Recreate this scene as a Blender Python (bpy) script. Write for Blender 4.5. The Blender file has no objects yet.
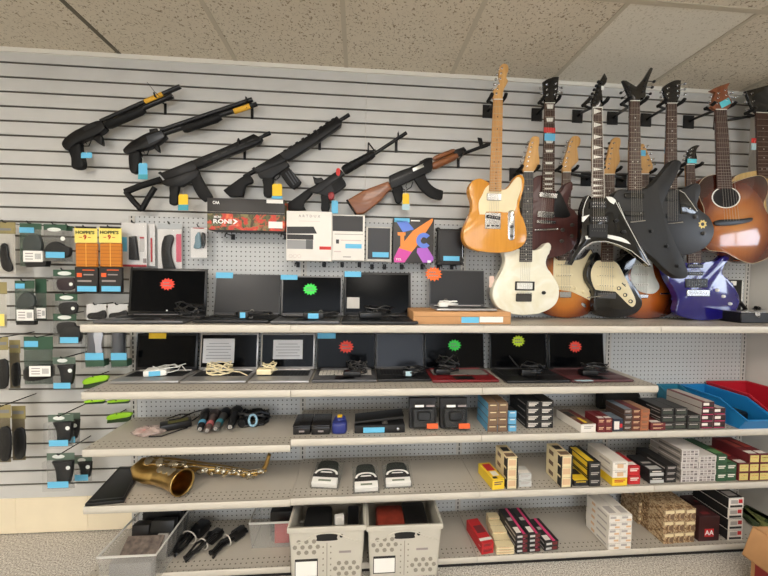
import bpy, bmesh, math, random
from mathutils import Vector, Matrix
PI = math.pi
random.seed(7)
SC = bpy.context.scene
COL = SC.collection
V = Vector
# ---------------------------------------------------------------- camera
FPX = 332.0149
CAM = V((1.26069, -1.94472, 1.4585))
YAW, PIT, ROL = 0.0754804, -0.0333861, 0.0139398
_cy, _sy = math.cos(YAW), math.sin(YAW)
FW = V((_sy*math.cos(PIT), _cy*math.cos(PIT), math.sin(PIT)))
_R = V((_cy, -_sy, 0)); _U = _R.cross(FW)
RT = _R*math.cos(ROL) + _U*math.sin(ROL)
UP = -_R*math.sin(ROL) + _U*math.cos(ROL)
def _ray(x, y): return FW + RT*((x-384)/FPX) - UP*((y-288)/FPX)
def P(x, y, Y=0.0):                       # where the sight line of a photo point meets the plane Y
    d = _ray(x, y); return CAM + d*((Y-CAM.y)/d.y)
def S(x, y, Z):                           # ... the level Z
    d = _ray(x, y); return CAM + d*((Z-CAM.z)/d.z)
def PX(x, y, X):
    d = _ray(x, y); return CAM + d*((X-CAM.x)/d.x)
cd = bpy.data.cameras.new('camera'); cam = bpy.data.objects.new('camera', cd); COL.objects.link(cam)
cam.matrix_world = Matrix(((RT.x, UP.x, -FW.x, CAM.x), (RT.y, UP.y, -FW.y, CAM.y), (RT.z, UP.z, -FW.z, CAM.z), (0, 0, 0, 1)))
cd.sensor_width = 36.0; cd.lens = FPX/768*36.0; cd.clip_start = 0.05; cd.clip_end = 60
SC.camera = cam
# ---------------------------------------------------------------- materials
MATS = {}
def lin(c):
    return tuple((v/255/12.92 if v/255 <= .04045 else ((v/255+.055)/1.055)**2.4) for v in c) + (1.0,)
def mat(name, rgb=(128,128,128), rough=.5, metal=0.0, var=.0, scale=30, coat=0.0, alpha=1.0, spec=None, emit=0, vs=(1,1,1)):
    if name in MATS: return MATS[name]
    m = bpy.data.materials.new(name); m.use_nodes = True
    nt = m.node_tree; b = nt.nodes['Principled BSDF']
    c = lin(rgb)
    b.inputs['Base Color'].default_value = c
    b.inputs['Roughness'].default_value = rough; b.inputs['Metallic'].default_value = metal
    b.inputs['Coat Weight'].default_value = coat; b.inputs['Coat Roughness'].default_value = .05
    b.inputs['Alpha'].default_value = alpha
    if spec is not None: b.inputs['Specular IOR Level'].default_value = spec
    if emit: b.inputs['Emission Color'].default_value = c; b.inputs['Emission Strength'].default_value = emit
    if var > 0:
        tc = nt.nodes.new('ShaderNodeTexCoord'); mp = nt.nodes.new('ShaderNodeMapping'); mp.inputs['Scale'].default_value = vs
        nz = nt.nodes.new('ShaderNodeTexNoise'); nz.inputs['Scale'].default_value = scale; nz.inputs['Detail'].default_value = 4
        rp = nt.nodes.new('ShaderNodeValToRGB')
        rp.color_ramp.elements[0].position = .3; rp.color_ramp.elements[1].position = .7
        rp.color_ramp.elements[0].color = tuple(max(0, v*(1-var)) for v in c[:3]) + (1,)
        rp.color_ramp.elements[1].color = tuple(min(1, v*(1+var)) for v in c[:3]) + (1,)
        L = nt.links.new
        L(tc.outputs['Object'], mp.inputs['Vector']); L(mp.outputs[0], nz.inputs['Vector']); L(nz.outputs['Fac'], rp.inputs['Fac']); L(rp.outputs['Color'], b.inputs['Base Color'])
    m['rgb'] = list(rgb); MATS[name] = m
    return m
class NT:
    """small node-graph helper"""
    def __init__(s, name, rough=.5, metal=0, coat=0):
        m = bpy.data.materials.new(name); m.use_nodes = True; MATS[name] = m
        s.m = m; s.nt = m.node_tree; s.b = s.nt.nodes['Principled BSDF']
        s.b.inputs['Roughness'].default_value = rough; s.b.inputs['Metallic'].default_value = metal
        s.b.inputs['Coat Weight'].default_value = coat; s.b.inputs['Coat Roughness'].default_value = .04
        s.tc = s.n('TexCoord')
    def n(s, t, **kw):
        o = s.nt.nodes.new('ShaderNode'+t)
        for k, v in kw.items(): setattr(o, k, v)
        return o
    def l(s, a, b): s.nt.links.new(a, b)
    def map(s, scale=(1,1,1), loc=(0,0,0), rot=(0,0,0), src='Object'):
        o = s.n('Mapping'); o.inputs['Scale'].default_value = scale; o.inputs['Location'].default_value = loc; o.inputs['Rotation'].default_value = rot
        s.l(s.tc.outputs[src], o.inputs['Vector']); return o.outputs[0]
    def noise(s, vec, scale, detail=3, dist=0):
        o = s.n('TexNoise'); o.inputs['Scale'].default_value = scale; o.inputs['Detail'].default_value = detail; o.inputs['Distortion'].default_value = dist
        s.l(vec, o.inputs['Vector']); return o.outputs['Fac']
    def ramp(s, fac, stops, const=False):
        o = s.n('ValToRGB'); e = o.color_ramp.elements
        if const: o.color_ramp.interpolation = 'CONSTANT'
        while len(e) < len(stops): e.new(.5)
        for k, (p, c) in enumerate(stops): e[k].position = p; e[k].color = lin(c)
        s.l(fac, o.inputs['Fac']); return o.outputs['Color']
    def math(s, op, a, b=None):
        o = s.n('Math', operation=op)
        for i, v in enumerate((a, b)):
            if v is None: continue
            if isinstance(v, (int, float)): o.inputs[i].default_value = v
            else: s.l(v, o.inputs[i])
        return o.outputs[0]
    def mix(s, fac, a, b, blend='MIX'):
        o = s.n('Mix', data_type='RGBA', blend_type=blend)
        for sock, v in ((o.inputs['Factor'], fac), (o.inputs['A'], a), (o.inputs['B'], b)):
            if isinstance(v, (int, float)): sock.default_value = v
            elif isinstance(v, tuple): sock.default_value = lin(v)
            else: s.l(v, sock)
        return o.outputs['Result']
    def col(s, c): s.l(c, s.b.inputs['Base Color']); return s
    def bump(s, h, strength=.2, dist=.002):
        o = s.n('Bump'); o.inputs['Strength'].default_value = strength; o.inputs['Distance'].default_value = dist
        s.l(h, o.inputs['Height']); s.l(o.outputs[0], s.b.inputs['Normal'])
    def xyz(s, src='Object'):
        o = s.n('SeparateXYZ'); s.l(s.tc.outputs[src], o.inputs[0]); return o.outputs
# ---------------------------------------------------------------- mesh builder
def spl(pts, n=5, closed=True):
    """smooth closed curve through 2-D points; a point given as (x, y, 1) stays a corner"""
    N = len(pts); out = []
    for i in range(N if closed else N-1):
        p1, p2 = pts[i], pts[(i+1) % N]
        p0 = pts[(i-1) % N] if (closed or i > 0) else p1
        p3 = pts[(i+2) % N] if (closed or i+2 < N) else p2
        c1, c2 = len(p1) > 2, len(p2) > 2
        m1 = (0, 0) if False else tuple((p2[k]-p0[k])/2 for k in (0, 1))
        m2 = tuple((p3[k]-p1[k])/2 for k in (0, 1))
        if c1: m1 = tuple(p2[k]-p1[k] for k in (0, 1))
        if c2: m2 = tuple(p2[k]-p1[k] for k in (0, 1))
        for j in range(n):
            t = j/n; h = (2*t**3-3*t*t+1, t**3-2*t*t+t, -2*t**3+3*t*t, t**3-t*t)
            out.append(tuple(h[0]*p1[k]+h[1]*m1[k]+h[2]*p2[k]+h[3]*m2[k] for k in (0, 1)))
    if not closed: out.append(tuple(pts[-1][:2]))
    return out
class MB:
    def __init__(s): s.bm = bmesh.new(); s.mats = []
    def mi(s, m):
        if m not in s.mats: s.mats.append(m)
        return s.mats.index(m)
    def poly(s, pts, m):
        f = s.bm.faces.new([s.bm.verts.new(p) for p in pts]); f.material_index = s.mi(m); return f
    def prism(s, pts, vec, m, bev=0, seg=2, mside=None):
        """closed planar outline pts (3-D) extruded by vec; the pts side faces away from vec"""
        bm = s.bm; i = s.mi(m); j = s.mi(mside) if mside else i
        A = [bm.verts.new(p) for p in pts]; B = [bm.verts.new(V(p)+V(vec)) for p in pts]
        n = len(pts); f1 = bm.faces.new(A); f2 = bm.faces.new(B[::-1]); f1.material_index = i; f2.material_index = i
        f1.normal_update()
        flip = f1.normal.dot(V(vec)) > 0
        sides = []
        for k in range(n):
            f = bm.faces.new((A[k], B[k], B[(k+1) % n], A[(k+1) % n])) ; f.material_index = j; sides.append(f)
        fs = [f1, f2] + sides
        if flip: bmesh.ops.reverse_faces(bm, faces=fs)
        if bev > 0:
            es = [e for e in f1.edges] + [e for e in f2.edges]
            r = bmesh.ops.bevel(bm, geom=es, offset=bev, segments=seg, profile=.5, affect='EDGES', clamp_overlap=True)
        for f in (f1, f2):
            if f.is_valid and len(f.verts) > 4: bmesh.ops.triangulate(bm, faces=[f], ngon_method='BEAUTY')
        return s
    def box(s, c, size, m, rz=0, bev=0, seg=1, M=None, faces=None):
        """faces: {'-y': mat,...} other materials for single sides"""
        bm = s.bm; i = s.mi(m); hx, hy, hz = size[0]/2, size[1]/2, size[2]/2
        M = M if M is not None else Matrix.Translation(V(c)) @ Matrix.Rotation(rz, 4, 'Z')
        vs = [bm.verts.new(M @ V((x*hx, y*hy, z*hz))) for x in (-1, 1) for y in (-1, 1) for z in (-1, 1)]
        q = {'-x': (0, 1, 3, 2), '+x': (4, 6, 7, 5), '-y': (0, 4, 5, 1), '+y': (2, 3, 7, 6), '-z': (0, 2, 6, 4), '+z': (1, 5, 7, 3)}
        fs = []
        for k, idx in q.items():
            f = bm.faces.new([vs[a] for a in idx]); f.material_index = s.mi(faces[k]) if faces and k in faces else i; fs.append(f)
        if bev > 0: bmesh.ops.bevel(bm, geom=list({e for f in fs for e in f.edges}), offset=bev, segments=seg, profile=.5, affect='EDGES', clamp_overlap=True)
        return s
    def tube(s, pts, r, m, n=8, cap=True, flat=None):
        """flat=(axis vector, factor) squashes the section"""
        bm = s.bm; i = s.mi(m); pts = [V(p) for p in pts]; N = len(pts)
        rs = r if isinstance(r, (list, tuple)) else [r]*N
        T = [(pts[min(k+1, N-1)]-pts[max(k-1, 0)]).normalized() for k in range(N)]
        a = T[0].orthogonal().normalized(); rings = []
        for k in range(N):
            if k: 
                q = T[k-1].rotation_difference(T[k]); a = (q @ a)
            a = (a - T[k]*a.dot(T[k])).normalized(); b = T[k].cross(a)
            rings.append([bm.verts.new(pts[k] + (a*math.cos(2*PI*j/n) + b*math.sin(2*PI*j/n))*rs[k]) for j in range(n)])
        for k in range(N-1):
            for j in range(n):
                f = bm.faces.new((rings[k][j], rings[k][(j+1) % n], rings[k+1][(j+1) % n], rings[k+1][j])); f.material_index = i; f.smooth = True
        if cap:
            for R, rev in ((rings[0], True), (rings[-1], False)):
                f = bm.faces.new(R[::-1] if rev else R); f.material_index = i
        return s
    def lathe(s, prof, o, axis, m, n=20, cap=True):
        """prof: (r, h) list along axis from o"""
        bm = s.bm; i = s.mi(m); ax = V(axis).normalized(); a = ax.orthogonal().normalized(); b = ax.cross(a); o = V(o)
        rings = [[bm.verts.new(o + ax*h + (a*math.cos(2*PI*j/n) + b*math.sin(2*PI*j/n))*max(r, 1e-5)) for j in range(n)] for r, h in prof]
        for k in range(len(rings)-1):
            for j in range(n):
                f = bm.faces.new((rings[k][j], rings[k][(j+1) % n], rings[k+1][(j+1) % n], rings[k+1][j])); f.material_index = i
        if cap:
            for R, rev in ((rings[0], True), (rings[-1], False)):
                f = bm.faces.new(R[::-1] if rev else R); f.material_index = i
        return s
    def ball(s, c, r, m, sc=(1, 1, 1), u=14, v=10, M=None):
        i = s.mi(m); k = len(s.bm.faces)
        MM = Matrix.Translation(V(c)) @ (M if M is not None else Matrix()) @ Matrix.Diagonal((r*sc[0], r*sc[1], r*sc[2], 1))
        d = bmesh.ops.create_uvsphere(s.bm, u_segments=u, v_segments=v, radius=1, matrix=MM)
        for f in {f for w in d['verts'] for f in w.link_faces}: f.material_index = i; f.smooth = True
        return s
    def obj(s, name, parent=None, local=False, smooth=40, top=None):
        me = bpy.data.meshes.new(name)
        bmesh.ops.recalc_face_normals(s.bm, faces=s.bm.faces[:])
        s.bm.to_mesh(me); s.bm.free()
        for m in s.mats: me.materials.append(m)
        if smooth:
            for p in me.polygons: p.use_smooth = True
            me.set_sharp_from_angle(angle=math.radians(smooth))
        o = bpy.data.objects.new(name, me); COL.objects.link(o)
        if parent is not None:
            o.parent = parent
            if not local: me.transform(wm(parent).inverted())
        return o
def wm(o):
    M = Matrix.LocRotScale(o.location, o.rotation_euler, None)
    return wm(o.parent) @ M if o.parent else M
def thing(name, label, cat, loc=(0, 0, 0), rot=(0, 0, 0), group=None):
    o = bpy.data.objects.new(name, None); COL.objects.link(o); o.empty_display_size = .05
    o.location = loc; o.rotation_euler = rot if isinstance(rot, (tuple, list)) else (0, 0, rot)
    o['label'] = label; o['category'] = cat
    if group: o['group'] = group
    return o
def tag(o, label, cat, group=None):
    o['label'] = label; o['category'] = cat
    if group: o['group'] = group
    return o
def rebase(o, loc, rot=0):
    """give a one-mesh top-level thing an origin at its base"""
    M = Matrix.LocRotScale(V(loc), Matrix.Rotation(rot, 3, 'Z').to_euler(), None)
    o.data.transform(M.inverted()); o.location = loc; o.rotation_euler = (0, 0, rot); return o
def copy_tree(o, parent=None):
    c = o.copy(); COL.objects.link(c)
    if parent is not None: c.parent = parent
    for ch in list(o.children): copy_tree(ch, c)
    return c
def struct(o): o['kind'] = 'structure'; return o
FONT = None
def text(s, size, m, parent, M, name='lettering', ext=.0004, width=None, align='CENTER', bold=0.0):
    """flat raised lettering; M places it in the PARENT's local space (text in its XY plane)"""
    cu = bpy.data.curves.new(name, 'FONT'); cu.body = s; cu.size = size; cu.extrude = ext; cu.align_x = align; cu.align_y = 'CENTER'; cu.resolution_u = 2; cu.offset = bold
    to = bpy.data.objects.new(name, cu); COL.objects.link(to)
    bpy.context.view_layer.update()
    me = bpy.data.meshes.new_from_object(to.evaluated_get(bpy.context.evaluated_depsgraph_get()))
    bpy.data.objects.remove(to); bpy.data.curves.remove(cu)
    if width:
        xs = [v.co.x for v in me.vertices]; w = max(xs)-min(xs) if xs else 1
        me.transform(Matrix.Diagonal((width/w, 1, 1, 1)))
    me.transform(M); me.materials.clear(); me.materials.append(m); me.name = name
    o = bpy.data.objects.new(name, me); COL.objects.link(o); o.parent = parent
    return o
def facing(loc, rz=0, roll=0, tilt=0):
    """text matrix for a surface that faces -Y (turned by rz about Z, leaned back by tilt, turned in its plane by roll)"""
    return Matrix.Translation(V(loc)) @ Matrix.Rotation(rz, 4, 'Z') @ Matrix.Rotation(PI/2-tilt, 4, 'X') @ Matrix.Rotation(roll, 4, 'Z')
LAMPS = [(-.35, -2.2, 17), (1.48, -2.2, 15), (3.2, -2.2, 8), (-.35, -4.85, 12), (1.48, -4.85, 12), (3.2, -4.85, 8)]
FILL_WINDOW, SIDE, EXPO = 2.4, 6.5, .27
# ================================================================ SETTING
XE = 7.0                          # far right wall of the shop
ZC, ZSL = 2.645, 0.2055          # ceiling, lower edge of the slatwall
XR, XL, YB = 3.705, -2.6, -6.2   # right wall, left wall, rear wall
YPEG, XU, BAY = -0.0405, 0.0333, 0.9162
def plane(name, pts, m): 
    b = MB(); b.poly(pts, m); return struct(b.obj(name, smooth=0))
# carpet
c = NT('carpet', .95); v = c.map()
n1 = c.noise(v, 150, 2); n2 = c.noise(v, 5, 3)
cc = c.ramp(n1, [(.34, (132,127,119)), (.5, (192,186,176)), (.68, (234,229,220))])
c.col(c.mix(c.math('MULTIPLY', n2, .25), cc, (160,152,142))); c.bump(n1, .5, .004)
plane('floor', [(XL,YB,0), (XE,YB,0), (XE,.03,0), (XL,.03,0)], c.m)
# painted walls
wallpaint = mat('wall_paint', (226,220,206), .7, var=.03, scale=6)
plane('wall_back', [(XL,.03,0), (XE,.03,0), (XE,.03,ZC), (XL,.03,ZC)], wallpaint)
graypaint = mat('right_wall_paint', (206,203,196), .6, var=.03, scale=5)
b = MB(); b.box((XR+.05, -.16, ZC/2), (.1, .38, ZC), graypaint); struct(b.obj('wall_return', smooth=0))   # short partition at the end of the shelving
WY0, WY1, SZ0, SZ1 = -5.2, -1.5, 1.42, 2.15        # side window
b = MB()
for q in ((YB, WY0, 0, ZC), (WY1, .03, 0, ZC), (WY0, WY1, 0, SZ0), (WY0, WY1, SZ1, ZC)): b.poly([(XE,q[1],q[2]), (XE,q[0],q[2]), (XE,q[0],q[3]), (XE,q[1],q[3])], wallpaint)
struct(b.obj('wall_right', smooth=0))
plane('wall_left', [(XL,YB,0), (XL,.03,0), (XL,.03,ZC), (XL,YB,ZC)], wallpaint)
WX0, WX1, WZ0, WZ1 = -1.2, 3.2, .35, 2.25      # unseen window added behind the camera to brighten the ceiling
b = MB()
for q in ((XL, WX0, 0, ZC), (WX1, XE, 0, ZC), (WX0, WX1, 0, WZ0), (WX0, WX1, WZ1, ZC)): b.poly([(q[1],YB,q[2]), (q[0],YB,q[2]), (q[0],YB,q[3]), (q[1],YB,q[3])], wallpaint)
struct(b.obj('wall_front', smooth=0))
dm = bpy.data.materials.new('fill_pane'); dm.use_nodes = True; b_ = dm.node_tree.nodes['Principled BSDF']; b_.inputs['Base Color'].default_value = (.8,.85,.9,1); b_.inputs['Roughness'].default_value = .1
b_.inputs['Emission Color'].default_value = lin((226,238,255)); b_.inputs['Emission Strength'].default_value = FILL_WINDOW
fr = MB(); al = mat('window_aluminium', (120,118,114), .4, .6); n = 4
for k in range(n+1): x = WX0+(WX1-WX0)*k/n; fr.box((x, YB+.02, (WZ0+WZ1)/2), (.06, .06, WZ1-WZ0+.06), al)
for zz in (WZ0, WZ1): fr.box(((WX0+WX1)/2, YB+.02, zz), (WX1-WX0, .058, .06), al)
wf = struct(fr.obj('fill_window', smooth=0))
for k in range(n):
    x0_, x1_ = WX0+(WX1-WX0)*k/n+.03, WX0+(WX1-WX0)*(k+1)/n-.03; g_ = MB(); g_.box(((x0_+x1_)/2, YB+.01, (WZ0+WZ1)/2), (x1_-x0_, .008, WZ1-WZ0-.06), dm); g_.obj('window_pane', wf, smooth=0)
dm2 = dm.copy(); dm2.name = 'side_daylit_pane'; dm2.node_tree.nodes['Principled BSDF'].inputs['Emission Strength'].default_value = SIDE
fr = MB(); n = 3
for k in range(n+1): y = WY0+(WY1-WY0)*k/n; fr.box((XE-.02, y, (SZ0+SZ1)/2), (.06, .07, SZ1-SZ0+.06), al)
for zz in (SZ0, SZ1): fr.box((XE-.02, (WY0+WY1)/2, zz), (.058, WY1-WY0, .06), al)
wf = struct(fr.obj('window_2', smooth=0))
for k in range(n):
    y0_, y1_ = WY0+(WY1-WY0)*k/n+.035, WY0+(WY1-WY0)*(k+1)/n-.035; g_ = MB(); g_.box((XE-.01, (y0_+y1_)/2, (SZ0+SZ1)/2), (.008, y1_-y0_, SZ1-SZ0-.06), dm2); g_.obj('window_pane', wf, smooth=0)
# ceiling: fissured tiles 0.61 x 1.22 in a T-bar grid
def tile_mat(name, base, dark, spot, amt):
    t = NT(name, .9); v = t.map((1, 1, 1)); 
    a = t.noise(t.map((1, 1.0, 1)), 95, 3, .8)
    hole = t.ramp(a, [(.365, spot), (.415, base)])
    big = t.noise(v, 3, 3)
    t.col(t.mix(t.math('MULTIPLY', big, amt), hole, dark)); t.bump(a, .35, .004); return t.m
tm1 = tile_mat('fissured_tile', (220,211,193), (190,176,152), (128,112,90), .5)
tm2 = tile_mat('new_tile', (226,220,206), (214,206,190), (196,188,170), .3)
XC0, TW, YX = -0.0437, .6096, -.5775
cb = MB(); nb = MB(); gb = MB()
bar = mat('ceiling_bar_paint', (190,180,160), .5); barstain = mat('stained_bar', (96,88,74), .6)
ys = [.03, YX] + [YX - 1.2192*k for k in range(1, 6)]; ys[-1] = YB
xs = [XL] + [XC0 + TW*k for k in range(-4, 12)] + [XE]
for i in range(len(xs)-1):
    for j in range(len(ys)-1):
        q = [(xs[i],ys[j],ZC), (xs[i+1],ys[j],ZC), (xs[i+1],ys[j+1],ZC), (xs[i],ys[j+1],ZC)]
        (nb if (i == 9 and j == 0) else cb).poly(q[::-1], tm2 if (i == 9 and j == 0) else tm1)
struct(cb.obj('ceiling', smooth=0)); struct(nb.obj('ceiling_tile', smooth=0))
for i, x in enumerate(xs[1:-1]): gb.box((x, (YB+.03)/2, ZC-.001), (.022, -YB+.03, .004), barstain if i == 4 else bar)
for y in ys[1:-1]: gb.box(((XL+XE)/2, y, ZC-.0016), (XE-XL, .022, .004), bar)
struct(gb.obj('ceiling_grid', smooth=0))
tr = MB(); tr.box(((XL+XR)/2, .006, ZC-.012), (XR-XL, .03, .022), mat('trim_white', (232,228,216), .5)); struct(tr.obj('trim_1', smooth=0))
# slatwall: two panels with T grooves every 76 mm
SL = .0762
slatface = NT('slatwall_face', .45); v = slatface.map(); nn = slatface.noise(v, 4, 4)
slatface.col(slatface.ramp(nn, [(.3, (196,195,191)), (.7, (207,206,202))])); slatface = slatface.m
groove = mat('groove_core', (112,106,96), .8)
def slatpanel(x0, x1):
    b = MB(); z0 = ZSL; n = 32; g = .0055
    for k in range(n):
        zl = z0 + k*SL + (g if k else 0); zh = z0 + (k+1)*SL - (g if k < n-1 else 0)
        zh = min(zh, ZC-.001)
        A = [(x0,0,zl), (x1,0,zl), (x1,0,zh), (x0,0,zh)]
        b.poly(A, slatface)
        b.poly([(x0,.006,zl), (x1,.006,zl), (x1,0,zl), (x0,0,zl)], slatface)
        b.poly([(x0,0,zh), (x1,0,zh), (x1,.006,zh), (x0,.006,zh)], slatface)
        if k < n-1:
            b.poly([(x0,.015,zh-.006), (x1,.015,zh-.006), (x1,.015,zh+2*g+.006), (x0,.015,zh+2*g+.006)], groove)
            b.poly([(x0,.006,zh-.006), (x1,.006,zh-.006), (x1,.006,zh), (x0,.006,zh)], groove)
    for x in (x0, x1): b.poly([(x,0,z0), (x,.028,z0), (x,.028,ZC), (x,0,ZC)], groove)
    b.poly([(x0,0,z0), (x1,0,z0), (x1,.028,z0), (x0,.028,z0)], groove)
    return struct(b.obj('slatwall_panel', smooth=0))
slatpanel(-1.1485, 1.2885); slatpanel(1.2905, XR-.001); slatpanel(XL, -1.1505)
# cream board along the floor
bb = MB(); cream = mat('baseboard_cream', (240,226,196), .6, var=.03, scale=7)
xx = [XL, -1.9, -1.25, -.62, -.245, .5, 1.3, 2.1, 2.9, XR]
for a, c2 in zip(xx, xx[1:]): bb.box(((a+c2)/2, .012, ZSL/2+.004), (c2-a-.0015, .03, ZSL-.008), cream)
struct(bb.obj('baseboard_back', smooth=0))
# ---------------------------------------------------------------- ceiling lights behind the camera
lampm = mat('lamp_diffuser', (255,247,232), .5, emit=1)
def troffer(x, y, e):
    lm = bpy.data.materials.new('lit_diffuser'); lm.use_nodes = True; b_ = lm.node_tree.nodes['Principled BSDF']
    b_.inputs['Emission Color'].default_value = lin((255,246,234)); b_.inputs['Emission Strength'].default_value = e
    f = MB(); f.box((x, y, ZC-.02), (.62, 1.23, .036), bar); o = struct(f.obj('ceiling_light', smooth=0))
    d = MB(); d.box((x, y, ZC-.041), (.56, 1.17, .006), lm); d.obj('light_diffuser', o, smooth=0)
for x, y, e in LAMPS: troffer(x, y, e)
# ================================================================ GONDOLA SHELVING, four bays
ZS1, ZS2, ZS3, ZS4, ZB = 1.2299, .9265, .692, .4086, .0653
ZS3L, ZS4L = .6664, .4039
YF, YFB = -.3877, -.3717
steel = mat('shelf_steel', (176,169,157), .45, var=.03, scale=8)
lipm = mat('shelf_lip', (200,194,181), .4, var=.02, scale=10)
black_kick = mat('kick_black', (22,21,20), .6)
def holed(name, base, dark, ax, r=.0034):
    t = NT(name, .5); o = t.xyz(); d = []
    for k, a in enumerate(ax):
        q = t.math('MULTIPLY', o[a], 1/.0254); q = t.math('FRACT', t.math('ADD', q, 100.0)); q = t.math('SUBTRACT', q, .5); d.append(t.math('MULTIPLY', q, q))
    rr = t.math('ADD', d[0], d[1]); f = t.math('LESS_THAN', rr, (r/.0254)**2)
    t.col(t.mix(f, base, dark)); return t.m
pegm = holed('pegboard_steel', (190,192,192), (40,38,36), ('X', 'Z'), .0036)
perf = holed('shelf_perforated', (176,169,157), (58,50,42), ('X', 'Y'), .0036)
slotm = NT('upright_slots', .5); o3 = slotm.xyz()
f = slotm.math('LESS_THAN', slotm.math('ABSOLUTE', slotm.math('SUBTRACT', slotm.math('FRACT', slotm.math('ADD', slotm.math('MULTIPLY', o3['Z'], 1/.0254), 100.)), .5)), .32)
gx = slotm.math('LESS_THAN', slotm.math('ABSOLUTE', o3['X']), .0035)
slotm.col(slotm.mix(slotm.math('MULTIPLY', f, gx), (190,187,180), (26,24,22))); slotm = slotm.m
def shelf(bay, x0, x1, z, yf, name='shelf', lip=.036, base=False):
    yb = YPEG - .004; g = .0012
    b = MB()
    X0, X1 = x0+g, x1-g
    strips = [(yb, yb-.062, perf), (yb-.062, yf+.075, steel), (yf+.075, yf+.004, perf)]
    for a, c, m in strips: b.poly([(X0,c,z), (X1,c,z), (X1,a,z), (X0,a,z)], m)
    t = .024
    b.poly([(X0,yb,z-t), (X1,yb,z-t), (X1,yf+.004,z-t), (X0,yf+.004,z-t)], steel)
    for X in (X0, X1): b.poly([(X,yf+.004,z-t), (X,yf+.004,z), (X,yb,z), (X,yb,z-t)], steel)
    b.poly([(X0,yb,z-t), (X1,yb,z-t), (X1,yb,z), (X0,yb,z)], steel)
    o = b.obj(name, bay, smooth=0)
    r = MB()   # rolled price rail along the front edge
    prof = [(yf+.006, z), (yf+.001, z-.001), (yf, z-.004), (yf-.002, z-lip*.5), (yf+.001, z-lip+.003), (yf+.004, z-lip), (yf+.009, z-lip), (yf+.009, z)]
    r.prism([(X0, y, zz) for y, zz in prof], (X1-X0, 0, 0), lipm); r.obj('price_rail', o, smooth=50)
    if not base:
        for X in (X0+.012, X1-.012):
            k = MB(); k.prism([(X, yb, z-.025), (X, yf+.03, z-.025), (X, yf+.03, z-.032), (X, yb-.03, z-.085), (X, yb, z-.085)], (.003, 0, 0), steel); k.obj('bracket', o, smooth=0)
    return o
ZTOP = 1.768
desc = ['leftmost bay of the grey gondola shelving, holding the saxophone', 'second bay of the grey gondola shelving, above the two white bins',
        'third bay of the grey gondola shelving, under the cream electric guitar', 'rightmost bay of the grey gondola shelving, under the blue electric guitar, with no second shelf']
BAYS = []
for k in range(4):
    x0 = XU + BAY*k; x1 = x0 + BAY
    t = thing('shelving_bay', desc[k], 'shelving', ((x0+x1)/2, -.2, 0)); BAYS.append(t)
    b = MB(); b.box(((x0+x1)/2, YPEG+.004, (ZTOP+.06)/2), (BAY-.03, .008, ZTOP-.06), pegm); b.obj('pegboard_panel', t, smooth=0)
    for j, X in enumerate([x0] + ([x1] if k == 3 else [])):
        if k == 3 and j == 1: X -= .0
        ub = MB(); ub.box((0, 0, ZTOP/2), (.032, .034, ZTOP), slotm); u = ub.obj('upright', t, local=True, smooth=0)
        u.location = V((X if X < 3.69 else 3.683, YPEG+.0125, 0)) - t.location
    shelf(t, x0, x1, ZS1, YF)
    if k < 3: shelf(t, x0, x1, ZS2, YF)
    shelf(t, x0, x1, ZS3L if k == 0 else ZS3, YF); shelf(t, x0, x1, ZS4L if k == 0 else ZS4, YF)
    shelf(t, x0, x1, ZB, YFB, 'base_deck', .033, True)
    kb = MB(); kb.box(((x0+x1)/2, YFB+.03, .0155), (BAY-.002, .012, .03), black_kick); kb.obj('kick_plate', t, smooth=0)
# ================================================================ GUITARS ON THE WALL
def rg(ox, oy, s, pts): return [(ox+p[0]/s, oy+p[1]/s) + tuple(p[2:]) for p in pts]
chrome = mat('chrome', (200,200,200), .22, 1.0); darkchrome = mat('dark_chrome', (96,94,92), .3, 1.0)
blackpl = mat('black_plastic', (15,15,16), .38); blackmatte = mat('black_matte', (17,17,18), .6); blackgloss = mat('black_gloss', (9,9,10), .12, coat=.6)
creampl = mat('cream_plastic', (236,222,182), .4); pearlpl = mat('pearl_plastic', (222,226,220), .3, var=.06, scale=40)
whitepl = mat('white_plastic', (232,232,226), .4); ivory = mat('inlay_pearl', (236,234,224), .35)
stringm = mat('string_steel', (170,165,155), .35, .9); fretm = mat('fret_wire', (190,184,168), .3, .9)
bluetag = mat('price_tag_blue', (104,188,226), .6); redtag = mat('tag_red', (206,52,48), .6)
def wood(name, a, b, scale=14, rough=.4, coat=0, axis='Z'):
    t = NT(name, rough, coat=coat); sc = {'Z': (1, 1, .08), 'X': (.08, 1, 1), 'Y': (1, .08, 1)}[axis]
    n = t.noise(t.map(sc), scale*6, 4, .6); t.col(t.ramp(n, [(.3, a), (.7, b)])); return t.m
maple = wood('maple_neck', (190,136,74), (210,160,98), 12); maplehd = wood('maple_head', (200,150,86), (218,172,108), 12)
rosewd = wood('rosewood', (58,38,30), (84,58,46), 14, .55); ebony = wood('ebony', (44,43,44), (66,64,64), 14, .5)
redhead = wood('mahogany_head', (110,58,32), (146,82,46), 10, .3, .3)
def burst(name, stops, c, rx, rz, rough=.15, coat=.6):
    t = NT(name, rough, coat=coat)
    v = t.map((1/rx, 0.0001, 1/rz), (-c[0]/rx, 0, -c[2]/rz)); ln = t.n('VectorMath', operation='LENGTH'); t.l(v, ln.inputs[0])
    g = t.noise(t.map((1, 1, .1)), 80, 3); f = t.math('ADD', ln.outputs['Value'], t.math('MULTIPLY', t.math('SUBTRACT', g, .5), .06))
    t.col(t.ramp(f, stops)); return t.m
def slab(nm, par, px, Y, th, m, bev=.003, smooth=45, seg=2, mside=None):
    b = MB(); b.prism([P(x, y, Y) for x, y in px], (0, th, 0), m, bev, seg, mside); return b.obj(nm, par, smooth=smooth)
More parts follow.
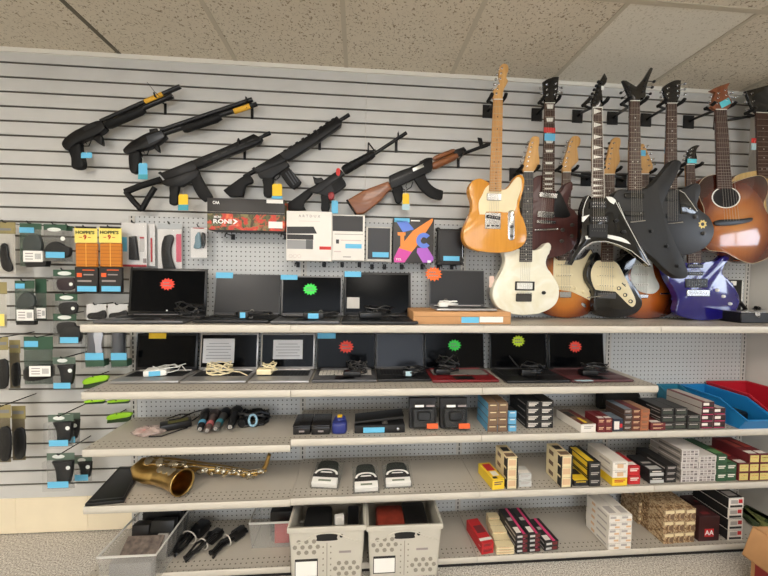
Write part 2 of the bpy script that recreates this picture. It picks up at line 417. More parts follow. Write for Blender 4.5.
def pbox(nm, par, x0, y0, x1, y1, Y, th, m, bev=.0015, rot=0, extra=None):
    """upright plate between two photo points at depth Y (front face)"""
    a, c = P(x0, y0, Y), P(x1, y1, Y); ce = (a+c)/2; b = MB()
    M = Matrix.Translation((ce.x, Y+th/2, ce.z)) @ Matrix.Rotation(rot, 4, 'Y')
    b.box(None, (abs(c.x-a.x), th, abs(a.z-c.z)), m, bev=bev, M=M)
    if extra: extra(b, M, abs(c.x-a.x), abs(a.z-c.z), th)
    return b.obj(nm, par)
def pole_dots(n=6, rows=1, m=None):
    def f(b, M, w, h, th):
        for r in range(rows):
            for i in range(n):
                x = (i-(n-1)/2)*w*.8/n*1.05; z = (r-(rows-1)/2)*h*.45
                b.lathe([(.0022, 0), (.0022, .0012), (0.0005, .0016)], M @ V((x, -th/2+.0002, z)), (0, -1, 0), m or chrome, 8)
    return f
def knob(par, x, y, Y, r, m, h=.012, top=None):
    c = P(x, y, Y); b = MB(); b.lathe([(r, 0), (r, h*.55), (r*.86, h*.62), (r*.8, h), (r*.5, h+.0006)], c+V((0, .001, 0)), (0, -1, 0), m, 14)
    if top: b.box(c+V((0, -h-.0008, r*.3)), (.0012, .001, r*.8), top)
    return b.obj('knob', par, smooth=40)
def strings(par, nl, nr, bl, br, Y, n=6):
    for i in range(n):
        t = .1 + .8*i/(n-1)
        a = P(nl[0]+(nr[0]-nl[0])*t, nl[1]+(nr[1]-nl[1])*t, Y); c = P(bl[0]+(br[0]-bl[0])*t, bl[1]+(br[1]-bl[1])*t, Y)
        b = MB(); b.tube([a, c], .00055, stringm, 5); b.obj('string', par)
def neck(par, nl, nr, el, er, Y, m, backm, inlay='dot', im=None, nf=21, binding=None):
    """fretboard from the nut (nl, nr) to its lower end (el, er); Y = board front"""
    im = im or ivory
    A, B, C, D = P(*nl, Y), P(*nr, Y), P(*er, Y), P(*el, Y)
    b = MB(); b.prism([A, B, C, D], (0, .006, 0), m, .0008, 1)
    fr = [1-2**(-k/12) for k in range(nf+1)]; fr = [f/fr[-1]*.985 for f in fr]
    at = lambda u, v: (A.lerp(B, u)).lerp(D.lerp(C, u), v)
    e = V((0, -.0006, 0))
    for k in range(1, nf+1):
        mid = (fr[k]+fr[k-1])/2
        if inlay == 'dot' and k in (3, 5, 7, 9, 12, 15, 17, 19, 21):
            for u in ((.3, .7) if k == 12 else (.5,)): b.lathe([(.0032, 0), (.0032, .0006)], at(u, mid)+V((0, .0001, 0)), (0, -1, 0), im, 8)
        if inlay == 'trap' and k in (1, 3, 5, 7, 9, 12, 15, 17, 19, 21):
            lo, hi = fr[k-1]+.004+(fr[k]-fr[k-1])*.12, fr[k]-(fr[k]-fr[k-1])*.2
            b.poly([at(.22, hi)+e, at(.78, hi)+e, at(.84, lo)+e, at(.16, lo)+e], im)
        if inlay == 'shark' and k in (1, 3, 5, 7, 9, 12, 15, 17, 19, 21):
            lo, hi = fr[k-1]+(fr[k]-fr[k-1])*.08, fr[k]-(fr[k]-fr[k-1])*.08
            b.poly([at(.08, lo)+e, at(.95, (lo+hi)/2)+e, at(.08, hi)+e], im)
    f = b
    for k in range(1, nf+1): f.tube([at(.01, fr[k])+V((0, -.0004, 0)), at(.99, fr[k])+V((0, -.0004, 0))], .0008, fretm, 5)
    f.obj('fretboard', par, smooth=30)
    nb = MB(); nb.tube([at(0, -.004), at(1, -.004)], .0022, ivory, 6); nb.obj('nut', par)
    k = MB(); n = 7; rr = []
    for v in (0, .33, .66, 1):
        l, r = at(.03, v), at(.97, v); c = (l+r)/2; w = (r-l).length/2
        rr.append([V((c.x+w*math.cos(PI*j/n), Y+.0058+.017*math.sin(PI*j/n)**.7, c.z)) for j in range(n+1)])
    for i in range(3):
        for j in range(n): k.poly([rr[i][j], rr[i][j+1], rr[i+1][j+1], rr[i+1][j]], backm)
    bmesh.ops.remove_doubles(k.bm, verts=k.bm.verts[:], dist=1e-5)
    for R in (rr[0], rr[-1]): k.poly(R, backm)
    k.obj('neck', par, smooth=60)
    if binding:
        bd = MB(); bd.tube([A, D], .0012, binding, 5); bd.tube([B, C], .0012, binding, 5); bd.obj('binding', par)
def pegs(par, pts, Y, posts, m=chrome, pm=chrome, side=-1):
    for i, (x, y) in enumerate(pts):
        c = P(x, y, Y+.008); p = P(*posts[i], Y); s = 1 if p.x > c.x else -1
        b = MB(); b.tube([c+V((s*.004, 0, 0)), V((p.x, Y+.008, p.z))], .0022, pm, 6)
        b.lathe([(.003, -.006), (.0062, -.004), (.007, 0), (.0062, .004), (.003, .006)], c, (1, 0, .15), m, 10)
        b.lathe([(.0048, 0), (.0048, .002), (.003, .003), (.003, .009)], V((p.x, Y+.0005, p.z)), (0, -1, 0), pm, 10)
        b.obj('tuning_peg', par)
def cen(px, Y):
    q = [P(x, y, Y) for x, y in px]; xs = [v.x for v in q]; zs = [v.z for v in q]
    return (min(xs)+max(xs))/2, (min(zs)+max(zs))/2, max(xs)-min(xs), max(zs)-min(zs), min(zs)
def gthing(nm, label, body, Y, th):
    cx, cz, w, h, zmin = cen(body, Y); t = thing(nm, label, 'guitar', (cx, Y+th/2, zmin), 0, None); t['group'] = 'guitars hanging on the slatwall'
    return t, (w, h)
def sticker(par, x0, y0, x1, y1, Y, m, nm='price_tag', rot=0):
    return pbox(nm, par, x0, y0, x1, y1, Y, .0008, m, 0, rot)
# ---- 1 butterscotch single-cut
r = lambda p: rg(460, 168, 6, p)
body = spl(r([(178,92,1),(150,72),(115,62),(75,78),(54,118),(58,158),(72,205),(70,255),(45,312),(22,370),(20,422),(42,465),(85,490),(150,503),(230,508),(310,500),(365,475),(395,440),(402,390),(390,330),(365,272),(358,222),(368,170),(386,105),(384,58),(364,39),(338,48),(312,88),(280,122),(250,130,1)]))
Y = -.245; th = .042
amber = wood('butterscotch_finish', (206,138,44), (218,152,56), 10, .22, .5)
T, _ = gthing('electric_guitar', 'butterscotch electric guitar with maple neck and pale cream pickguard', body, Y, th)
slab('body', T, body, Y, th, amber, .004, mside=amber)
slab('pickguard', T, spl(r([(118,278,1),(112,240),(114,200),(132,165),(152,122),(178,97,1),(250,134,1),(285,122),(318,80),(345,54),(368,66),(368,120),(346,190),(336,240),(318,262),(262,266,1),(242,262,1),(156,262,1),(150,279,1)]), 4), Y-.002, .0025, creampl, .0008)
pbox('pickup', T, *r([(163,150)])[0], *r([(250,196)])[0], Y-.008, .007, chrome, .0025)
pbox('bridge', T, *r([(152,266)])[0], *r([(244,366)])[0], Y-.003, .004, chrome)
pbox('pickup', T, *r([(160,284)])[0], *r([(244,306)])[0], Y-.007, .005, blackpl, .002, .12, pole_dots(6))
for x in (170, 197, 224): 
    b = MB(); c = P(*r([(x,346)])[0], Y-.006); b.tube([c+V((-.006,0,0)), c+V((.006,0,0))], .0035, darkchrome, 8); b.obj('saddle', T)
slab('control_plate', T, spl(r([(290,265),(308,252),(326,265),(328,345),(326,420),(308,434),(290,420),(288,345)]), 4), Y-.002, .0025, chrome, .0008)
for x, y in r([(309,352),(309,408)]): knob(T, x, y, Y-.002, .0085, darkchrome)
b = MB(); c = P(*r([(312,288)])[0], Y-.002); b.tube([c, c+V((.002,-.014,.004))], .002, blackpl, 6); b.ball(c+V((.002,-.015,.004)), .0035, blackpl, u=8, v=6); b.obj('selector_switch', T)
nl, nr, el, er = (493.6,99.6), (502.9,99.6), (489.4,191), (501.6,191)
neck(T, nl, nr, el, er, Y-.012, maple, maple, 'dot', blackpl)
h = rg(476, 56, 9, [(160,392,1),(150,350),(160,308),(190,278),(212,222),(206,165),(216,100),(238,72),(270,70),(291,92),(292,130),(280,160),(276,198),(290,225),(272,262),(252,300),(242,345),(242,392,1)])
slab('headstock', T, spl(h), Y-.006, .013, maplehd, .002)
pg = rg(476, 56, 9, [(205,122),(190,165),(178,210),(165,256),(150,300),(140,345)]); pegs(T, pg, Y-.006, rg(476, 56, 9, [(232,112),(225,158),(218,205),(205,250),(192,298),(182,340)]))
strings(T, nl, nr, r([(168,0)])[0][:1]+(r([(0,340)])[0][1],), r([(232,0)])[0][:1]+(r([(0,340)])[0][1],), Y-.0145)
# ---- 2 cream double-cut
r = lambda p: rg(480, 230, 6, p)
body = spl(r([(245,116,1),(215,108),(182,88),(152,72),(134,94),(140,130),(150,168),(148,202),(134,240),(110,285),(85,335),(75,382),(82,422),(105,460),(150,490),(205,507),(280,511),(350,501),(410,480),(455,445),(475,397),(475,350),(460,310),(430,265),(405,225),(398,195),(406,160),(424,122),(430,95),(415,76),(394,82),(365,108),(335,120),(310,121,1)]))
Y = -.195; th = .042
creamf = NT('cream_pearl_finish', .2, coat=.5); creamf.col(creamf.ramp(creamf.noise(creamf.map(), 9, 3, 1.2), [(.35, (232,226,200)), (.65, (242,240,224))])); creamf = creamf.m
T, _ = gthing('electric_guitar', 'cream white electric guitar with one white pickup and dark fretboard', body, Y, th)
slab('body', T, body, Y, th, creamf, .006, seg=3)
pbox('pickup_ring', T, *r([(212,308)])[0], *r([(328,364)])[0], Y-.004, .005, blackpl, .002)
pbox('pickup', T, *r([(224,316)])[0], *r([(316,356)])[0], Y-.009, .006, whitepl, .002, 0, pole_dots(6))
pbox('bridge', T, *r([(220,384)])[0], *r([(312,430)])[0], Y-.011, .011, darkchrome, .003)
for i in range(6):
    b = MB(); c = P(*r([(228+i*15.5,380)])[0], Y-.010); b.box(c, (.010, .008, .006), chrome, bev=.001); b.obj('saddle', T)
knob(T, *r([(380,376)])[0], Y, .010, blackpl, .014)
nl, nr, el, er = (523.9,172), (533.4,172), (519.8,261.8), (532.2,261.8)
neck(T, nl, nr, el, er, Y-.010, ebony, maple, 'dot', ivory)
q = lambda p: rg(510, 126, 7.2, p)
slab('headstock', T, spl(q([(100,330,1),(92,300),(110,240),(130,170),(150,100),(168,75),(206,78),(213,110),(205,170),(212,230),(214,266),(190,302),(168,330,1)])), Y-.004, .013, maplehd, .002)
pegs(T, q([(130,120),(118,152),(106,186),(92,224),(82,252),(78,284)]), Y-.004, q([(160,120),(152,152),(143,186),(134,224),(127,256),(120,292)]))
strings(T, nl, nr, r([(232,0)])[0][:1]+(293.5,), r([(302,0)])[0][:1]+(293.5,), Y-.0125)
tg = MB(); a, c = P(493,252,Y+.03), P(492.6,276.5,Y+.03); tg.tube([a, c], .0006, whitepl, 5); tg.obj('tag_string', T)
sticker(T, 489.5, 276, 494, 287.5, Y+.03, mat('tag_pink', (226,200,186), .7), 'hang_tag')
# ---- 3 brown single-cut
r = lambda p: rg(524, 168, 6, p)
body = spl(r([(118,42,1),(85,45),(56,66),(40,110),(34,160),(22,210),(-18,262),(-62,310),(-78,370),(-60,430),(-10,490),(60,525),(150,540),(220,525),(290,490),(335,430),(348,360),(335,300),(300,252),(275,235),(265,214),(272,180),(290,130),(296,98),(282,80),(255,95),(230,128),(205,142),(180,130,1)]))
Y = -.145; th = .045
brownf = wood('faded_brown_finish', (70,36,34), (84,46,42), 10, .4, .15)
T, _ = gthing('electric_guitar', 'dark brown single cutaway electric guitar with red and blue tags on its neck', body, Y, th)
slab('body', T, body, Y, th, brownf, .006, seg=3)
slab('pickguard', T, spl(r([(188,150,1),(208,136),(240,190),(262,240),(279,282),(250,298),(186,294,1),(180,250)]), 4), Y-.006, .002, blackpl, .0005)
pbox('pickup', T, *r([(94,146)])[0], *r([(200,180)])[0], Y-.009, .009, chrome, .002, .06)
pbox('pickup', T, *r([(82,258)])[0], *r([(182,298)])[0], Y-.009, .009, chrome, .002, .03, pole_dots(6, 1, darkchrome))
pbox('bridge', T, *r([(78,313)])[0], *r([(192,334)])[0], Y-.012, .008, chrome, .002, .02, pole_dots(6, 1, blackpl))
b = MB(); c0, c1 = P(*r([(66,372)])[0], Y-.009), P(*r([(200,366)])[0], Y-.009); b.tube([c0, c1], .006, chrome, 10); b.ball(c0, .008, chrome, u=10, v=8); b.ball(c1, .008, chrome, u=10, v=8); b.obj('tailpiece', T)
for x, y in r([(288,342),(285,408),(230,372),(225,438)]): knob(T, x, y, Y, .011, mat('smoke_knob', (70,66,62), .3))
nl, nr, el, er = (545,103.2), (555,103.2), (542.2,191), (554.6,191)
neck(T, nl, nr, el, er, Y-.012, rosewd, brownf, 'trap')
q = lambda p: rg(510, 66, 9, p)
slab('headstock', T, spl(q([(316,335,1),(310,280),(302,205),(299,140,1),(340,116),(372,106),(390,98),(442,96,1),(436,150),(432,220),(420,280),(406,335,1)]), 4), Y-.006, .014, blackgloss, .0015)
pegs(T, q([(275,200),(282,248),(278,296),(466,196),(466,240),(446,276)]), Y-.006, q([(328,165),(330,215),(333,262),(412,160),(410,208),(404,255)]))
sticker(T, 544, 127.3, 555.2, 133, Y-.0145, redtag); sticker(T, 544.6, 133.2, 555, 141, Y-.0145, bluetag)
strings(T, nl, nr, r([(96,0)])[0][:1]+(224,), r([(174,0)])[0][:1]+(224,), Y-.0142)
# ---- 4 sunburst with cream guard
r = lambda p: rg(536, 240, 6, p)
body = spl(r([(140,131,1),(122,110),(100,65),(68,42),(50,66),(62,120),(60,170),(40,220),(5,280),(-15,340),(0,400),(50,450),(120,472),(210,478),(300,460),(345,420),(358,370),(345,310),(320,250),(318,190),(330,130),(344,85),(332,64),(316,78),(290,112),(250,130),(208,132,1)]))
Y = -.092; th = .04; cx, cz, w_, h_, z_ = cen(body, Y)
sb1 = burst('amber_burst', [(.0, (208,138,54)), (.5, (190,112,38)), (.78, (112,50,18)), (1.0, (40,19,11))], (0, 0, h_*.42), w_*.54, h_*.56)
T, _ = gthing('electric_guitar', 'sunburst electric guitar with cream pickguard standing right of the cream guitar', body, Y, th)
slab('body', T, body, Y, th, sb1, .006, seg=3)
slab('pickguard', T, spl(r([(108,112,1),(135,132,1),(210,132,1),(252,130),(292,112),(326,72),(336,95),(320,150),(311,200),(320,265),(350,340),(346,384,1),(300,360),(215,320,1),(140,308),(110,290),(104,200)]), 4), Y-.002, .0025, creampl, .0008)
for y in (158, 222, 292): pbox('pickup', T, *r([(122,y-9)])[0], *r([(220,y+9)])[0], Y-.007, .006, creampl, .0025, 0, pole_dots(6, 1, darkchrome))
pbox('bridge', T, *r([(144,320)])[0], *r([(212,356)])[0], Y-.010, .010, chrome, .002)
for x, y in r([(232,300),(282,322),(327,358)]): knob(T, x, y, Y-.002, .0095, creampl)
b = MB(); c = P(*r([(286,400)])[0], Y); b.lathe([(.0075, 0), (.0075, .002), (.005, .003)], (0, 0, 0), (0, -1, 0), chrome, 18); b.bm.transform(Matrix.Translation(c) @ Matrix.Rotation(.65, 4, 'Y') @ Matrix.Diagonal((2.5, 1, 1.3, 1))); b.obj('jack_plate', T)
nl, nr, el, er = (562.8,174), (571.2,174), (558.4,262), (570.4,262)
neck(T, nl, nr, el, er, Y-.010, rosewd, maple, 'dot')
q = lambda p: rg(510, 126, 7.2, p)
slab('headstock', T, spl(q([(380,345,1),(378,300),(395,240),(415,180),(430,120),(455,86),(490,85),(509,110),(502,148),(485,168),(490,215),(492,262),(468,290),(446,312),(440,345,1)])), Y-.004, .013, maplehd, .002)
pegs(T, q([(412,126),(399,160),(386,200),(372,244),(360,275),(354,304)]), Y-.004, q([(442,126),(430,160),(420,200),(410,244),(403,275),(396,306)]))
strings(T, nl, nr, r([(146,0)])[0][:1]+(295,), r([(206,0)])[0][:1]+(295,), Y-.0125)
# ---- 5 black V
r = lambda p: rg(568, 170, 6, p)
body = spl(r([(146,165,1),(122,150,1),(100,190),(86,240),(84,300),(82,380),(70,440),(30,510),(0,568,1),(24,572,1),(60,505),(100,460),(150,430),(230,425),(300,445),(380,482),(440,530),(496,580,1),(502,574,1),(440,460,1),(290,178,1),(255,158,1),(222,160,1)]), 4)
Y = -.374; th = .033
T, _ = gthing('electric_guitar', 'glossy black V shaped electric guitar with white pinstripes and shark tooth inlays', body, Y, th)
slab('body', T, body, Y, th, blackgloss, .005)
b = MB()
for pl in ([(282,182),(436,470),(490,568)], [(60,508),(100,462),(150,433),(230,428),(300,448),(380,485),(440,533),(486,572)], [(124,156),(104,195),(91,240),(88,300)], [(302,195),(345,300)]):
    b.tube([P(x, y, Y-.0005) for x, y in r(pl)], .0014, whitepl, 5)
b.obj('pinstripe', T)
for pl in ([(228,160,1),(262,162),(288,182,1),(276,206,1),(250,190)], [(240,388,1),(310,402),(350,420),(378,446,1),(330,432),(238,408,1)], [(84,280,1),(130,268,1),(92,312,1),(84,310,1)], [(104,396,1),(134,394,1),(134,414,1),(108,416,1)]):
    slab('bevel_highlight', T, spl(r(pl), 3), Y-.0012, .0015, whitepl, 0)  # white bevel faces, with highlights on the gloss painted in as white
pbox('pickup', T, *r([(136,186)])[0], *r([(230,230)])[0], Y-.008, .008, blackpl, .002, -.03, pole_dots(6, 2))
pbox('pickup', T, *r([(136,278)])[0], *r([(242,314)])[0], Y-.008, .008, blackpl, .002, -.03, pole_dots(6, 2))
pbox('bridge', T, *r([(130,322)])[0], *r([(238,408)])[0], Y-.012, .012, blackmatte, .003, 0, pole_dots(6, 1, darkchrome))
for x, y in r([(288,305),(330,372)]): knob(T, x, y, Y, .009, blackpl)
nl, nr, el, er = (593,107.7), (602.1,107.7), (592,198), (604.6,198)
neck(T, nl, nr, el, er, Y-.010, rosewd, blackgloss, 'shark', binding=ivory)
q = lambda p: rg(566, 66, 9, p)
slab('headstock', T, spl(q([(243,378,1),(236,330),(244,290),(270,230),(300,150),(350,64,1),(373,112,1),(362,150),(336,185),(325,230),(331,300),(326,376,1)]), 4), Y-.004, .014, blackgloss, .0015)
pegs(T, q([(292,142),(272,178),(253,214),(236,250),(214,288),(196,326)]), Y-.004, q([(318,150),(302,186),(286,220),(274,256),(262,292),(256,330)]), blackpl, blackpl)
sb_ = MB(); sb_.box(P(602.6, 88, Y-.0045), (.012, .001, .02), whitepl); sb_.obj('head_logo', T)
strings(T, nl, nr, r([(146,0)])[0][:1]+(228,), r([(226,0)])[0][:1]+(228,), Y-.0125)
# ---- 6 black with cream guard
r = lambda p: rg(584, 240, 6, p)
body = spl(r([(104,105,1),(85,75),(66,80),(40,130),(18,190),(22,240),(45,280),(64,315),(60,370),(62,420),(95,455),(170,466),(250,460),(315,438),(348,400),(350,360),(330,310),(295,265),(268,220),(275,190),(300,150),(318,108),(300,77),(262,82),(230,110),(200,126),(176,128,1)]))
Y = -.135; th = .034
T, _ = gthing('electric_guitar', 'glossy black electric guitar with cream pickguard and three black ringed knobs', body, Y, th)
slab('body', T, body, Y, th, blackgloss, .006, seg=3)
slab('pickguard', T, spl(r([(58,150),(78,126),(108,122,1),(108,130,1),(174,130,1),(176,124,1),(205,146),(240,210),(280,290),(311,365),(296,400),(270,390),(225,345),(190,310,1),(90,302),(65,290),(45,240),(43,190)]), 4), Y-.002, .0025, creampl, .0008)
for y in (162, 215, 275): pbox('pickup', T, *r([(80,y-9)])[0], *r([(190,y+9)])[0], Y-.007, .006, creampl, .0025, .03, pole_dots(6, 1, darkchrome))
pbox('bridge', T, *r([(86,316)])[0], *r([(192,352)])[0], Y-.010, .010, darkchrome, .002)
for x, y in r([(208,290),(245,330),(278,368)]):
    knob(T, x, y, Y-.002, .0115, blackpl, .009); b = MB(); b.lathe([(.0066, 0), (.0066, .0012)], P(x, y, Y-.0105), (0, -1, 0), creampl, 14); b.obj('knob_cap', T)
b = MB(); b.tube([P(*r([(20,346)])[0], Y-.02), P(*r([(90,338)])[0], Y-.022), P(*r([(145,330)])[0], Y-.012)], [.003, .0035, .0025], chrome, 8); b.obj('tremolo_arm', T)
b = MB(); c = P(*r([(238,268)])[0], Y-.002); b.box(c, (.03, .002, .006), blackpl, M=Matrix.Translation(c) @ Matrix.Rotation(.7, 4, 'Y')); b.tube([c, c+V((0,-.012,.002))], .002, blackpl, 6); b.obj('selector_switch', T)
nl, nr, el, er = (605,174.4), (615,174.4), (601.6,261.6), (613.2,261.6)
neck(T, nl, nr, el, er, Y-.010, rosewd, maple, 'dot')
q = lambda p: rg(596, 126, 6.857, p)
slab('headstock', T, spl(q([(62,332,1),(60,300),(70,240),(85,180),(100,120),(126,80),(165,84),(169,120),(160,170),(165,220),(162,252),(140,290),(130,332,1)])), Y-.004, .013, maplehd, .002)
pegs(T, q([(90,118),(74,155),(66,190),(60,225),(58,258),(56,288)]), Y-.004, q([(120,118),(108,155),(100,190),(94,225),(88,260),(84,292)]), darkchrome)
strings(T, nl, nr, r([(94,0)])[0][:1]+(294,), r([(178,0)])[0][:1]+(294,), Y-.0125)
# ---- 7 matte black angular
body = spl([(628.5,189.5,1),(621.7,189),(615.8,192.5),(613,199),(614,210),(620,224),(630,237),(642,248),(655,259),(665,269),(676,277),(684,278.5),(688.3,275),(687,268),(681.7,256),(674,240),(668,226),(664,213),(663,205),(665,198),(671.7,185),(678,171.7),(681.7,163.5),(679,160),(673,160.5),(667,168),(655,182),(647,188),(642,190,1)])
Y = -.332; th = .036
matblk = mat('matte_black_finish', (24,24,24), .5, var=.05, scale=60)
T, _ = gthing('electric_guitar', 'matte black angular electric guitar with a forked headstock and long pointed horn', body, Y, th)
slab('body', T, body, Y, th, matblk, .005)
r = lambda p: rg(600, 150, 6, p)
for y0, y1 in ((256, 290), (366, 398)): pbox('pickup', T, *r([(152,y0)])[0], *r([(268,y1)])[0], Y-.009, .009, blackgloss, .003)
b = MB(); b.tube([P(*r([(180,434)])[0], Y-.008), P(*r([(270,424)])[0], Y-.008)], .004, chrome, 8); b.obj('bridge', T)
for x, y in ((650.5,231), (666,246), (677,266)): knob(T, x, y, Y, .0095, blackpl, .012)
b = MB(); c = P(*r([(245,378)])[0], Y-.012); b.ball(c, .004, chrome, u=8, v=6); b.obj('switch_tip', T)
nl, nr, el, er = (630.2,101), (640,101), (628.6,190), (642,190)
neck(T, nl, nr, el, er, Y-.010, rosewd, blackgloss, 'dot')
q = lambda p: rg(612, 60, 9, p)
slab('headstock', T, spl(q([(165,372,1),(158,330),(140,285),(118,230),(98,182,1),(130,184,1),(180,215),(222,240,1),(285,170),(352,66,1),(371,76,1),(330,180),(306,270),(302,330),(255,372,1)]), 4), Y-.004, .014, blackgloss, .0015)
pegs(T, q([(378,194),(362,246),(345,304),(80,296),(92,342),(96,390)]), Y-.004, q([(300,180),(290,232),(280,285),(150,240),(160,290),(168,340)]), blackpl, blackpl)
strings(T, nl, nr, r([(184,0)])[0][:1]+(221,), r([(262,0)])[0][:1]+(221,), Y-.0125)
# ---- 8 dark sunburst with pearl guard
r = lambda p: rg(584, 240, 6, p)
body = spl(r([(316,130,1),(290,108),(264,62),(246,72),(247,130),(226,200),(180,270),(140,340),(135,400),(170,450),(260,474),(360,484),(460,478),(530,450),(560,390),(545,320),(505,250),(482,190),(475,130),(442,86),(416,86),(400,118),(372,132,1)]))
Y = -.092; th = .04; cx, cz, w_, h_, z_ = cen(body, Y)
sb2 = burst('brown_burst', [(.0, (196,116,42)), (.42, (168,86,28)), (.72, (86,36,14)), (1.0, (30,15,10))], (0, 0, h_*.38), w_*.52, h_*.56)
T, _ = gthing('electric_guitar', 'dark sunburst electric guitar with white pearl pickguard, tucked left of the blue one', body, Y, th)
slab('body', T, body, Y, th, sb2, .006, seg=3)
slab('pickguard', T, spl(r([(300,150),(316,132,1),(372,134,1),(398,125),(414,104),(412,160),(426,230),(450,280),(446,312),(410,336),(345,326),(300,290),(280,230)]), 4), Y-.002, .0025, pearlpl, .0008)
for y in (160, 222, 282): pbox('pickup', T, *r([(298,y-8)])[0], *r([(392,y+8)])[0], Y-.007, .006, whitepl, .0025, 0, pole_dots(6, 1, darkchrome))
pbox('bridge', T, *r([(318,340)])[0], *r([(386,362)])[0], Y-.010, .010, chrome, .002)
pbox('jack_plate', T, *r([(460,330)])[0], *r([(518,340)])[0], Y-.002, .003, chrome, .001)  # small silver plate standing in for a reflected white streak
nl, nr, el, er = (640.8,176.4), (649.2,176.4), (636.8,262), (646.2,262)
neck(T, nl, nr, el, er, Y-.010, rosewd, maple, 'dot')
q = lambda p: rg(596, 126, 6.857, p)
slab('headstock', T, spl(q([(305,345,1),(292,300),(292,240),(300,180),(312,142),(330,141),(352,190),(378,250),(391,302),(368,328),(362,345,1)])), Y-.004, .013, maplehd, .002)
pegs(T, q([(350,155),(372,205),(392,244),(400,278)]), Y-.004, q([(326,165),(342,210),(355,250),(362,288)]))
sticker(T, *q([(306,180)])[0], *q([(340,222)])[0], Y-.012, bluetag)
strings(T, nl, nr, r([(322,0)])[0][:1]+(297,), r([(380,0)])[0][:1]+(297,), Y-.0125)
# ---- 9 charcoal single-cut with gold emblem
r = lambda p: rg(640, 160, 6, p)
body = spl(r([(232,178,1),(270,172),(310,150),(340,138),(362,150),(366,185),(355,230),(345,275),(370,305),(415,340),(443,395),(445,440),(425,490),(380,535),(300,566),(220,572),(150,560),(110,520),(98,440),(102,340),(112,260),(106,200),(112,160),(140,150),(162,172,1)]))
Y = -.29; th = .035
charc = mat('charcoal_finish', (38,39,42), .4, var=.06, scale=40)
T, _ = gthing('electric_guitar', 'charcoal grey single cutaway electric guitar with a gold sun emblem', body, Y, th)
slab('body', T, body, Y, th, charc, .005)
slab('pickguard', T, spl(r([(236,190,1),(265,202),(310,262),(342,306,1),(330,322,1),(244,322,1)]), 4), Y-.004, .002, blackgloss, .0005)
b = MB(); b.tube([P(x, y, Y-.0045) for x, y in r([(238,182),(268,200),(312,260),(345,308)])], .0012, ivory, 5); b.obj('guard_binding', T)
pbox('pickup', T, *r([(160,226)])[0], *r([(232,250)])[0], Y-.005, .005, blackpl, .001)
pbox('pickup', T, *r([(160,322)])[0], *r([(246,350)])[0], Y-.005, .005, blackpl, .001)
b = MB(); b.tube([P(*r([(165,382)])[0], Y-.006), P(*r([(222,377)])[0], Y-.008), P(*r([(254,374)])[0], Y-.008)], [.003, .0035, .006], chrome, 8); b.obj('tailpiece', T)
for x, y in r([(330,340),(380,441)]): knob(T, x, y, Y, .011, mat('smoke_knob'), .010)
b = MB(); c = P(*r([(300,290)])[0], Y-.006); b.ball(c, .005, chrome, u=8, v=6); b.obj('switch_tip', T)
b = MB(); c = P(*r([(376,385)])[0], Y-.0006); gold = mat('gold_emblem', (214,186,110), .35, .5)
n = 32; ring = [(.0185 if (k % 4) < 2 else .024) for k in range(n)]
for k in range(n):
    a0, a1 = 2*PI*k/n, 2*PI*(k+1)/n; f = lambda rr, a: c+V((rr*math.cos(a), 0, rr*math.sin(a)))
    b.poly([f(.010, a0), f(.010, a1), f(ring[(k+1) % n], a1), f(ring[k], a0)], gold)
b.obj('emblem', T)
nl, nr, el, er = (667.6,103.4), (677.2,103.4), (665,189), (677.5,189)
neck(T, nl, nr, el, er, Y-.010, rosewd, blackgloss, 'dot')
q = lambda p: rg(656, 70, 12, p)
slab('headstock', T, spl(q([(138,402,1),(118,330),(98,260),(95,205),(130,170),(200,132),(250,119),(303,122,1),(296,200),(290,300),(266,360),(255,402,1)]), 4), Y-.004, .014, blackgloss, .0015)
pegs(T, q([(345,165),(350,228),(345,292),(58,265),(60,325),(64,380)]), Y-.004, q([(258,185),(260,248),(262,308),(138,222),(136,286),(132,345)]))
strings(T, nl, nr, r([(162,0)])[0][:1]+(221,), r([(232,0)])[0][:1]+(221,), Y-.0125)
# ---- 10 blue
r = lambda p: rg(640, 230, 6, p)
body = spl(r([(292,212,1),(250,206),(200,186),(160,178),(143,196),(146,232),(158,275),(180,325),(210,375),(230,430),(222,478),(218,508),(248,534),(320,550),(420,557),(510,544),(570,510),(598,460),(598,418),(580,370),(545,322),(510,290),(500,264),(510,230),(535,182),(548,152),(535,141),(510,165),(470,194),(420,204),(372,210,1)]))
Y = -.175; th = .038
bluef = NT('blue_finish', .12, coat=.8); bluef.col(bluef.ramp(bluef.noise(bluef.map(), 5, 3), [(.3, (20,14,96)), (.7, (32,26,124))])); bluef = bluef.m
T, _ = gthing('electric_guitar', 'glossy cobalt blue electric guitar with black pickups standing on the top shelf', body, Y, th)
slab('body', T, body, Y, th, bluef, .008, seg=3)
for y0, y1 in ((218, 241), (264, 287)): pbox('pickup', T, *r([(288,y0)])[0], *r([(382,y1)])[0], Y-.007, .007, blackpl, .003, 0, pole_dots(6))
pbox('pickup', T, *r([(276,306)])[0], *r([(408,360)])[0], Y-.007, .007, blackpl, .004, -.02, pole_dots(6, 2))
pbox('bridge', T, *r([(284,372)])[0], *r([(420,412)])[0], Y-.010, .010, chrome, .002, 0, pole_dots(6, 1, blackpl))
for x, y in r([(458,375),(495,412),(535,456)]): knob(T, x, y, Y, .0095, whitepl)
nl, nr, el, er = (686.2,167), (694.6,167), (688.2,265), (701.9,265)
neck(T, nl, nr, el, er, Y-.010, rosewd, maple, 'dot')
q = lambda p: rg(596, 126, 6.857, p)
slab('headstock', T, spl(q([(618,281,1),(626,230),(636,188),(660,160),(690,147),(712,150,1),(692,174),(687,205),(694,245),(676,281,1)]), 4), Y-.004, .013, blackgloss, .0015)
pegs(T, q([(618,192),(607,220),(600,248),(596,276),(592,300)]), Y-.004, q([(655,178),(645,205),(640,232),(635,258),(632,276)]))
sticker(T, *q([(628,240)])[0], *q([(690,272)])[0], Y-.012, mat('tag_teal', (92,200,212), .6))
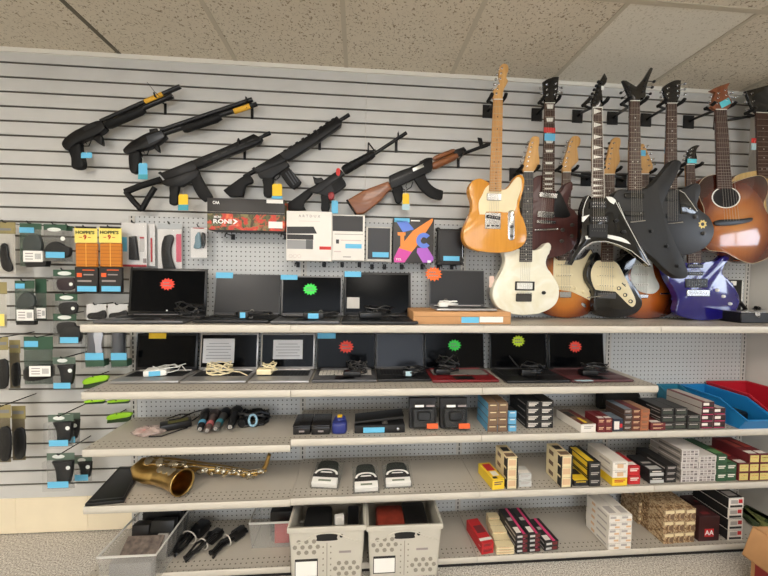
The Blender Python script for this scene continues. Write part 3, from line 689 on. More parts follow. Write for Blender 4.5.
strings(T, nl, nr, r([(292,0)])[0][:1]+(296,), r([(376,0)])[0][:1]+(296,), Y-.0125)
# ---- 11 sunburst acoustic
def acoustic(label, px, Y, th, fm, sidem):
    T, wh = gthing('acoustic_guitar', label, px, Y, th)
    slab('body', T, px, Y, th, fm, .003, mside=sidem)
    b = MB(); q = [P(x, y, Y) for x, y in px]; b.tube(q + [q[0]], .0013, mat('binding_cream', (198,180,146), .4), 5, cap=False); b.obj('binding', T)
    return T
body = spl([(719,174,1),(708,176),(701,181),(697.5,189),(700,199),(704,209),(704,219),(703.5,231),(704,243),(709,250),(724,252),(734,257),(744,261.5),(755,263),(770,256),(778,244),(778,231),(772,220),(766,210),(764,203),(767,195),(768.5,187),(766,179),(760,175.5),(748,177.5),(735,182),(731.5,184,1)])
Y = -.21; th = .07; cx, cz, w_, h_, z_ = cen(body, Y)
sb3 = burst('tobacco_burst', [(.0, (196,130,66)), (.45, (172,100,44)), (.75, (98,42,22)), (1.0, (44,17,13))], (0, 0, h_*.42), w_*.56, h_*.58, .12, .7)
side3 = wood('mahogany_side', (92,46,28), (120,64,38), 10, .25, .4)
T = acoustic('glossy tobacco sunburst acoustic guitar with a dark oval sound hole', body, Y, th, sb3, side3)
c = P(726, 197.5, Y-.0004); ov = lambda rr, a: c+V((rr*.088*math.cos(a), 0, rr*.060*math.sin(a)))
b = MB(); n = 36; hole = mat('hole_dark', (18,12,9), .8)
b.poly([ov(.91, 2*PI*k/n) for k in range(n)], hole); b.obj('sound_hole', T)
b = MB()
for k in range(n): b.poly([ov(.91, 2*PI*k/n)+V((0,-.0004,0)), ov(.91, 2*PI*(k+1)/n)+V((0,-.0004,0)), ov(1, 2*PI*(k+1)/n)+V((0,-.0004,0)), ov(1, 2*PI*k/n)+V((0,-.0004,0))], ivory)
b.obj('rosette', T)
slab('bridge', T, spl([(715,221.5),(722,219.5),(734,219.2),(744,218.6),(752.5,217.5),(752,221),(744,223.4),(734,225),(724,225.5),(716,225)], 3), Y-.009, .009, blackpl, .002)
nl, nr, el, er = (716,109.6), (727,109.6), (717.6,188.5), (732.2,188.5)
neck(T, nl, nr, el, er, Y-.012, rosewd, side3, None, nf=20)
q = lambda p: rg(640, 80, 5.758, p)
slab('headstock', T, spl(q([(436,172,1),(408,150),(418,120),(436,72,1),(405,60,1),(450,38),(520,14,1),(505,45),(512,90),(530,120),(520,150),(500,170,1)]), 4), Y-.006, .015, redhead, .0015)
pegs(T, q([(405,98),(400,126),(398,150),(528,74),(545,100),(542,128)]), Y-.006, q([(450,76),(446,104),(442,134),(488,58),(494,86),(498,114)]))
sticker(T, *q([(462,112)])[0], *q([(520,152)])[0], Y-.0075, mat('tag_teal'), rot=-.5)
strings(T, nl, nr, (723,221), (741,220.5), Y-.0145)
b = MB(); b.tube([P(770,262,Y+.04), P(772,268,Y+.02)], .006, blackpl, 8); b.obj('strap_button', T)
# ---- 12 natural acoustic at the right end
body = spl([(757,170.5,1),(748,172),(739,174.5),(733,179),(731,187),(734,196),(733,206),(725,216),(719,228),(720,240),(730,249),(745,252),(760,250),(768,242),(769,228),(767,212),(766,200),(767,188),(769,179),(770,171,1)])
Y = -.125; th = .065
natural = wood('spruce_top', (206,172,108), (222,190,128), 10, .25, .4)
T = acoustic('natural blond acoustic guitar in the corner, mostly hidden behind the sunburst acoustic', body, Y, th, natural, side3)
nl, nr, el, er = (756.6,112.5), (768.6,113), (758.5,178), (771,178)
neck(T, nl, nr, el, er, Y-.012, rosewd, side3, 'dot', nf=14)
q = lambda p: rg(690, 70, 4.43, p)
slab('headstock', T, spl(q([(298,190,1),(280,170),(262,130),(248,92,1),(290,82),(348,66,1),(352,120),(350,192,1)]), 4), Y-.006, .015, blackgloss, .0015)
pegs(T, q([(240,108),(244,142),(250,176)]), Y-.006, q([(272,105),(278,140),(288,172)]))
b = MB(); b.tube([P(748,160,Y-.01), P(752,150,Y-.03), P(755,140,Y-.02)], .0006, whitepl, 5); b.obj('tag_string', T)
sticker(T, 751.6, 138, 756, 143, Y-.02, redtag, 'hang_tag'); sticker(T, 751.6, 143, 756, 150, Y-.02, mat('tag_pale', (176,206,214), .6), 'hang_tag')
# ---- slatwall hangers: plate in a groove, arm, padded yoke
hangm = mat('hanger_black', (17,17,17), .5); padm = mat('hanger_foam', (14,14,14), .75)
def hanger(label, px, py, cxl, cxr, cy, Y, h=13.5, w=10, dy=0):
    """plate centre px,py on the wall; yoke arms either side of the neck at cxl, cxr, height cy"""
    c = P(px, py, 0); t = thing('guitar_hanger', label, 'guitar hanger', (c.x, -.003, c.z), 0, 'guitar hangers on the slatwall')
    pbox('mounting_plate', t, px-w/2, py-h/2, px+w/2, py+h/2, -.006, .0058, hangm, .001)
    l, r_ = P(cxl, cy, Y), P(cxr, cy+dy, Y); m = (l+r_)/2; back = V((m.x, Y+.045, m.z-.012))
    b = MB(); b.tube([c+V((0,-.004,.0)), c+V((0,-.03,.004)), back], .008, hangm, 8); b.obj('arm', t)
    b = MB(); yl, yr = V((l.x-.006, Y+.03, l.z-.006)), V((r_.x+.006, Y+.03, r_.z-.006)); b.tube([yl, back, yr], .0065, hangm, 8); b.obj('yoke', t)
    for k, e, sg in ((0, yl, -1), (1, yr, 1)):
        b = MB(); b.tube([e+V((0,.004,0)), V((e.x, Y-.008, e.z+.004)), V((e.x-sg*.002, Y-.022, e.z+.012))], [.009, .0095, .009], padm, 10); b.obj('padded_arm', t)
hanger('black guitar hanger holding the butterscotch guitar', 488, 111.3, 491.5, 503.6, 97, -.245)
hanger('black guitar hanger holding the dark brown guitar', 537, 114.5, 543.2, 557, 99, -.145)
hanger('black guitar hanger holding the black V shaped guitar', 577.7, 116.2, 588.5, 604.3, 101, -.374)
hanger('black guitar hanger holding the matte black forked head guitar', 612.8, 118, 627.6, 643.4, 100, -.332)
hanger('black guitar hanger holding the charcoal guitar with gold emblem', 646.3, 119.8, 664.5, 680, 102, -.29)
hanger('black guitar hanger holding the tobacco sunburst acoustic', 689, 121.8, 712.2, 730.8, 105, -.21)
hanger('black guitar hanger holding the natural acoustic in the corner', 719.5, 123.5, 752.5, 772.5, 110, -.125)
hanger('lower black guitar hanger behind the butterscotch body, holding the cream guitar', 514.8, 174.5, 521.5, 536.2, 168, -.195)
hanger('lower black guitar hanger holding the amber sunburst guitar', 586.3, 179.5, 560, 574.8, 168, -.092)
hanger('lower black guitar hanger holding the black guitar with cream pickguard', 621.5, 181, 602.5, 617.8, 169, -.135)
hanger('lower black guitar hanger holding the dark sunburst guitar with pearl pickguard', 654, 183, 638.5, 652, 171, -.092)
hanger('lower black guitar hanger holding the blue guitar', 668, 184, 683, 698, 165, -.175)

for o in [o for o in COL.objects if o.parent is None and o.name.startswith('electric_guitar') and o.location.z < ZS1+.002]: o.location.z = ZS1+.0022
# ================================================================ LONG GUNS ON THE SLATWALL
gunblk = mat('gun_black', (14,14,15), .42, var=.12, scale=60, spec=.3); gunpoly = mat('gun_polymer', (12,12,13), .6, spec=.3); gunsteel = mat('blued_steel', (22,23,25), .32, .3)
gungrey = mat('receiver_grey', (64,67,72), .4, .5); port = mat('port_dark', (10,10,10), .5); yellowtape = mat('yellow_tape', (226,172,44), .55)
walnut = wood('walnut_stock', (110,62,30), (146,88,46), 8, .4, .2, 'X'); yellowtag = mat('tag_yellow', (244,200,40), .6); zipm = mat('zip_tie', (16,16,16), .5)
def gun(nm, label, rect, Y):
    c = P((rect[0]+rect[2])/2, (rect[1]+rect[3])/2, Y); t = thing(nm, label, 'gun', c, 0, 'long guns on the slatwall'); return t
def rod(nm, par, pts, Y, r, m, n=10, ribs=0):
    b = MB(); b.tube([P(p[0], p[1], Y+(p[2] if len(p) > 2 else 0)) for p in pts], r, m, n); return b.obj(nm, par)
def guard(par, pts, Y, r=.0028): return rod('trigger_guard', par, pts, Y, r, gunblk, 6)
def hangtag(par, at, box, Y, m1, m2=None, split=None, rot=0):
    """price tag on a loop: at = tie point, box = tag rectangle"""
    mx = (box[0]+box[2])/2
    b = MB(); b.tube([P(*at, Y), P((at[0]+mx)/2+.5, (at[1]+box[1])/2, Y-.004), P(mx, box[1]+1.2, Y)], .0007, whitepl, 5); b.obj('tag_loop', par)
    pts = [(box[0]+1, box[1]), (box[2]-1, box[1]), (box[2], box[1]+1.4), (box[2], box[3]), (box[0], box[3]), (box[0], box[1]+1.4)]
    slab('hang_tag', par, pts, Y, .0008, m1, 0)
    if m2: slab('tag_sticker', par, [(box[0]-.4, split), (box[2]+.4, split), (box[2]+.2, box[3]+.4), (box[0]-.6, box[3]+.2)], Y-.0012, .001, m2, 0)
def gunhook(label, x, y0, y1, Y, w=2.6):
    """flat bracket in a groove with an upturned arm under the barrel"""
    c = P(x, y1, 0); t = thing('gun_hook', label, 'gun hook', c, 0, 'gun hooks on the slatwall')
    pbox('bracket_plate', t, x-w/2, y0, x+w/2, y1, -.005, .0048, hangm, .0008)
    m = P(x, y0+1.5, 0); b = MB(); b.tube([m+V((0,-.004,0)), m+V((0,-.02,-.002)), m+V((0,Y-.022,-.003)), m+V((0,Y-.03,.012))], .0042, hangm, 8); b.obj('hook_arm', t); return t
GY = -.07
# --- shotgun, upper left
r = lambda p: rg(55, 80, 6.264, p); z = lambda p: rg(0, 0, 2.954, p)
T = gun('shotgun', 'short black pump shotgun, topmost, with a bare barrel and yellow tape', (60, 84, 182, 170), GY)
slab('receiver', T, spl(r([(38,400),(58,362),(108,322),(170,290),(250,255),(292,252,1),(312,300,1),(290,322),(235,352),(165,378),(122,402),(90,430),(62,436)]), 4), GY-.018, .036, gunblk, .006)
slab('ejection_port', T, r([(168,302),(240,268),(262,284),(186,320)]), GY-.0186, .002, port, 0)
slab('pistol_grip', T, spl(r([(84,428),(118,404),(150,396),(156,432),(166,472),(176,522),(164,550),(122,556),(99,542),(96,490),(84,452)]), 4), GY-.016, .032, gunpoly, .007)
guard(T, r([(160,384),(182,414),(212,414),(228,378)]), GY); rod('trigger', T, r([(196,372),(192,392),(200,402)]), GY, .002, gunblk, 6)
slab('loading_lug', T, spl(r([(238,366),(284,344),(296,406),(270,396),(250,380)]), 3), GY-.010, .02, gunblk, .003)
rod('barrel', T, [(101,121.4),(180.2,86.4)], GY, .0115, gunsteel); rod('magazine_tube', T, [(104,125),(171,96.2)], GY-.002, .0125, gunsteel)
rod('magazine_cap', T, [(166,98.4),(172.5,95.6)], GY-.002, .0145, gunblk)
rod('forend', T, [(107,126),(110,124.6),(140,111.6),(144.5,109.6)], GY-.002, [.016,.021,.021,.015], gunpoly, 12)
rod('yellow_wrap', T, [(145.5,102.2),(163,94.4)], GY, .0135, yellowtape)
rod('zip_tie', T, [(160,97),(154,91),(148,83.5),(147,82)], GY-.014, .0013, zipm, 5)
hangtag(T, (86,150), (81,152.4,92,158), GY-.02, bluetag)
gunhook('black hook under the topmost shotgun muzzle', 165, 103, 114.5, GY)
# --- shotgun, second
r = lambda p: rg(115, 90, 5.12, p)
T = gun('shotgun', 'black pump shotgun with a silver grey receiver panel and blue tag', (122, 97, 257, 182), GY)
slab('receiver', T, spl(r([(38,306),(68,272),(110,245),(170,215),(240,203,1),(258,236,1),(225,266),(170,296),(120,306),(85,322),(55,326)]), 4), GY-.018, .036, gunblk, .006)
slab('receiver_panel', T, r([(158,236),(238,208),(252,240),(172,276)]), GY-.0186, .003, gungrey, .001)
slab('pistol_grip', T, spl(r([(70,320),(112,308),(126,330),(118,382),(110,420),(80,422),(68,382)]), 4), GY-.016, .032, gunpoly, .007)
guard(T, r([(124,306),(140,334),(166,330),(178,292)]), GY); rod('trigger', T, r([(150,300),(146,316),(152,324)]), GY, .002, gunblk, 6)
slab('loading_lug', T, spl(r([(194,288),(216,276),(226,316),(208,308)]), 3), GY-.010, .02, gunblk, .003)
rod('barrel', T, [(161,130.6),(252.4,99.4)], GY, .012, gunsteel); rod('magazine_tube', T, [(163,134),(252.6,104.6)], GY-.002, .0122, gunsteel); rod('magazine_cap', T, [(249,106.6),(257,104)], GY-.002, .0115, gunblk)
rod('forend', T, [(183,129.5),(186,128.6),(216,118.8),(221,117)], GY-.002, [.016,.021,.021,.015], gunpoly, 12)
rod('yellow_wrap', T, [(234,111.4),(250,106)], GY-.002, .0142, yellowtape)
slab('rear_sight', T, r([(174,200),(212,196),(214,212),(176,218)]), GY-.008, .016, gunblk, .002)
rod('zip_tie', T, [(246.6,108),(245.6,100),(245.2,96)], GY-.014, .0013, zipm, 5)
hangtag(T, (142,157), (138.5,163,147.4,179), GY-.02, bluetag, mat('tag_teal2', (70,160,176), .6), 174.5)
gunhook('black hook under the muzzle of the grey panel shotgun', 252, 107, 119, GY)
# --- rifle with open triangular stock
r = lambda p: rg(120, 125, 4.8, p)
T = gun('rifle', 'black rifle with an open triangular stock and long slotted handguard', (124, 131, 271, 212), GY)
b = MB()
for pl, w in (([(28,320),(100,292),(196,262)], .017), ([(30,322),(66,368),(104,408)], .015), ([(104,408),(130,360),(168,300)], .0135)): b.tube([P(x, y, GY) for x, y in r(pl)], w, gunpoly, 8)
b.obj('stock', T)
slab('lower_receiver', T, spl(r([(196,268,1),(345,205,1),(372,214),(372,242),(300,292),(240,292),(206,286)]), 3), GY-.013, .026, gunblk, .004)
slab('upper_receiver', T, r([(186,232),(345,168),(378,190),(362,216),(214,264)]), GY-.015, .03, gunblk, .004)
slab('handguard', T, r([(345,168),(520,96),(640,40),(682,62),(672,82),(520,146),(395,198),(366,206)]), GY-.018, .036, gunblk, .007)
for k in range(6): slab('handguard_slot', T, r([(400+k*42, 170-k*18.4),(428+k*42, 158-k*18.4),(430+k*42, 164-k*18.4),(402+k*42, 176-k*18.4)]), GY-.0186, .002, port, 0)
rod('barrel', T, r([(660,66),(720,39)]), GY, .009, gunsteel); rod('muzzle_device', T, r([(690,52),(722,38)]), GY, .010, gunblk)
slab('magazine', T, spl(r([(330,226,1),(370,212,1),(398,270),(438,336),(440,346,1),(404,368,1),(376,345),(346,290)]), 3), GY-.011, .022, gunpoly, .003)
slab('pistol_grip', T, spl(r([(238,290),(280,284),(276,325),(272,378),(236,378),(236,330)]), 3), GY-.012, .024, gunpoly, .005)
guard(T, r([(282,290),(300,300),(322,284),(330,262)]), GY); slab('front_sight', T, r([(560,78),(564,64),(570,62),(574,74)]), GY-.005, .01, gunblk, .001); slab('charging_handle', T, r([(180,230),(192,222),(206,232),(196,242)]), GY-.012, .024, gunblk, .002)
hangtag(T, (182.5,187), (178.5,194.2,188,210), GY-.02, yellowtag, mat('tag_teal2'), 204.6)
gunhook('black hook under the handguard of the open stock rifle', 244.6, 148, 159.5, GY)
# --- rifle with straight magazine
r = lambda p: rg(215, 105, 5.486, p)
def stock6(T, pts, tube_): 
    slab('stock', T, spl(r(pts), 3), GY-.014, .028, gunpoly, .005); rod('buffer_tube', T, r(tube_), GY, .012, gunblk)
T = gun('rifle', 'black rifle with ribbed handguard, curved magazine and yellow tag, steepest of the row', (222, 112, 350, 200), GY)
stock6(T, [(44,466,1),(165,382),(200,398),(202,425),(168,440),(150,502,1),(78,502,1),(52,478)], [(160,396),(240,348)])
slab('lower_receiver', T, spl(r([(230,352,1),(368,292,1),(402,320),(396,342),(330,386),(310,402),(244,398)]), 3), GY-.013, .026, gunblk, .004)
slab('upper_receiver', T, r([(204,352),(240,328),(370,254),(402,290),(380,312),(236,376)]), GY-.015, .03, gunblk, .004)
slab('handguard', T, r([(352,264),(520,160),(668,58),(696,88),(690,112),(540,216),(402,302),(372,296)]), GY-.019, .038, gunblk, .006)
for k in range(9): slab('rail_rib', T, r([(372+k*33, 250-k*21.5),(386+k*33, 241-k*21.5),(392+k*33, 250-k*21.5),(378+k*33, 259-k*21.5)]), GY-.02, .04, gunpoly, .001)
rod('barrel', T, r([(680,88),(734,54)]), GY, .010, gunsteel); rod('muzzle_device', T, r([(704,74),(736,53)]), GY, .0105, gunblk)
slab('magazine', T, spl(r([(354,372,1),(402,340,1),(432,372),(472,420,1),(464,436),(432,462,1),(402,442),(372,402)]), 3), GY-.011, .022, gunpoly, .003)
for k in range(3): slab('magazine_rib', T, r([(384+k*14, 372-k*8),(390+k*14, 369-k*8),(436+k*11, 436-k*9),(430+k*11, 440-k*9)]), GY-.012, .002, gungrey, 0)
slab('pistol_grip', T, spl(r([(260,400),(314,394),(316,440),(310,500),(268,500),(264,440)]), 3), GY-.012, .024, gunpoly, .005)
guard(T, r([(316,400),(334,412),(352,396),(358,376)]), GY); slab('charging_handle', T, r([(200,348),(214,338),(226,350),(214,360)]), GY-.012, .024, gunblk, .002)
hangtag(T, (275.6,177), (272.2,183.8,282,198.5), GY-.02, yellowtag, bluetag, 196)
gunhook('black hook under the handguard of the steepest rifle', 319.6, 138, 150, GY)
# --- rifle with round handguard and triangular front sight
r = lambda p: rg(285, 125, 5.9, p)
T = gun('rifle', 'black rifle with a round handguard, tall triangular front sight and red chamber flag', (288, 130, 407, 212), GY)
stock6(T, [(-8,474,1),(30,450),(130,382),(160,402),(110,462),(122,500,1),(0,504,1)], [(110,408),(200,356)])
slab('lower_receiver', T, spl(r([(186,376,1),(330,300,1),(358,340),(350,366),(280,412),(250,422),(196,402)]), 3), GY-.013, .026, gunblk, .004)
slab('upper_receiver', T, r([(130,392),(290,280),(330,262),(352,290),(200,402)]), GY-.015, .03, gunblk, .004)
slab('rear_sight', T, spl(r([(162,300,1),(186,312),(214,308,1),(228,330),(180,348),(168,322)]), 3), GY-.009, .018, gunblk, .003)
rod('handguard', T, r([(344,272),(356,264),(500,184),(528,172)]), GY, [.021,.026,.022,.014], gunpoly, 14)
for k in range(6): rod('handguard_ring', T, r([(372+k*24, 254-k*13.4),(378+k*24, 251-k*13.4)]), GY, (.0262-.0006*k), gunblk, 14)
rod('barrel', T, r([(520,176),(712,48)]), GY, .0098, gunsteel); rod('muzzle_device', T, r([(684,68),(716,46)]), GY, .0105, gunblk)
b = MB()
for pl in ([(492,104),(490,158)], [(492,104),(528,152)], [(484,164),(534,146)]): b.tube([P(x, y, GY) for x, y in r(pl)], .0042, gunblk, 6)
b.obj('front_sight', T)
slab('magazine', T, r([(270,352),(338,308),(360,348),(292,398)]), GY-.0135, .027, gunpoly, .003)
slab('pistol_grip', T, spl(r([(212,412),(258,410),(262,440),(258,506),(214,506),(214,450)]), 3), GY-.012, .024, gunpoly, .005)
guard(T, r([(256,420),(276,426),(288,408),(290,392)]), GY)
slab('chamber_flag', T, spl(r([(304,258),(322,256),(326,280),(318,300),(302,290)]), 3), GY-.019, .004, redtag, .001); slab('trigger_lock', T, spl(r([(256,400),(284,396),(290,420),(280,438),(258,436)]), 3), GY-.017, .034, mat('lock_red', (140,32,36), .45), .004)
rod('zip_tie', T, r([(670,34),(672,60),(674,92)]), GY-.012, .0013, zipm, 5)
hangtag(T, (334.6,196), (331.6,200.5,338,213.4), GY-.02, bluetag)
gunhook('black hook under the barrel of the triangular sight rifle', 396.2, 140.5, 152.5, GY)
# --- wooden rifle
r = lambda p: rg(340, 130, 4.955, p)
T = gun('rifle', 'rifle with brown wooden stock and handguard and a curved black magazine', (346, 136, 490, 214), GY)
slab('stock', T, spl(r([(36,346,1),(110,302),(180,274),(240,252,1),(258,290,1),(226,318),(205,345),(160,382),(118,412),(80,416,1)]), 4), GY-.016, .032, walnut, .008, seg=3)
slab('butt_plate', T, r([(30,346),(38,342),(84,416),(74,416)]), GY-.015, .03, gunpoly, .003)
slab('receiver', T, spl(r([(244,226,1),(300,200),(356,180),(442,138,1),(460,142,1),(456,200,1),(370,242),(272,288,1),(250,282)]), 3), GY-.015, .03, gunblk, .004)
slab('bolt_carrier', T, r([(358,190),(412,166),(417,182),(364,206)]), GY-.0158, .003, mat('bolt_steel', (176,176,170), .3, .8), .0006)
slab('receiver_ridge', T, r([(252,250),(356,206),(357,211),(253,255)]), GY-.0156, .002, gunsteel, 0)
rod('lower_handguard', T, r([(456,182),(470,176),(560,136),(580,126)]), GY, [.017,.021,.020,.014], walnut, 14)
rod('upper_handguard', T, r([(462,146),(474,139),(556,106),(568,102)]), GY, [.010,.0135,.0125,.009], walnut, 12)
rod('gas_tube', T, r([(550,112),(614,90)]), GY, .008, gunsteel); slab('handguard_cap', T, r([(556,100),(616,84),(628,100),(592,130),(576,132)]), GY-.009, .018, gunblk, .003)
rod('barrel', T, r([(574,130),(690,88),(742,70)]), GY, [.0095,.0095,.009], gunsteel); rod('muzzle_device', T, r([(700,84),(730,74)]), GY, .0115, gunblk)
slab('front_sight', T, r([(684,36),(704,40),(712,80),(696,86)]), GY-.006, .012, gunblk, .002)
slab('rear_sight', T, spl(r([(394,156,1),(430,138),(456,136,1),(458,150),(404,168,1)]), 3), GY-.009, .018, gunblk, .002)
slab('magazine', T, spl(r([(366,240,1),(422,218,1),(438,254),(470,284),(512,300,1),(508,338),(496,346,1),(450,332),(406,298),(380,262)]), 4), GY-.012, .024, gunpoly, .004)
slab('pistol_grip', T, spl(r([(262,290),(306,274),(312,310),(306,356),(280,360),(268,330)]), 3), GY-.012, .024, gunpoly, .006)
guard(T, r([(308,290),(326,300),(352,284),(362,256)]), GY); rod('trigger', T, r([(330,266),(326,280),(332,290)]), GY, .0018, gunblk, 6); rod('charging_knob', T, [r([(414,172)])[0]+(-.012,), r([(414,172)])[0]+(-.034,)], GY, .004, gunsteel, 8)
hangtag(T, r([(318,286)])[0], (402.6,193.2,409.2,209.6), GY-.02, yellowtag, mat('tag_pale'), 204)
gunhook('black hook under the wooden handguard rifle', 458.4, 158, 168, GY)
# ================================================================ BOXES AND TABLETS ON THE PEGBOARD HOOKS
def starburst(par, x, y, rp, Y, m, rot=0, nm='price_starburst', n=16, nrm=None, ratio=.86):
    c = P(x, y, Y); s = rp*(Y-CAM.y)/FPX; b = MB()
    pts = [c+V((s*(1 if k % 2 == 0 else .78)*math.cos(rot+PI*k/n), 0, s*ratio*(1 if k % 2 == 0 else .78)*math.sin(rot+PI*k/n))) for k in range(2*n)]
    b.prism(pts, (0, .0008, 0), m, 0)
    o = b.obj(nm, par, smooth=0)
    k = MB()
    for i in range(2):
        for j in range(4):
            if (i, j) == (0, 3): continue
            k.box(c+V((s*(-.42+.27*j), -.0005, s*(.2-.4*i))), (s*.2, .0004, s*.16), mat('ink', (60,40,36), .7))
    k.obj('printed_lines', o, smooth=0); return o
def hbox(nm, label, cat, quad, Y, depth, m, side=None, bev=.002, group=None, part='carton'):
    """upright carton whose front shows as the photo rectangle quad = (x0, y0, x1, y1)"""
    a, c = P(quad[0], quad[1], Y), P(quad[2], quad[3], Y); xm = (a.x+c.x)/2
    t = thing(nm, label, cat, (xm, Y+depth/2, c.z), 0, group)
    b = MB(); b.box((xm, Y+depth/2, (a.z+c.z)/2), (c.x-a.x, depth, a.z-c.z), m, bev=bev, seg=2, faces={'+x': side, '-x': side} if side else None); b.obj(part, t); return t
def panel(par, nm, x0, y0, x1, y1, Y, m, th=.0006): return pbox(nm, par, x0, y0, x1, y1, Y-th, th, m, 0)
def pegs_under(label, xs, y, Y, dy=3.5):
    for i, x in enumerate(xs):
        c = P(x, y, Y); z0 = c.z; w = V((c.x, YPEG, z0)); t = thing('peg_hook', label[i], 'peg hook', w, 0, 'peg hooks under the boxed goods')
        b = MB(); b.tube([w+V((0,-.002,0)), V((c.x, Y+.012, z0)), V((c.x, Y+.002, z0-.008)), V((c.x, Y, z0-.018))], .0032, hangm, 6); b.obj('wire', t)
        b = MB(); b.box(w+V((0,-.003,-.006)), (.02, .004, .03), hangm, bev=.001); b.obj('backplate', t)
carton_w = mat('carton_white', (232,228,220), .5); carton_k = mat('carton_black', (38,35,34), .45); cardboard = mat('cardboard', (196,148,100), .8, var=.05, scale=12)
labelw = mat('label_white', (236,234,228), .6); inkm = mat('ink'); textw = mat('text_white', (236,236,232), .5); grayink = mat('ink_gray', (150,140,138), .6); ink_light = mat('ink_light', (206,184,180), .6)
# camouflage-flower carton
Yb = -.165
camo = NT('flower_camo', .5); v = camo.map(); n1 = camo.noise(v, 24, 3, .6); n2 = camo.noise(camo.map((1,1,1), (3,1,7)), 17, 3, .8)
base = camo.ramp(n1, [(.36, (44,44,34)), (.46, (92,96,56)), (.54, (70,52,40)), (.62, (128,118,74))]); red = camo.ramp(n2, [(.50, (206,92,52)), (.58, (196,50,44)), (.68, (226,120,70))])
camo.col(camo.mix(camo.ramp(n2, [(.50, (0,0,0)), (.545, (255,255,255))]), base, red)); camo = camo.m
T = hbox('gun_kit_box', 'dark carton with orange flower camouflage print hanging on the pegboard', 'box', (207, 197.6, 284.6, 231.5), Yb, .10, carton_k, camo)
panel(T, 'camo_print', 207.2, 213.2, 284.4, 231.2, Yb, camo); panel(T, 'silver_stripe', 207.2, 211.4, 284.4, 213.4, Yb, mat('stripe_silver', (190,184,172), .4))
panel(T, 'white_label', 266.5, 199.5, 283, 203.6, Yb, labelw); panel(T, 'white_label', 268.5, 221.5, 282.5, 228.4, Yb-.0006, labelw)
def ftext(T, s, x, y, Y, hpx, m, wpx=None, bold=.0, roll=0):
    k = (Y-CAM.y)/FPX; return text(s, hpx*k*1.38, m, T, T.matrix_basis.inverted() @ facing(P(x, y, Y), roll=roll), width=wpx*k if wpx else None, bold=bold)
ftext(T, 'CAA', 216, 202.6, Yb-.001, 3.0, textw, 6.4, .0006); ftext(T, 'MICRO', 217.5, 217, Yb-.001, 2.2, textw, 6.6, .0004); ftext(T, 'RONI', 222.4, 221.6, Yb-.001, 4.2, textw, 17, .0009)
slab('arrow_mark', T, [(232.5,219.2),(234.4,219.2),(238,221.4),(234.4,224.2),(232.5,224.2),(235,221.6)], Yb-.0012, .0006, textw, 0); panel(T, 'printed_line', 212.5, 224.8, 238, 225.5, Yb-.0006, textw)
pegs_under(['peg hook under the left end of the flower camouflage carton', 'peg hook under the right end of the flower camouflage carton'], (225, 281), 233.3, Yb+.01)
# white scanner carton
Yb = -.15
T = hbox('scanner_box', 'white carton with a picture of a black lidded scanner on its front', 'box', (286.4, 210.6, 331.6, 261.2), Yb, .09, carton_w)
pic = mat('picture_black', (34,32,32), .45); picg = mat('picture_gray', (150,150,150), .5)
slab('printed_picture', T, [(287,226.6),(313.6,226.6),(317,233.6),(287,233.6)], Yb-.0008, .0008, pic, 0)
panel(T, 'printed_picture', 287, 234.2, 313.4, 239.8, Yb, pic); panel(T, 'printed_picture', 287, 239.8, 313, 249.2, Yb, picg); panel(T, 'printed_picture', 306, 239.8, 313, 249.2, Yb-.0004, mat('picture_dark', (92,92,92), .5))
panel(T, 'red_label', 319.4, 246.4, 331, 249.8, Yb, redtag); ftext(T, 'A R T D U X', 309.5, 216.2, Yb-.0008, 2.6, grayink, 21); panel(T, 'printed_line', 299, 220.8, 320, 221.6, Yb, ink_light)
for k in range(3):
    b = MB(); c = P(290.6+k*4.3, 256, Yb-.0006); b.tube([c+V((.009*math.cos(a*PI/6), 0, .009*math.sin(a*PI/6))) for a in range(13)], .0008, ink_light, 4, cap=False); b.obj('printed_ring', T)
# white and black carton
T = hbox('white_box', 'white carton with a black top panel and a blue price label', 'box', (332.4, 214.4, 364.4, 260.8), Yb+.012, .075, carton_w)
Yq = Yb+.012
panel(T, 'black_panel', 332.8, 215.4, 362.8, 231.6, Yq, carton_k); panel(T, 'printed_line', 334.5, 233.8, 363, 235, Yq, grayink); panel(T, 'blue_label', 345.4, 243.8, 361.6, 248.6, Yq, bluetag); panel(T, 'printed_line', 341, 239.8, 361, 241, Yq, ink_light)
panel(T, 'printed_icon', 336, 239.4, 339, 243.6, Yq, pic); panel(T, 'printed_line', 334, 251, 341, 252, Yq, ink_light); panel(T, 'printed_line', 343, 256.4, 351, 257.4, Yq, grayink)
pegs_under(['peg hook under the white scanner carton, left', 'peg hook under the white scanner carton, right', 'peg hook under the white carton with black top, left', 'peg hook under the white carton with black top, right'], (295, 322.6, 341.4, 359.4), 263, Yb+.02)
# tablet in a pale frame box
Yb = -.14
T = hbox('tablet_box', 'black tablet in a pale grey open box with a blue label', 'tablet', (366, 226.6, 391.4, 261.8), Yb, .05, mat('box_gray', (196,192,184), .5))
panel(T, 'screen', 368.2, 227.8, 389.4, 259.4, Yb, pbm) if False else pbox('screen', T, 368, 227.8, 389.8, 259.2, Yb-.003, .003, mat('tablet_black', (30,28,29), .35), .001)
panel(T, 'blue_label', 372.4, 252, 388.6, 257.4, Yb-.003, bluetag)
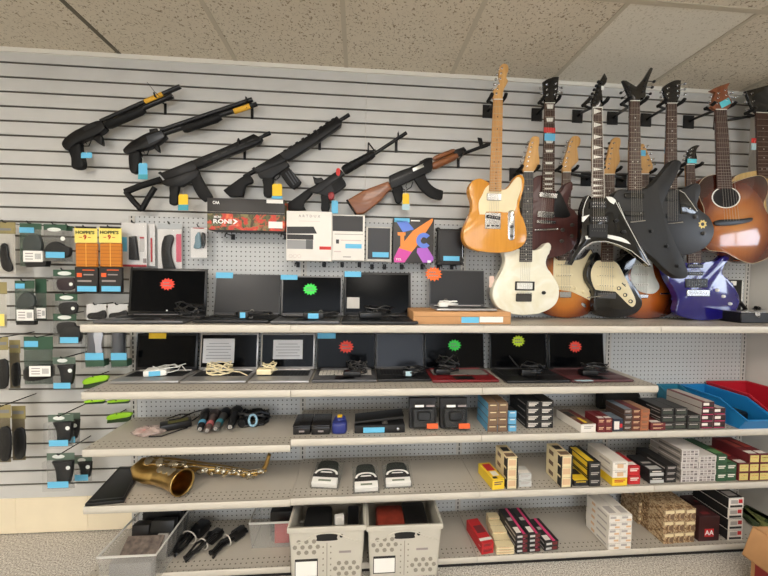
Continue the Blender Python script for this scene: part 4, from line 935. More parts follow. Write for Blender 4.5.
# carton with the colourful cross
T = hbox('tablet_carton', 'dark carton printed with an orange, blue and pink X', 'box', (393.4, 217.8, 433.4, 263), Yb-.01, .055, mat('carton_charcoal', (54,52,50), .45))
Yq = Yb-.01
orange = mat('print_orange', (240,140,56), .5); pink = mat('print_pink', (206,70,160), .5); bluep = mat('print_blue', (96,130,220), .5); purple = mat('print_purple', (176,96,200), .5)
q = lambda p: rg(360, 205, 6.98, p)
e = .0006
slab('print', T, spl(q([(370,180,1),(505,92,1),(508,112),(480,160),(400,280),(360,330,1),(270,300,1)]), 3), Yq-e*2, e, orange, 0)
slab('print', T, q([(270,300),(362,328),(310,402),(240,400),(236,372)]), Yq-e*2.4, e, pink, 0)
slab('print', T, q([(250,108),(330,112),(378,170),(300,190)]), Yq-e, e, bluep, 0)
slab('print', T, q([(400,300),(470,296),(516,372),(500,400),(440,404),(396,330)]), Yq-e, e, purple, 0)
slab('print', T, q([(262,190),(318,190),(318,212),(308,214),(308,290),(282,290),(282,214),(264,212)]), Yq-e*3, e, orange, 0)
b = MB(); c = q([(446,248)])[0]; ccx = P(*c, Yq-e*3); k = .042
b2 = [ccx+V((k*math.cos(a), 0, k*math.sin(a))) for a in [math.radians(40+i*20) for i in range(15)]]; b3 = [ccx+V((k*.42*math.cos(a), 0, k*.42*math.sin(a))) for a in [math.radians(40+i*20) for i in range(15)]]
for i in range(14): b.poly([b2[i], b2[i+1], b3[i+1], b3[i]], bluep)
b.obj('print', T, smooth=0)
panel(T, 'blue_label', 394.4, 217.9, 409.6, 222.4, Yq, bluetag); ftext(T, 'TCL', 398.6, 259.4, Yq-.003, 2, textw, 6, .0003); panel(T, 'printed_line', 411, 220, 420, 221.4, Yq, textw); panel(T, 'white_dot', 427.4, 260.4, 430.6, 263, Yq-.002, textw)
# rugged tablet
T = hbox('rugged_tablet', 'black rugged tablet in bumper case, rightmost on the peg hooks', 'tablet', (438, 228.4, 463.4, 265), Yb, .035, mat('bumper', (30,29,28), .55), bev=.006, part='bumper_case')
pbox('screen', T, 440, 231, 460.6, 261, Yb-.002, .003, mat('tablet_black'), .001); panel(T, 'blue_label', 443.4, 256, 459.4, 261, Yb-.002, bluetag)
for x, y in ((438.6,229),(461.8,229),(438.6,263),(461.8,263)): pbox('corner_bumper', T, x-1.6, y-1.8, x+1.6, y+1.8, Yb-.004, .04, mat('bumper'), .004)
b = MB(); b.tube([P(462.4, 235, Yb-.005), P(462.4, 258, Yb-.005)], .0012, chrome, 6); b.obj('stylus', T)
pegs_under(['peg hook under the pale framed tablet, left', 'peg hook under the pale framed tablet, right', 'peg hook under the colourful X carton, left', 'peg hook under the colourful X carton, right', 'peg hook under the rugged tablet, left', 'peg hook under the rugged tablet, right'], (372.5, 385.6, 403.4, 425, 442, 456), 265.4, Yb+.012)
# ================================================================ LAPTOPS
screenm = mat('screen_black', (6,7,9), .16, spec=.1); screeng = mat('screen_dark_gray', (40,41,44), .28, spec=.3); bezel = mat('bezel_black', (16,16,17), .35); lapgray = mat('laptop_gray', (92,92,94), .4, .3)
silver = mat('laptop_silver', (176,174,172), .35, .6); lapblk = mat('laptop_black', (28,28,29), .45); lapred = mat('laptop_red', (116,26,30), .35); lapwine = mat('laptop_wine', (84,48,50), .4)
keyblk = mat('key_black', (26,26,27), .5); keyw = mat('key_light', (206,202,192), .5)
sb = {'red': mat('burst_red', (246,70,50), .6), 'orange': mat('burst_orange', (250,110,36), .6), 'green': mat('burst_green', (60,226,84), .6), 'lime': mat('burst_lime', (206,232,44), .6)}
def laptop(label, x0, x1, yh, ytop, yfront, zs, base, lid, scr, key=keyblk, Yh=None, Yf=None, tilt=.2, bez=.012, deckth=.016, hmax=None, shear=0):
    """screen between photo columns x0..x1, hinge line at row yh, lid top at row ytop, front edge at row yfront, on the surface zs"""
    xm = (x0+x1)/2
    if Yh is None: Yh = S(xm, yh, zs+deckth).y
    if Yf is None: Yf = S(xm, yfront, zs+.004).y
    Yh = min(Yh, -.108)
    a, c = P(x0, yh, Yh), P(x1, yh, Yh); w = c.x-a.x; cx = (a.x+c.x)/2; d = Yh-Yf
    zt = P(xm, ytop, Yh+.04).z; h = (zt-(zs+deckth))/math.cos(tilt)
    if hmax: h = min(h, hmax)
    t = thing('laptop', label, 'laptop', (cx, Yh-d/2, zs), 0, 'laptops on the shelves')
    b = MB(); b.box((cx, Yh-d/2, zs+.002+deckth/2), (w, d, deckth-.003), base, bev=.004, seg=2)
    for sx in (-1, 1):
        for sy in (-1, 1): b.box((cx+sx*(w/2-.03), Yh-d/2+sy*(d/2-.03), zs+.0016), (.03, .01, .003), lapblk)
    b.obj('base', t); zt = zs+deckth+.0006
    k = MB(); kw, kd = w*.86, d*.46; k0 = V((cx-kw/2, Yh-.02-kd, zt)); nx, ny = 14, 5
    k.box((cx, Yh-.02-kd/2, zt-.0003), (kw+.008, kd+.006, .001), bezel)
    for j in range(ny):
        i = 0
        while i < nx:
            span = 5 if (j == 0 and i == 4) else 1
            k.box(k0+V((kw*(i+span/2)/nx, kd*(j+.5)/ny, .0012)), (kw*span/nx*.88, kd/ny*.84, .002), key); i += span
    k.obj('keyboard', t, smooth=0)
    p = MB(); p.box((cx, Yf+d*.19, zt), (w*.3, d*.28, .0008), bezel if base is not silver else mat('pad_silver', (160,158,156), .4, .4)); p.obj('touchpad', t, smooth=0)
    M = Matrix.Translation((cx, Yh+.004, zs+deckth+.001)) @ Matrix.Rotation(-tilt, 4, 'X')
    l = MB(); l.box(None, (w, .008, h), lid, bev=.003, seg=2, M=M @ Matrix.Translation((0, .004, h/2))); l.obj('lid', t)
    s = MB(); s.box(None, (w-2*bez, .001, h-bez*2-.006), scr, M=M @ Matrix.Translation((0, -.0002, h/2+.003))); s.obj('screen', t, smooth=0)
    hg = MB(); hg.tube([V((cx-w*.42, Yh+.006, zs+deckth)), V((cx+w*.42, Yh+.006, zs+deckth))], .006, base, 8); hg.obj('hinge', t)
    t['_M'] = 0; del t['_M']
    return t, M, w, h, zt
def on_lid(t, M, w, h, u, v, sx, sy, m, nm):
    b = MB(); b.box(None, (sx, .0008, sy), m, M=M @ Matrix.Translation(((u-.5)*w, -.0012, v*h))); return b.obj(nm, t, smooth=0)
def burst_lid(t, M, w, h, u, v, rad, m, n=13):
    rad *= 1.1; b = MB(); pts = [M @ V(((u-.5)*w+rad*(1 if k % 2 == 0 else .72)*math.cos(PI*k/n), -.0016, v*h+rad*.85*(1 if k % 2 == 0 else .72)*math.sin(PI*k/n))) for k in range(2*n)]
    b.prism(pts, (M.to_3x3() @ V((0, .0008, 0))), m); o = b.obj('price_starburst', t, smooth=0)
    k = MB()
    for i in range(2):
        for j in range(4):
            if (i, j) != (0, 3): k.box(None, (rad*.2, .0004, rad*.15), inkm, M=M @ Matrix.Translation(((u-.5)*w+rad*(-.42+.27*j), -.002, v*h+rad*(.2-.38*i))))
    k.obj('printed_lines', o, smooth=0)
def cable(b, c, rx, ry, h, n, m, rad=.0035, seed=0):
    """a loose bundle of cord loops round c"""
    rn = random.Random(seed); pts = []
    for i in range(n*10):
        a = 2*PI*i/10; k = .6+.4*rn.random(); pts.append(V(c)+V((rx*k*math.cos(a), ry*k*math.sin(a), rad+h*(.5+.5*math.sin(i*.37+seed))*rn.uniform(.5, 1))))
    b.tube(pts, rad, m, 6)
def adapter(label, x, y, z, brick=(.11, .05, .03), m=None, m2=None, rz=0, loops=4, rx=.07, ry=.035, h=.04, seed=1, tagm=None, tail=None, Y=None, ct=.0035, nm='power_adapter'):
    c = S(x, y, z) if Y is None else V((P(x, y, Y).x, Y, z)); m = m or blackpl; m2 = m2 or m
    t = thing(nm, label, 'power adapter', c, rz, 'power adapters on the laptops')
    if brick:
        b = MB(); b.box((0, 0, brick[2]/2+.001), brick, m, bev=.006, seg=2); b.obj('brick', t, local=True)
        if tagm: b = MB(); b.box((0, -brick[1]/2-.0006, brick[2]/2), (brick[0]*.5, .001, brick[2]*.8), tagm); b.obj('price_tag', t, local=True, smooth=0)
    b = MB(); cable(b, (rx*.5 if brick else 0, .01, .002 + (brick[2]*.4 if brick else 0)), rx, ry, h, loops, m2, ct, seed)
    if tail: b.tube([V(p) for p in tail], ct, m2, 6)
    b.obj('cord', t, local=True)
    if loops >= 3:
        b = MB(); b.tube([V((rx*.35+.012*math.cos(a*PI/5), .01+.03*math.sin(a*PI/5)*.4, .02+.02*math.sin(a*PI/5))) for a in range(10)], ct*.8, mat('strap_gray', (110,108,104), .6), 5, cap=False); b.obj('tie', t, local=True)
    return t
# ---- top shelf
z = ZS1
L = laptop('large dark laptop with a red starburst sticker, leftmost on the top shelf', 127.2, 205.4, 318, 268.6, 0, z, lapgray, bezel, screenm, Yh=-.15, Yf=-.375, tilt=.1)
burst_lid(*L[:4], .487, .655, .036, sb['red']); on_lid(*L[:4], .497, .09, .008, .008, textw, 'badge')
adapter('black power cord bundle in front of the leftmost top shelf laptop', 187, 0, L[4]+.003, None, Y=-.29, loops=6, rx=.075, ry=.04, h=.075, seed=3, tail=[(-.05,-.03,.01),(-.09,-.06,.004),(-.02,-.07,.004),(.08,-.05,.004)])
L = laptop('grey screened laptop leaning back, second on the top shelf', 213, 279.6, 317, 274.4, 0, z, lapblk, lapgray, screeng, Yh=-.13, Yf=-.35, tilt=.2, bez=.004)
on_lid(*L[:4], .12, .965, .09, .032, bluetag, 'price_tag')
adapter('black power adapter with a blue tag in front of the grey screened laptop', 244, 0, L[4]+.003, (.05, .04, .034), Y=-.3, loops=4, rx=.09, ry=.03, h=.018, seed=5, tagm=bluetag, tail=[(0,0,.01),(-.1,-.02,.006),(-.14,0,.01)])
L = laptop('dark laptop with a rounded silver rim and a green starburst sticker', 280.6, 341.8, 318, 276, 0, z, lapgray, mat('rim_gray', (112,112,114), .4, .3), screenm, Yh=-.16, Yf=-.375, tilt=.1, bez=.008)
burst_lid(*L[:4], .47, .66, .036, sb['green']); on_lid(*L[:4], .12, .955, .088, .026, bluetag, 'price_tag')
adapter('black power adapter with a long blue tag in front of the rounded rim laptop', 316, 0, L[4]+.003, (.10, .04, .032), Y=-.31, loops=4, rx=.09, ry=.03, h=.018, seed=8, tagm=bluetag, tail=[(0,0,.01),(-.12,-.02,.006),(-.17,0,.02)])
L = laptop('black laptop with a white note in its lower left screen corner, top shelf', 343.4, 411, 317.6, 272.6, 0, z, lapblk, lapblk, screenm, Yh=-.15, Yf=-.378, tilt=.12)
on_lid(*L[:4], .13, .95, .09, .03, bluetag, 'price_tag'); on_lid(*L[:4], .14, .29, .068, .06, mat('note_gray', (196,192,184), .6), 'paper_note')
adapter('black power adapter bundle before the black laptop with white note', 374, 0, L[4]+.003, (.11, .05, .03), Y=-.28, loops=5, rx=.085, ry=.035, h=.05, seed=11, tail=[(.1,0,.01),(.13,-.03,.004),(.16,.01,.01)], rz=.1)
# brown carton and the laptop on it
za = P(460, 309.6, -.34).z
c0, c1 = P(413.4, 318, -.345), P(511, 318, -.345)
T = thing('cardboard_box', 'flat brown cardboard box under the orange starburst laptop', 'box', ((c0.x+c1.x)/2, -.23, z))
hb = .062
b = MB(); b.box(((c0.x+c1.x)/2, -.23, z+hb/2), (c1.x-c0.x, .23, hb-.001), cardboard, bev=.003, seg=2); b.obj('carton', T)
b = MB(); b.box(((c0.x+c1.x)/2, -.3458, z+hb*.62), (c1.x-c0.x-.01, .0006, .0016), mat('seam_brown', (140,100,62), .8)); b.obj('flap_seam', T, smooth=0)
panel(T, 'blue_label', 461.5, 317, 479, 323, -.3455, bluetag); panel(T, 'white_label', 479.8, 316.6, 503, 322.4, -.3455, labelw)
L = laptop('dark laptop with an orange starburst standing on the flat brown cardboard box', 429.4, 485, 311, 270.4, 0, z+hb, silver, lapgray, screeng, Yh=-.17, Yf=-.335, tilt=.12, bez=.005, deckth=.012)
burst_lid(*L[:4], .08, .88, .045, sb['orange'])
adapter('white charger cord on the laptop over the brown cardboard box', 449, 0, L[4]+.003, (.05, .035, .022), m=whitepl, Y=-.26, loops=4, rx=.055, ry=.03, h=.02, seed=13, ct=.0028)
# ---- second shelf
z = ZS2; cap_ = 1.19
def lap2(label, x0, x1, yh, yfront, ytop, *a, **k): return laptop(label, x0, x1, yh, ytop, yfront, z, *a, hmax=.236, **k)
L = lap2('dark laptop with a yellow tag and silver base, leftmost on the second shelf', 134.4, 196.4, 369, 383.4, 333, silver, bezel, screenm, tilt=.12)
on_lid(*L[:4], .33, .93, .088, .03, yellowtag, 'price_tag')
adapter('white charger brick with a blue tag on the leftmost second shelf laptop', 157, 374.5, L[4]+.003, (.10, .075, .03), m=whitepl, loops=2, rx=.085, ry=.05, h=.03, seed=2, tagm=bluetag, ct=.0024, rz=.25, tail=[(.05,.03,.02),(.1,.04,.03),(.13,0,.01)])
L = lap2('silver laptop with a white paper note on its screen, under the top shelf cord bundle', 198.6, 257.4, 369, 383.4, 333, silver, silver, screenm, tilt=.12, bez=.009)
on_lid(*L[:4], .32, .52, .165, .13, mat('paper_note', (222,222,224), .6), 'paper_note')
notem = mat('note_ink', (150,150,156), .6)
def scribble(L, u, v, w, rows, nm='printed_lines'):
    t, M, W, H, zt = L; b = MB()
    for i in range(rows): b.box(None, (w*(1 if i % 3 else .8), .0004, .0035), notem, M=M @ Matrix.Translation(((u-.5)*W, -.0022, v*H-i*.016)))
    b.obj(nm, t, smooth=0)
scribble(L, .32, .72, .13, 6)
adapter('cream white coiled charger cord on the silver laptop, left', 219, 374.6, L[4]+.003, None, m=creampl, loops=7, rx=.07, ry=.045, h=.06, seed=21, ct=.0032, tail=[(.04,.0,.02),(.1,.01,.01),(.15,-.03,.004)])
L = lap2('silver laptop with a white typed note centred on its screen', 259.8, 314.4, 369, 383.4, 333, silver, silver, screenm, tilt=.12, bez=.009)
on_lid(*L[:4], .5, .55, .16, .105, mat('paper_note'), 'paper_note'); scribble(L, .5, .7, .13, 5)
adapter('cream charger brick with wrapped cord on the typed note laptop', 265, 374, L[4]+.003, (.075, .05, .03), m=creampl, loops=5, rx=.04, ry=.04, h=.045, seed=23, ct=.0032)
L = lap2('black laptop with a red starburst and light keyboard, fourth on the second shelf', 316.6, 375, 369, 382.4, 333, lapgray, bezel, screenm, keyw, tilt=.1, bez=.006)
burst_lid(*L[:4], .5, .62, .04, sb['red']); on_lid(*L[:4], .16, .93, .10, .03, bluetag, 'price_tag')
adapter('black power cord bundle on the light keyboard laptop', 352, 376, L[4]+.003, (.09, .045, .028), loops=6, rx=.06, ry=.035, h=.07, seed=31)
L = lap2('black laptop with a blue grey screen, fifth on the second shelf', 376, 424.6, 366, 381.6, 333, lapblk, lapgray, mat('screen_slate', (38,42,50), .25, spec=.25), tilt=.14, bez=.008)
adapter('black power cord with a pale tag on the blue grey screened laptop', 408, 375.4, L[4]+.003, (.06, .04, .03), loops=5, rx=.07, ry=.035, h=.03, seed=33, tagm=mat('tag_pale'))
L = lap2('dark red based laptop with a green starburst sticker, sixth on the second shelf', 424.8, 484.4, 369, 382.6, 333, lapred, bezel, screenm, mat('key_gray', (128,124,118), .5), tilt=.1, bez=.005)
burst_lid(*L[:4], .5, .66, .037, sb['green'])
adapter('black cord bundle on the dark red based laptop', 442, 374, L[4]+.003, (.08, .045, .03), loops=6, rx=.07, ry=.04, h=.10, seed=35)
L = lap2('black laptop with a lime yellow starburst sticker', 490.6, 547.4, 369, 383.2, 333, lapblk, bezel, screenm, tilt=.1, bez=.005)
burst_lid(*L[:4], .5, .78, .037, sb['lime'])
adapter('black power adapter on the lime starburst laptop', 527, 375.4, L[4]+.003, (.08, .045, .035), loops=5, rx=.07, ry=.035, h=.05, seed=37, tail=[(-.02,0,.02),(-.06,.01,.06),(-.09,.02,.10)])
L = lap2('wine coloured laptop with a red starburst sticker, rightmost on the second shelf', 549.6, 605, 369, 382.6, 333, lapwine, bezel, screenm, mat('key_wine', (70,40,42), .5), tilt=.1, bez=.006)
burst_lid(*L[:4], .48, .62, .038, sb['red'])
b = MB(); c = S(584, 380.6, L[4]); b.box(c+V((0,0,.0006)), (.09, .02, .001), mat('tag_pale')); b.obj('price_tag', L[0], smooth=0)
adapter('black power cord bundle on the wine coloured laptop', 588, 375, L[4]+.003, (.09, .045, .03), loops=6, rx=.08, ry=.04, h=.05, seed=39)
# folded black stand, white card and gear at the right end of the top shelf
z = ZS1
T = hbox('black_case', 'black upright case with a white square sticker behind the blue guitar', 'case', (716, 278.6, 740.6, 318), -.075, .025, blackpl, None, .003, None, 'shell')
T.location.z = z; T.children[0].data.transform(Matrix.Translation((0, 0, P(728, 318, -.075).z - z)))
for o in T.children:
    lo = min(v.co.z for v in o.data.vertices); o.data.transform(Matrix.Translation((0, 0, -lo+.001)))
panel(T, 'white_sticker', 731, 281, 736.4, 285.4, -.0755, labelw); pbox('white_edge', T, 740.7, 281, 742, 310, -.07, .018, whitepl, .001)
T = thing('equipment_case', 'low black case with a steel rim and latches at the top shelf right end', 'case', (P(757, 322, -.2).x, -.2, z))
b = MB(); a0, a1 = P(741, 322, -.27), XR-.01; b.box(((a0.x+a1)/2, -.19, z+.03), (a1-a0.x, .16, .058), blackpl, bev=.004); b.obj('case_shell', T)
b = MB(); b.box(((a0.x+a1)/2, -.19, z+.062), (a1-a0.x+.002, .164, .006), chrome, bev=.001); b.obj('steel_rim', T)
for xx_ in (.3, .75):
    b = MB(); c = V((a0.x+(a1-a0.x)*xx_, -.2705, z+.05)); b.box(c, (.028, .006, .02), chrome, bev=.002); b.tube([c+V((-.008,-.004,-.01)), c+V((0,-.006,-.02)), c+V((.008,-.004,-.01))], .0015, chrome, 5); b.obj('latch', T)
b = MB(); b.tube([V((P(738,300,-.11).x, -.11, P(738,300,-.11).z)), V((P(748,312,-.11).x, -.11, P(748,312,-.11).z)), V((P(758,318,-.11).x, -.115, z+.075)), V((3.65, -.12, z+.076))], .010, blackpl, 8)
tag(rebase(b.obj('black_strap'), (P(748,312,-.11).x, -.11, z+.07)), 'thick black cable running down to the low black case at the right', 'cable')
# ================================================================ HANGING PACKAGES ON THE LEFT SLATWALL
def clear_mat(name, rgb=(225,230,228), a=.16, rough=.12):
    m = mat(name, rgb, rough, alpha=a, spec=.5); return m
clearp = clear_mat('clear_plastic', (96,98,97), .06); cleargreen = clear_mat('clear_green', (70,94,80), .5); clearfog = clear_mat('foggy_plastic', (132,133,128), .24, .3)
greenh = mat('header_green', (52,84,64), .5); khaki = mat('header_khaki', (150,138,92), .6); oval = mat('oval_label', (226,230,224), .5); holster = mat('holster_black', (24,24,24), .6, var=.1, scale=50)
def ell(par, nm, x, y, rx, ry, Y, m, n=20, th=.0008):
    c = P(x, y, Y); k = (Y-CAM.y)/FPX; b = MB(); b.prism([c+V((rx*k*math.cos(2*PI*i/n), 0, ry*k*math.sin(2*PI*i/n))) for i in range(n)], (0, th, 0), m); return b.obj(nm, par, smooth=0)
def peghook(par, x, y, Y, ywall=0.0):
    a = P(x, y, Y); w = V((a.x, -.002, a.z+.004)); b = MB(); b.tube([w, V((a.x, (Y-.012)*.8, a.z+.004)), V((a.x, Y-.012, a.z+.004)), V((a.x, Y-.020, a.z+.014))], .0028, hangm, 6); return b.obj('hook_wire', par)
def pack(label, x0, y0, x1, y1, Y, head=None, hm=None, body=None, depth=.02, shell=None, group='packages hanging on the slatwall', nm='blister_pack', cat='package', hook=True, lean=None):
    """hanging package: backing card, printed header, transparent shell"""
    a, c = P(x0, y0, Y), P(x1, y1, Y); t = thing(nm, label, cat, ((a.x+c.x)/2, Y, c.z), 0, group)
    if body is not None: pbox('backing_card', t, x0, y0, x1, y1, Y+.001, .001, body, 0)
    if head: pbox('header', t, x0, y0, x1, y0+head, Y-.0002, .001, hm, 0)
    if shell is not None:
        ya = y0+(head or 0)*.9
        s = MB(); aa, cc = P(x0+.4, ya, Y), P(x1-.4, y1-.4, Y); s.box(((aa.x+cc.x)/2, Y-depth/2-.0005, (aa.z+cc.z)/2), (cc.x-aa.x, depth, aa.z-cc.z), shell, bev=.004, seg=2); s.obj('clear_shell', t)
    if hook: 
        xm = (x0+x1)/2; h = thing('peg_hook', ('black hook of the '+label) if len(label.split()) < 13 else 'black hook of the '+' '.join(label.split()[:12]).rstrip(',')+(' (left)' if x0 < 100 and 'tube' in label else ' (right)' if 'tube' in label else ''), 'peg hook', P(xm, y0, 0), 0, 'peg hooks for hanging packages'); h.location.y = -.002
        peghook(h, xm, y0+1.2, Y)
    return t
def content(t, nm, pts, Y, th, m, bev=.002): return slab(nm, t, pts, Y, th, m, bev)
def barcode(t, x0, y0, x1, y1, Y, m=labelw, rows=3):
    o = panel(t, 'white_label', x0, y0, x1, y1, Y, m); b = MB(); a, c = P(x0, y0, Y-.0012), P(x1, y1, Y-.0012); w, h = c.x-a.x, a.z-c.z
    for i in range(rows): b.box((a.x+w*.3, Y-.0010, a.z-h*(.25+.25*i)), (w*.4, .0004, h*.08), grayink)
    for i in range(7): b.box((a.x+w*(.62+.045*i), Y-.0010, a.z-h*.5), (w*.02, .0004, h*.5), inkm)
    b.obj('barcode', o, smooth=0)
# row 1
Y = -.10
T = pack('khaki topped pouch with a white bag, at the left edge, upper row', -4, 222, 15.6, 274, Y, 12, khaki, mat('bag_white', (200,196,186), .5), nm='pouch', shell=clearp)
panel(T, 'printed_bar', -2, 228, 11, 230.6, Y-.001, inkm); content(T, 'dark_strap', spl([(0,246),(6,244),(8,256),(12,268),(8,272),(1,266)], 3), Y-.012, .008, blackpl)
T = pack('green topped clear pack with a dark gadget and white barcode label, upper row', 19.4, 223, 41.6, 266.5, Y-.02, 6.5, greenh, cleargreen, .035, clearp)
panel(T, 'blue_label', 19.2, 227.2, 34, 233, Y-.022, bluetag); content(T, 'gadget', spl([(23,240),(30,234),(38,236),(41,246),(38,252),(24,250)], 3), Y-.04, .018, mat('gadget_gray', (62,68,66), .5)); barcode(T, 23, 250.6, 42.6, 262, Y-.056)
content(T, 'black_base', [(24,262.4),(46,261),(45,266.6),(26,267)], Y-.056, .03, blackpl)
T = pack('clear pack with a wide black holster and a blue tag, left of the orange pouches', 43.4, 224, 66.6, 262, Y-.02, 6.5, greenh, clearfog, .03, clearp)
ell(T, 'oval_label', 54, 229.6, 6, 1.8, Y-.022, oval); ell(T, 'white_dot', 62.6, 238.6, 2, 2, Y-.052, oval)
content(T, 'holster', spl([(44,249),(49,243),(56,241.6),(64,246),(69,248),(68,256),(60,258),(46,255)], 3), Y-.046, .022, holster, .005); panel(T, 'blue_label', 45.6, 251.8, 64.6, 258, Y-.0525, bluetag)
pc = [pack('two more clear packs behind the holster pack, right edge', 66, 226, 72.6, 262, Y, 5, greenh, clearfog, .03, clearp)]
pc[0]['label'] = 'clear green headed pack peeking out right of the holster pack'
# orange pouches
orangep = NT('orange_patches', .35); v = orangep.xyz(); st = orangep.math('LESS_THAN', orangep.math('FRACT', orangep.math('ADD', orangep.math('MULTIPLY', v['Z'], 55), 20.)), .12)
orangep.col(orangep.mix(st, (196,120,36), (150,84,24))); orangep = orangep.m
yel = mat('pouch_yellow', (244,222,116), .45); oran = mat('pouch_orange_label', (232,96,40), .5); dred = mat('ink_red', (190,40,30), .6); dgreen = mat('ink_green', (40,62,34), .6)
for x0, x1, lab in ((74.4, 97.4, 'left yellow and orange pouch of cleaning patches with a red nine on its header'), (98.8, 121.6, 'right yellow and orange pouch of cleaning patches with a red nine on its header')):
    Yp = -.13
    T = pack(lab, x0, 227.4, x1, 293, Yp, 15.6, yel, None, nm='pouch')
    pbox('orange_body', T, x0+.2, 242.6, x1-.2, 267.4, Yp-.014, .016, orangep, .006); pbox('bag_seam', T, (x0+x1)/2-.5, 243, (x0+x1)/2+.5, 267, Yp-.0148, .002, mat('seam_amber', (236,176,80), .4), 0)
    pbox('black_base', T, x0-.2, 266.8, x1+.2, 292.6, Yp-.016, .018, carton_k, .003); ftext(T, "HOPPE'S", (x0+x1)/2-1, 232.6, Yp-.0016, 2.9, dgreen, 16.4, .0006); ftext(T, '9', (x0+x1)/2-1, 237.4, Yp-.0016, 4.2, dred, None, .0008)
    b = MB(); c = P((x0+x1)/2-1, 237.4, Yp-.0014)
    for sx in (-1, 1): b.box(c+V((sx*.021, 0, 0)), (.014, .0006, .003), dred)
    b.obj('printed_bar', T, smooth=0); panel(T, 'black_header_tab', x0+1, 226.2, x1-1, 228.6, Yp-.0012, carton_k) 
    panel(T, 'orange_label', x0+2.4, 273, x0+7.4, 277, Yp-.0166, oran); panel(T, 'printed_line', x0+8, 269.6, x1-3, 270.6, Yp-.0166, oran); panel(T, 'printed_line', x0+9, 274, x1-4, 275.4, Yp-.0166, grayink); panel(T, 'printed_line', x0+3, 280, x1-6, 282, Yp-.0166, grayink)
    panel(T, 'blue_label', x0+2.6, 286, x1-1, 291.6, Yp-.0175, bluetag)
# magazines in white and red cards
whitec = mat('card_white', (230,228,226), .5); redc = mat('card_red', (170,52,60), .5); magm = mat('magazine_black', (24,24,26), .45)
T = pack('white and red carded straight black magazine with a blue stripe, above the leftmost laptop', 121.4, 222.4, 147, 267, -.082, None, None, whitec, .02, clearp)
panel(T, 'red_edge', 122, 264.4, 146.6, 267, -.0822, redc); content(T, 'magazine', spl([(128.6,236.4,1),(134.8,236,1),(137.6,260,1),(128.4,259.6,1)], 3), -.1, .018, magm, .003); panel(T, 'blue_label', 122, 237, 127, 251.6, -.0825, bluetag)
panel(T, 'printed_panel', 139.6, 238, 144, 252, -.0825, mat('print_gray', (186,184,182), .5)); panel(T, 'printed_bar', 139.6, 236.8, 144, 238.6, -.083, redc); panel(T, 'barcode', 143, 258.4, 146.4, 263, -.0825, grayink)
T = pack('second white and red carded magazine, tucked behind the first one', 147.4, 224, 155, 266, -.064, None, None, whitec, .016, clearp, hook=False); panel(T, 'red_stripe', 150.4, 238, 152.4, 262, -.0652, redc)
T = pack('clear pack with a long curved black magazine and a red strip', 157.6, 223.4, 182, 285, -.07, 6, mat('header_gray', (176,180,182), .5), whitec, .02, clearp)
panel(T, 'red_strip', 176, 234, 181.4, 262, -.0712, mat('card_pink', (206,96,116), .5)); content(T, 'magazine', spl([(164,236,1),(170,234.4),(173,238),(170.4,248),(171,258),(175,270),(178,284,1),(168,284,1),(163,270),(161,256),(161.4,244)], 4), -.088, .016, magm, .004)
T = pack('small white carded pack with a blue and a black clip', 190.6, 226, 207, 257.6, -.105, 2, mat('header_gray'), whitec, .022, clearp)
content(T, 'blue_clip', spl([(195,236),(199,232),(200.6,242),(200,248),(193.4,248),(194.6,242)], 3), -.12, .012, mat('clip_blue', (110,138,150), .4), .003); content(T, 'black_clip', spl([(201.4,233),(204.4,234),(204.8,242),(203,248),(201.6,246)], 3), -.12, .012, blackpl, .003); panel(T, 'printed_line', 193, 227.6, 204, 228.6, -.1065, dred)
# row 2
T = pack('green topped clear pack with a blue corner tag and white barcode, second row', 14.6, 280.6, 34.6, 323, -.13, 8, greenh, cleargreen, .03, clearp)
panel(T, 'blue_label', 15.2, 283.4, 24.6, 288.6, -.1315, bluetag); content(T, 'dark_insert', spl([(18,298),(26,292),(33,296),(33,306),(17,308)], 3), -.15, .014, mat('gadget_gray')); barcode(T, 16.4, 309.6, 33.6, 320.6, -.1612); content(T, 'black_base', [(16,321),(34,321),(34,325),(16,325)], -.155, .022, blackpl)
T = pack('darker green pack right behind the blue cornered one, second row', 35, 279, 46.6, 320, -.10, 14, greenh, cleargreen, .03, clearp, hook=False); barcode(T, 36.4, 308, 45.6, 318.4, -.1312)
for k, (y, xs, body_) in enumerate(((269.6, (53, 75.4), 1), (293.8, (55, 77.4), 0), (313.6, (53, 76.4), 0))):
    T = pack(['narrow clear pack with an oval label and a dark holster, below the holster pack', 'narrow clear pack with an oval label, second from top in its column', 'narrow clear pack with an oval label, just above the second shelf level'][k], xs[0], y, xs[1], y+22, -.12, 7, greenh, clearfog, .022, clearp)
    ell(T, 'oval_label', xs[0]+11.4, y+3.8, 6, 1.9, -.1225, oval)
    content(T, 'holster', spl([(xs[0]+4,y+10),(xs[0]+20,y+9),(xs[0]+21,y+18),(xs[0]+14,y+21),(xs[0]+5,y+20)], 3), -.138, .014, mat('holster_maroon', (48,34,38), .6) if body_ else holster, .004)
    ell(T, 'white_dot', xs[1]-4.6, y+14.6, 1.6, 1.6, -.1428, oval)
for k, x in enumerate((86.4, 108)):
    T = pack(['white labelled small pack left of the leftmost laptop, lower', 'white labelled small pack partly behind the leftmost laptop'][k], x, 304, x+19.6, 320, -.12, None, None, mat('card_pale', (222,222,220), .5), .02, clearp)
    content(T, 'black_part', spl([(x+1.6,313.6),(x+10,312.4),(x+17.4,310.4),(x+18,318.6),(x+2,319)], 3), -.138, .012, blackpl, .003)
T = pack('yellow and white pouch at the left edge, second row', -6, 282, 7, 328, -.16, 12, khaki, mat('bag_white'), nm='pouch', shell=clearp, hook=False); panel(T, 'yellow_disc', -4, 314, 4.4, 326, -.187, mat('pouch_yellow'))
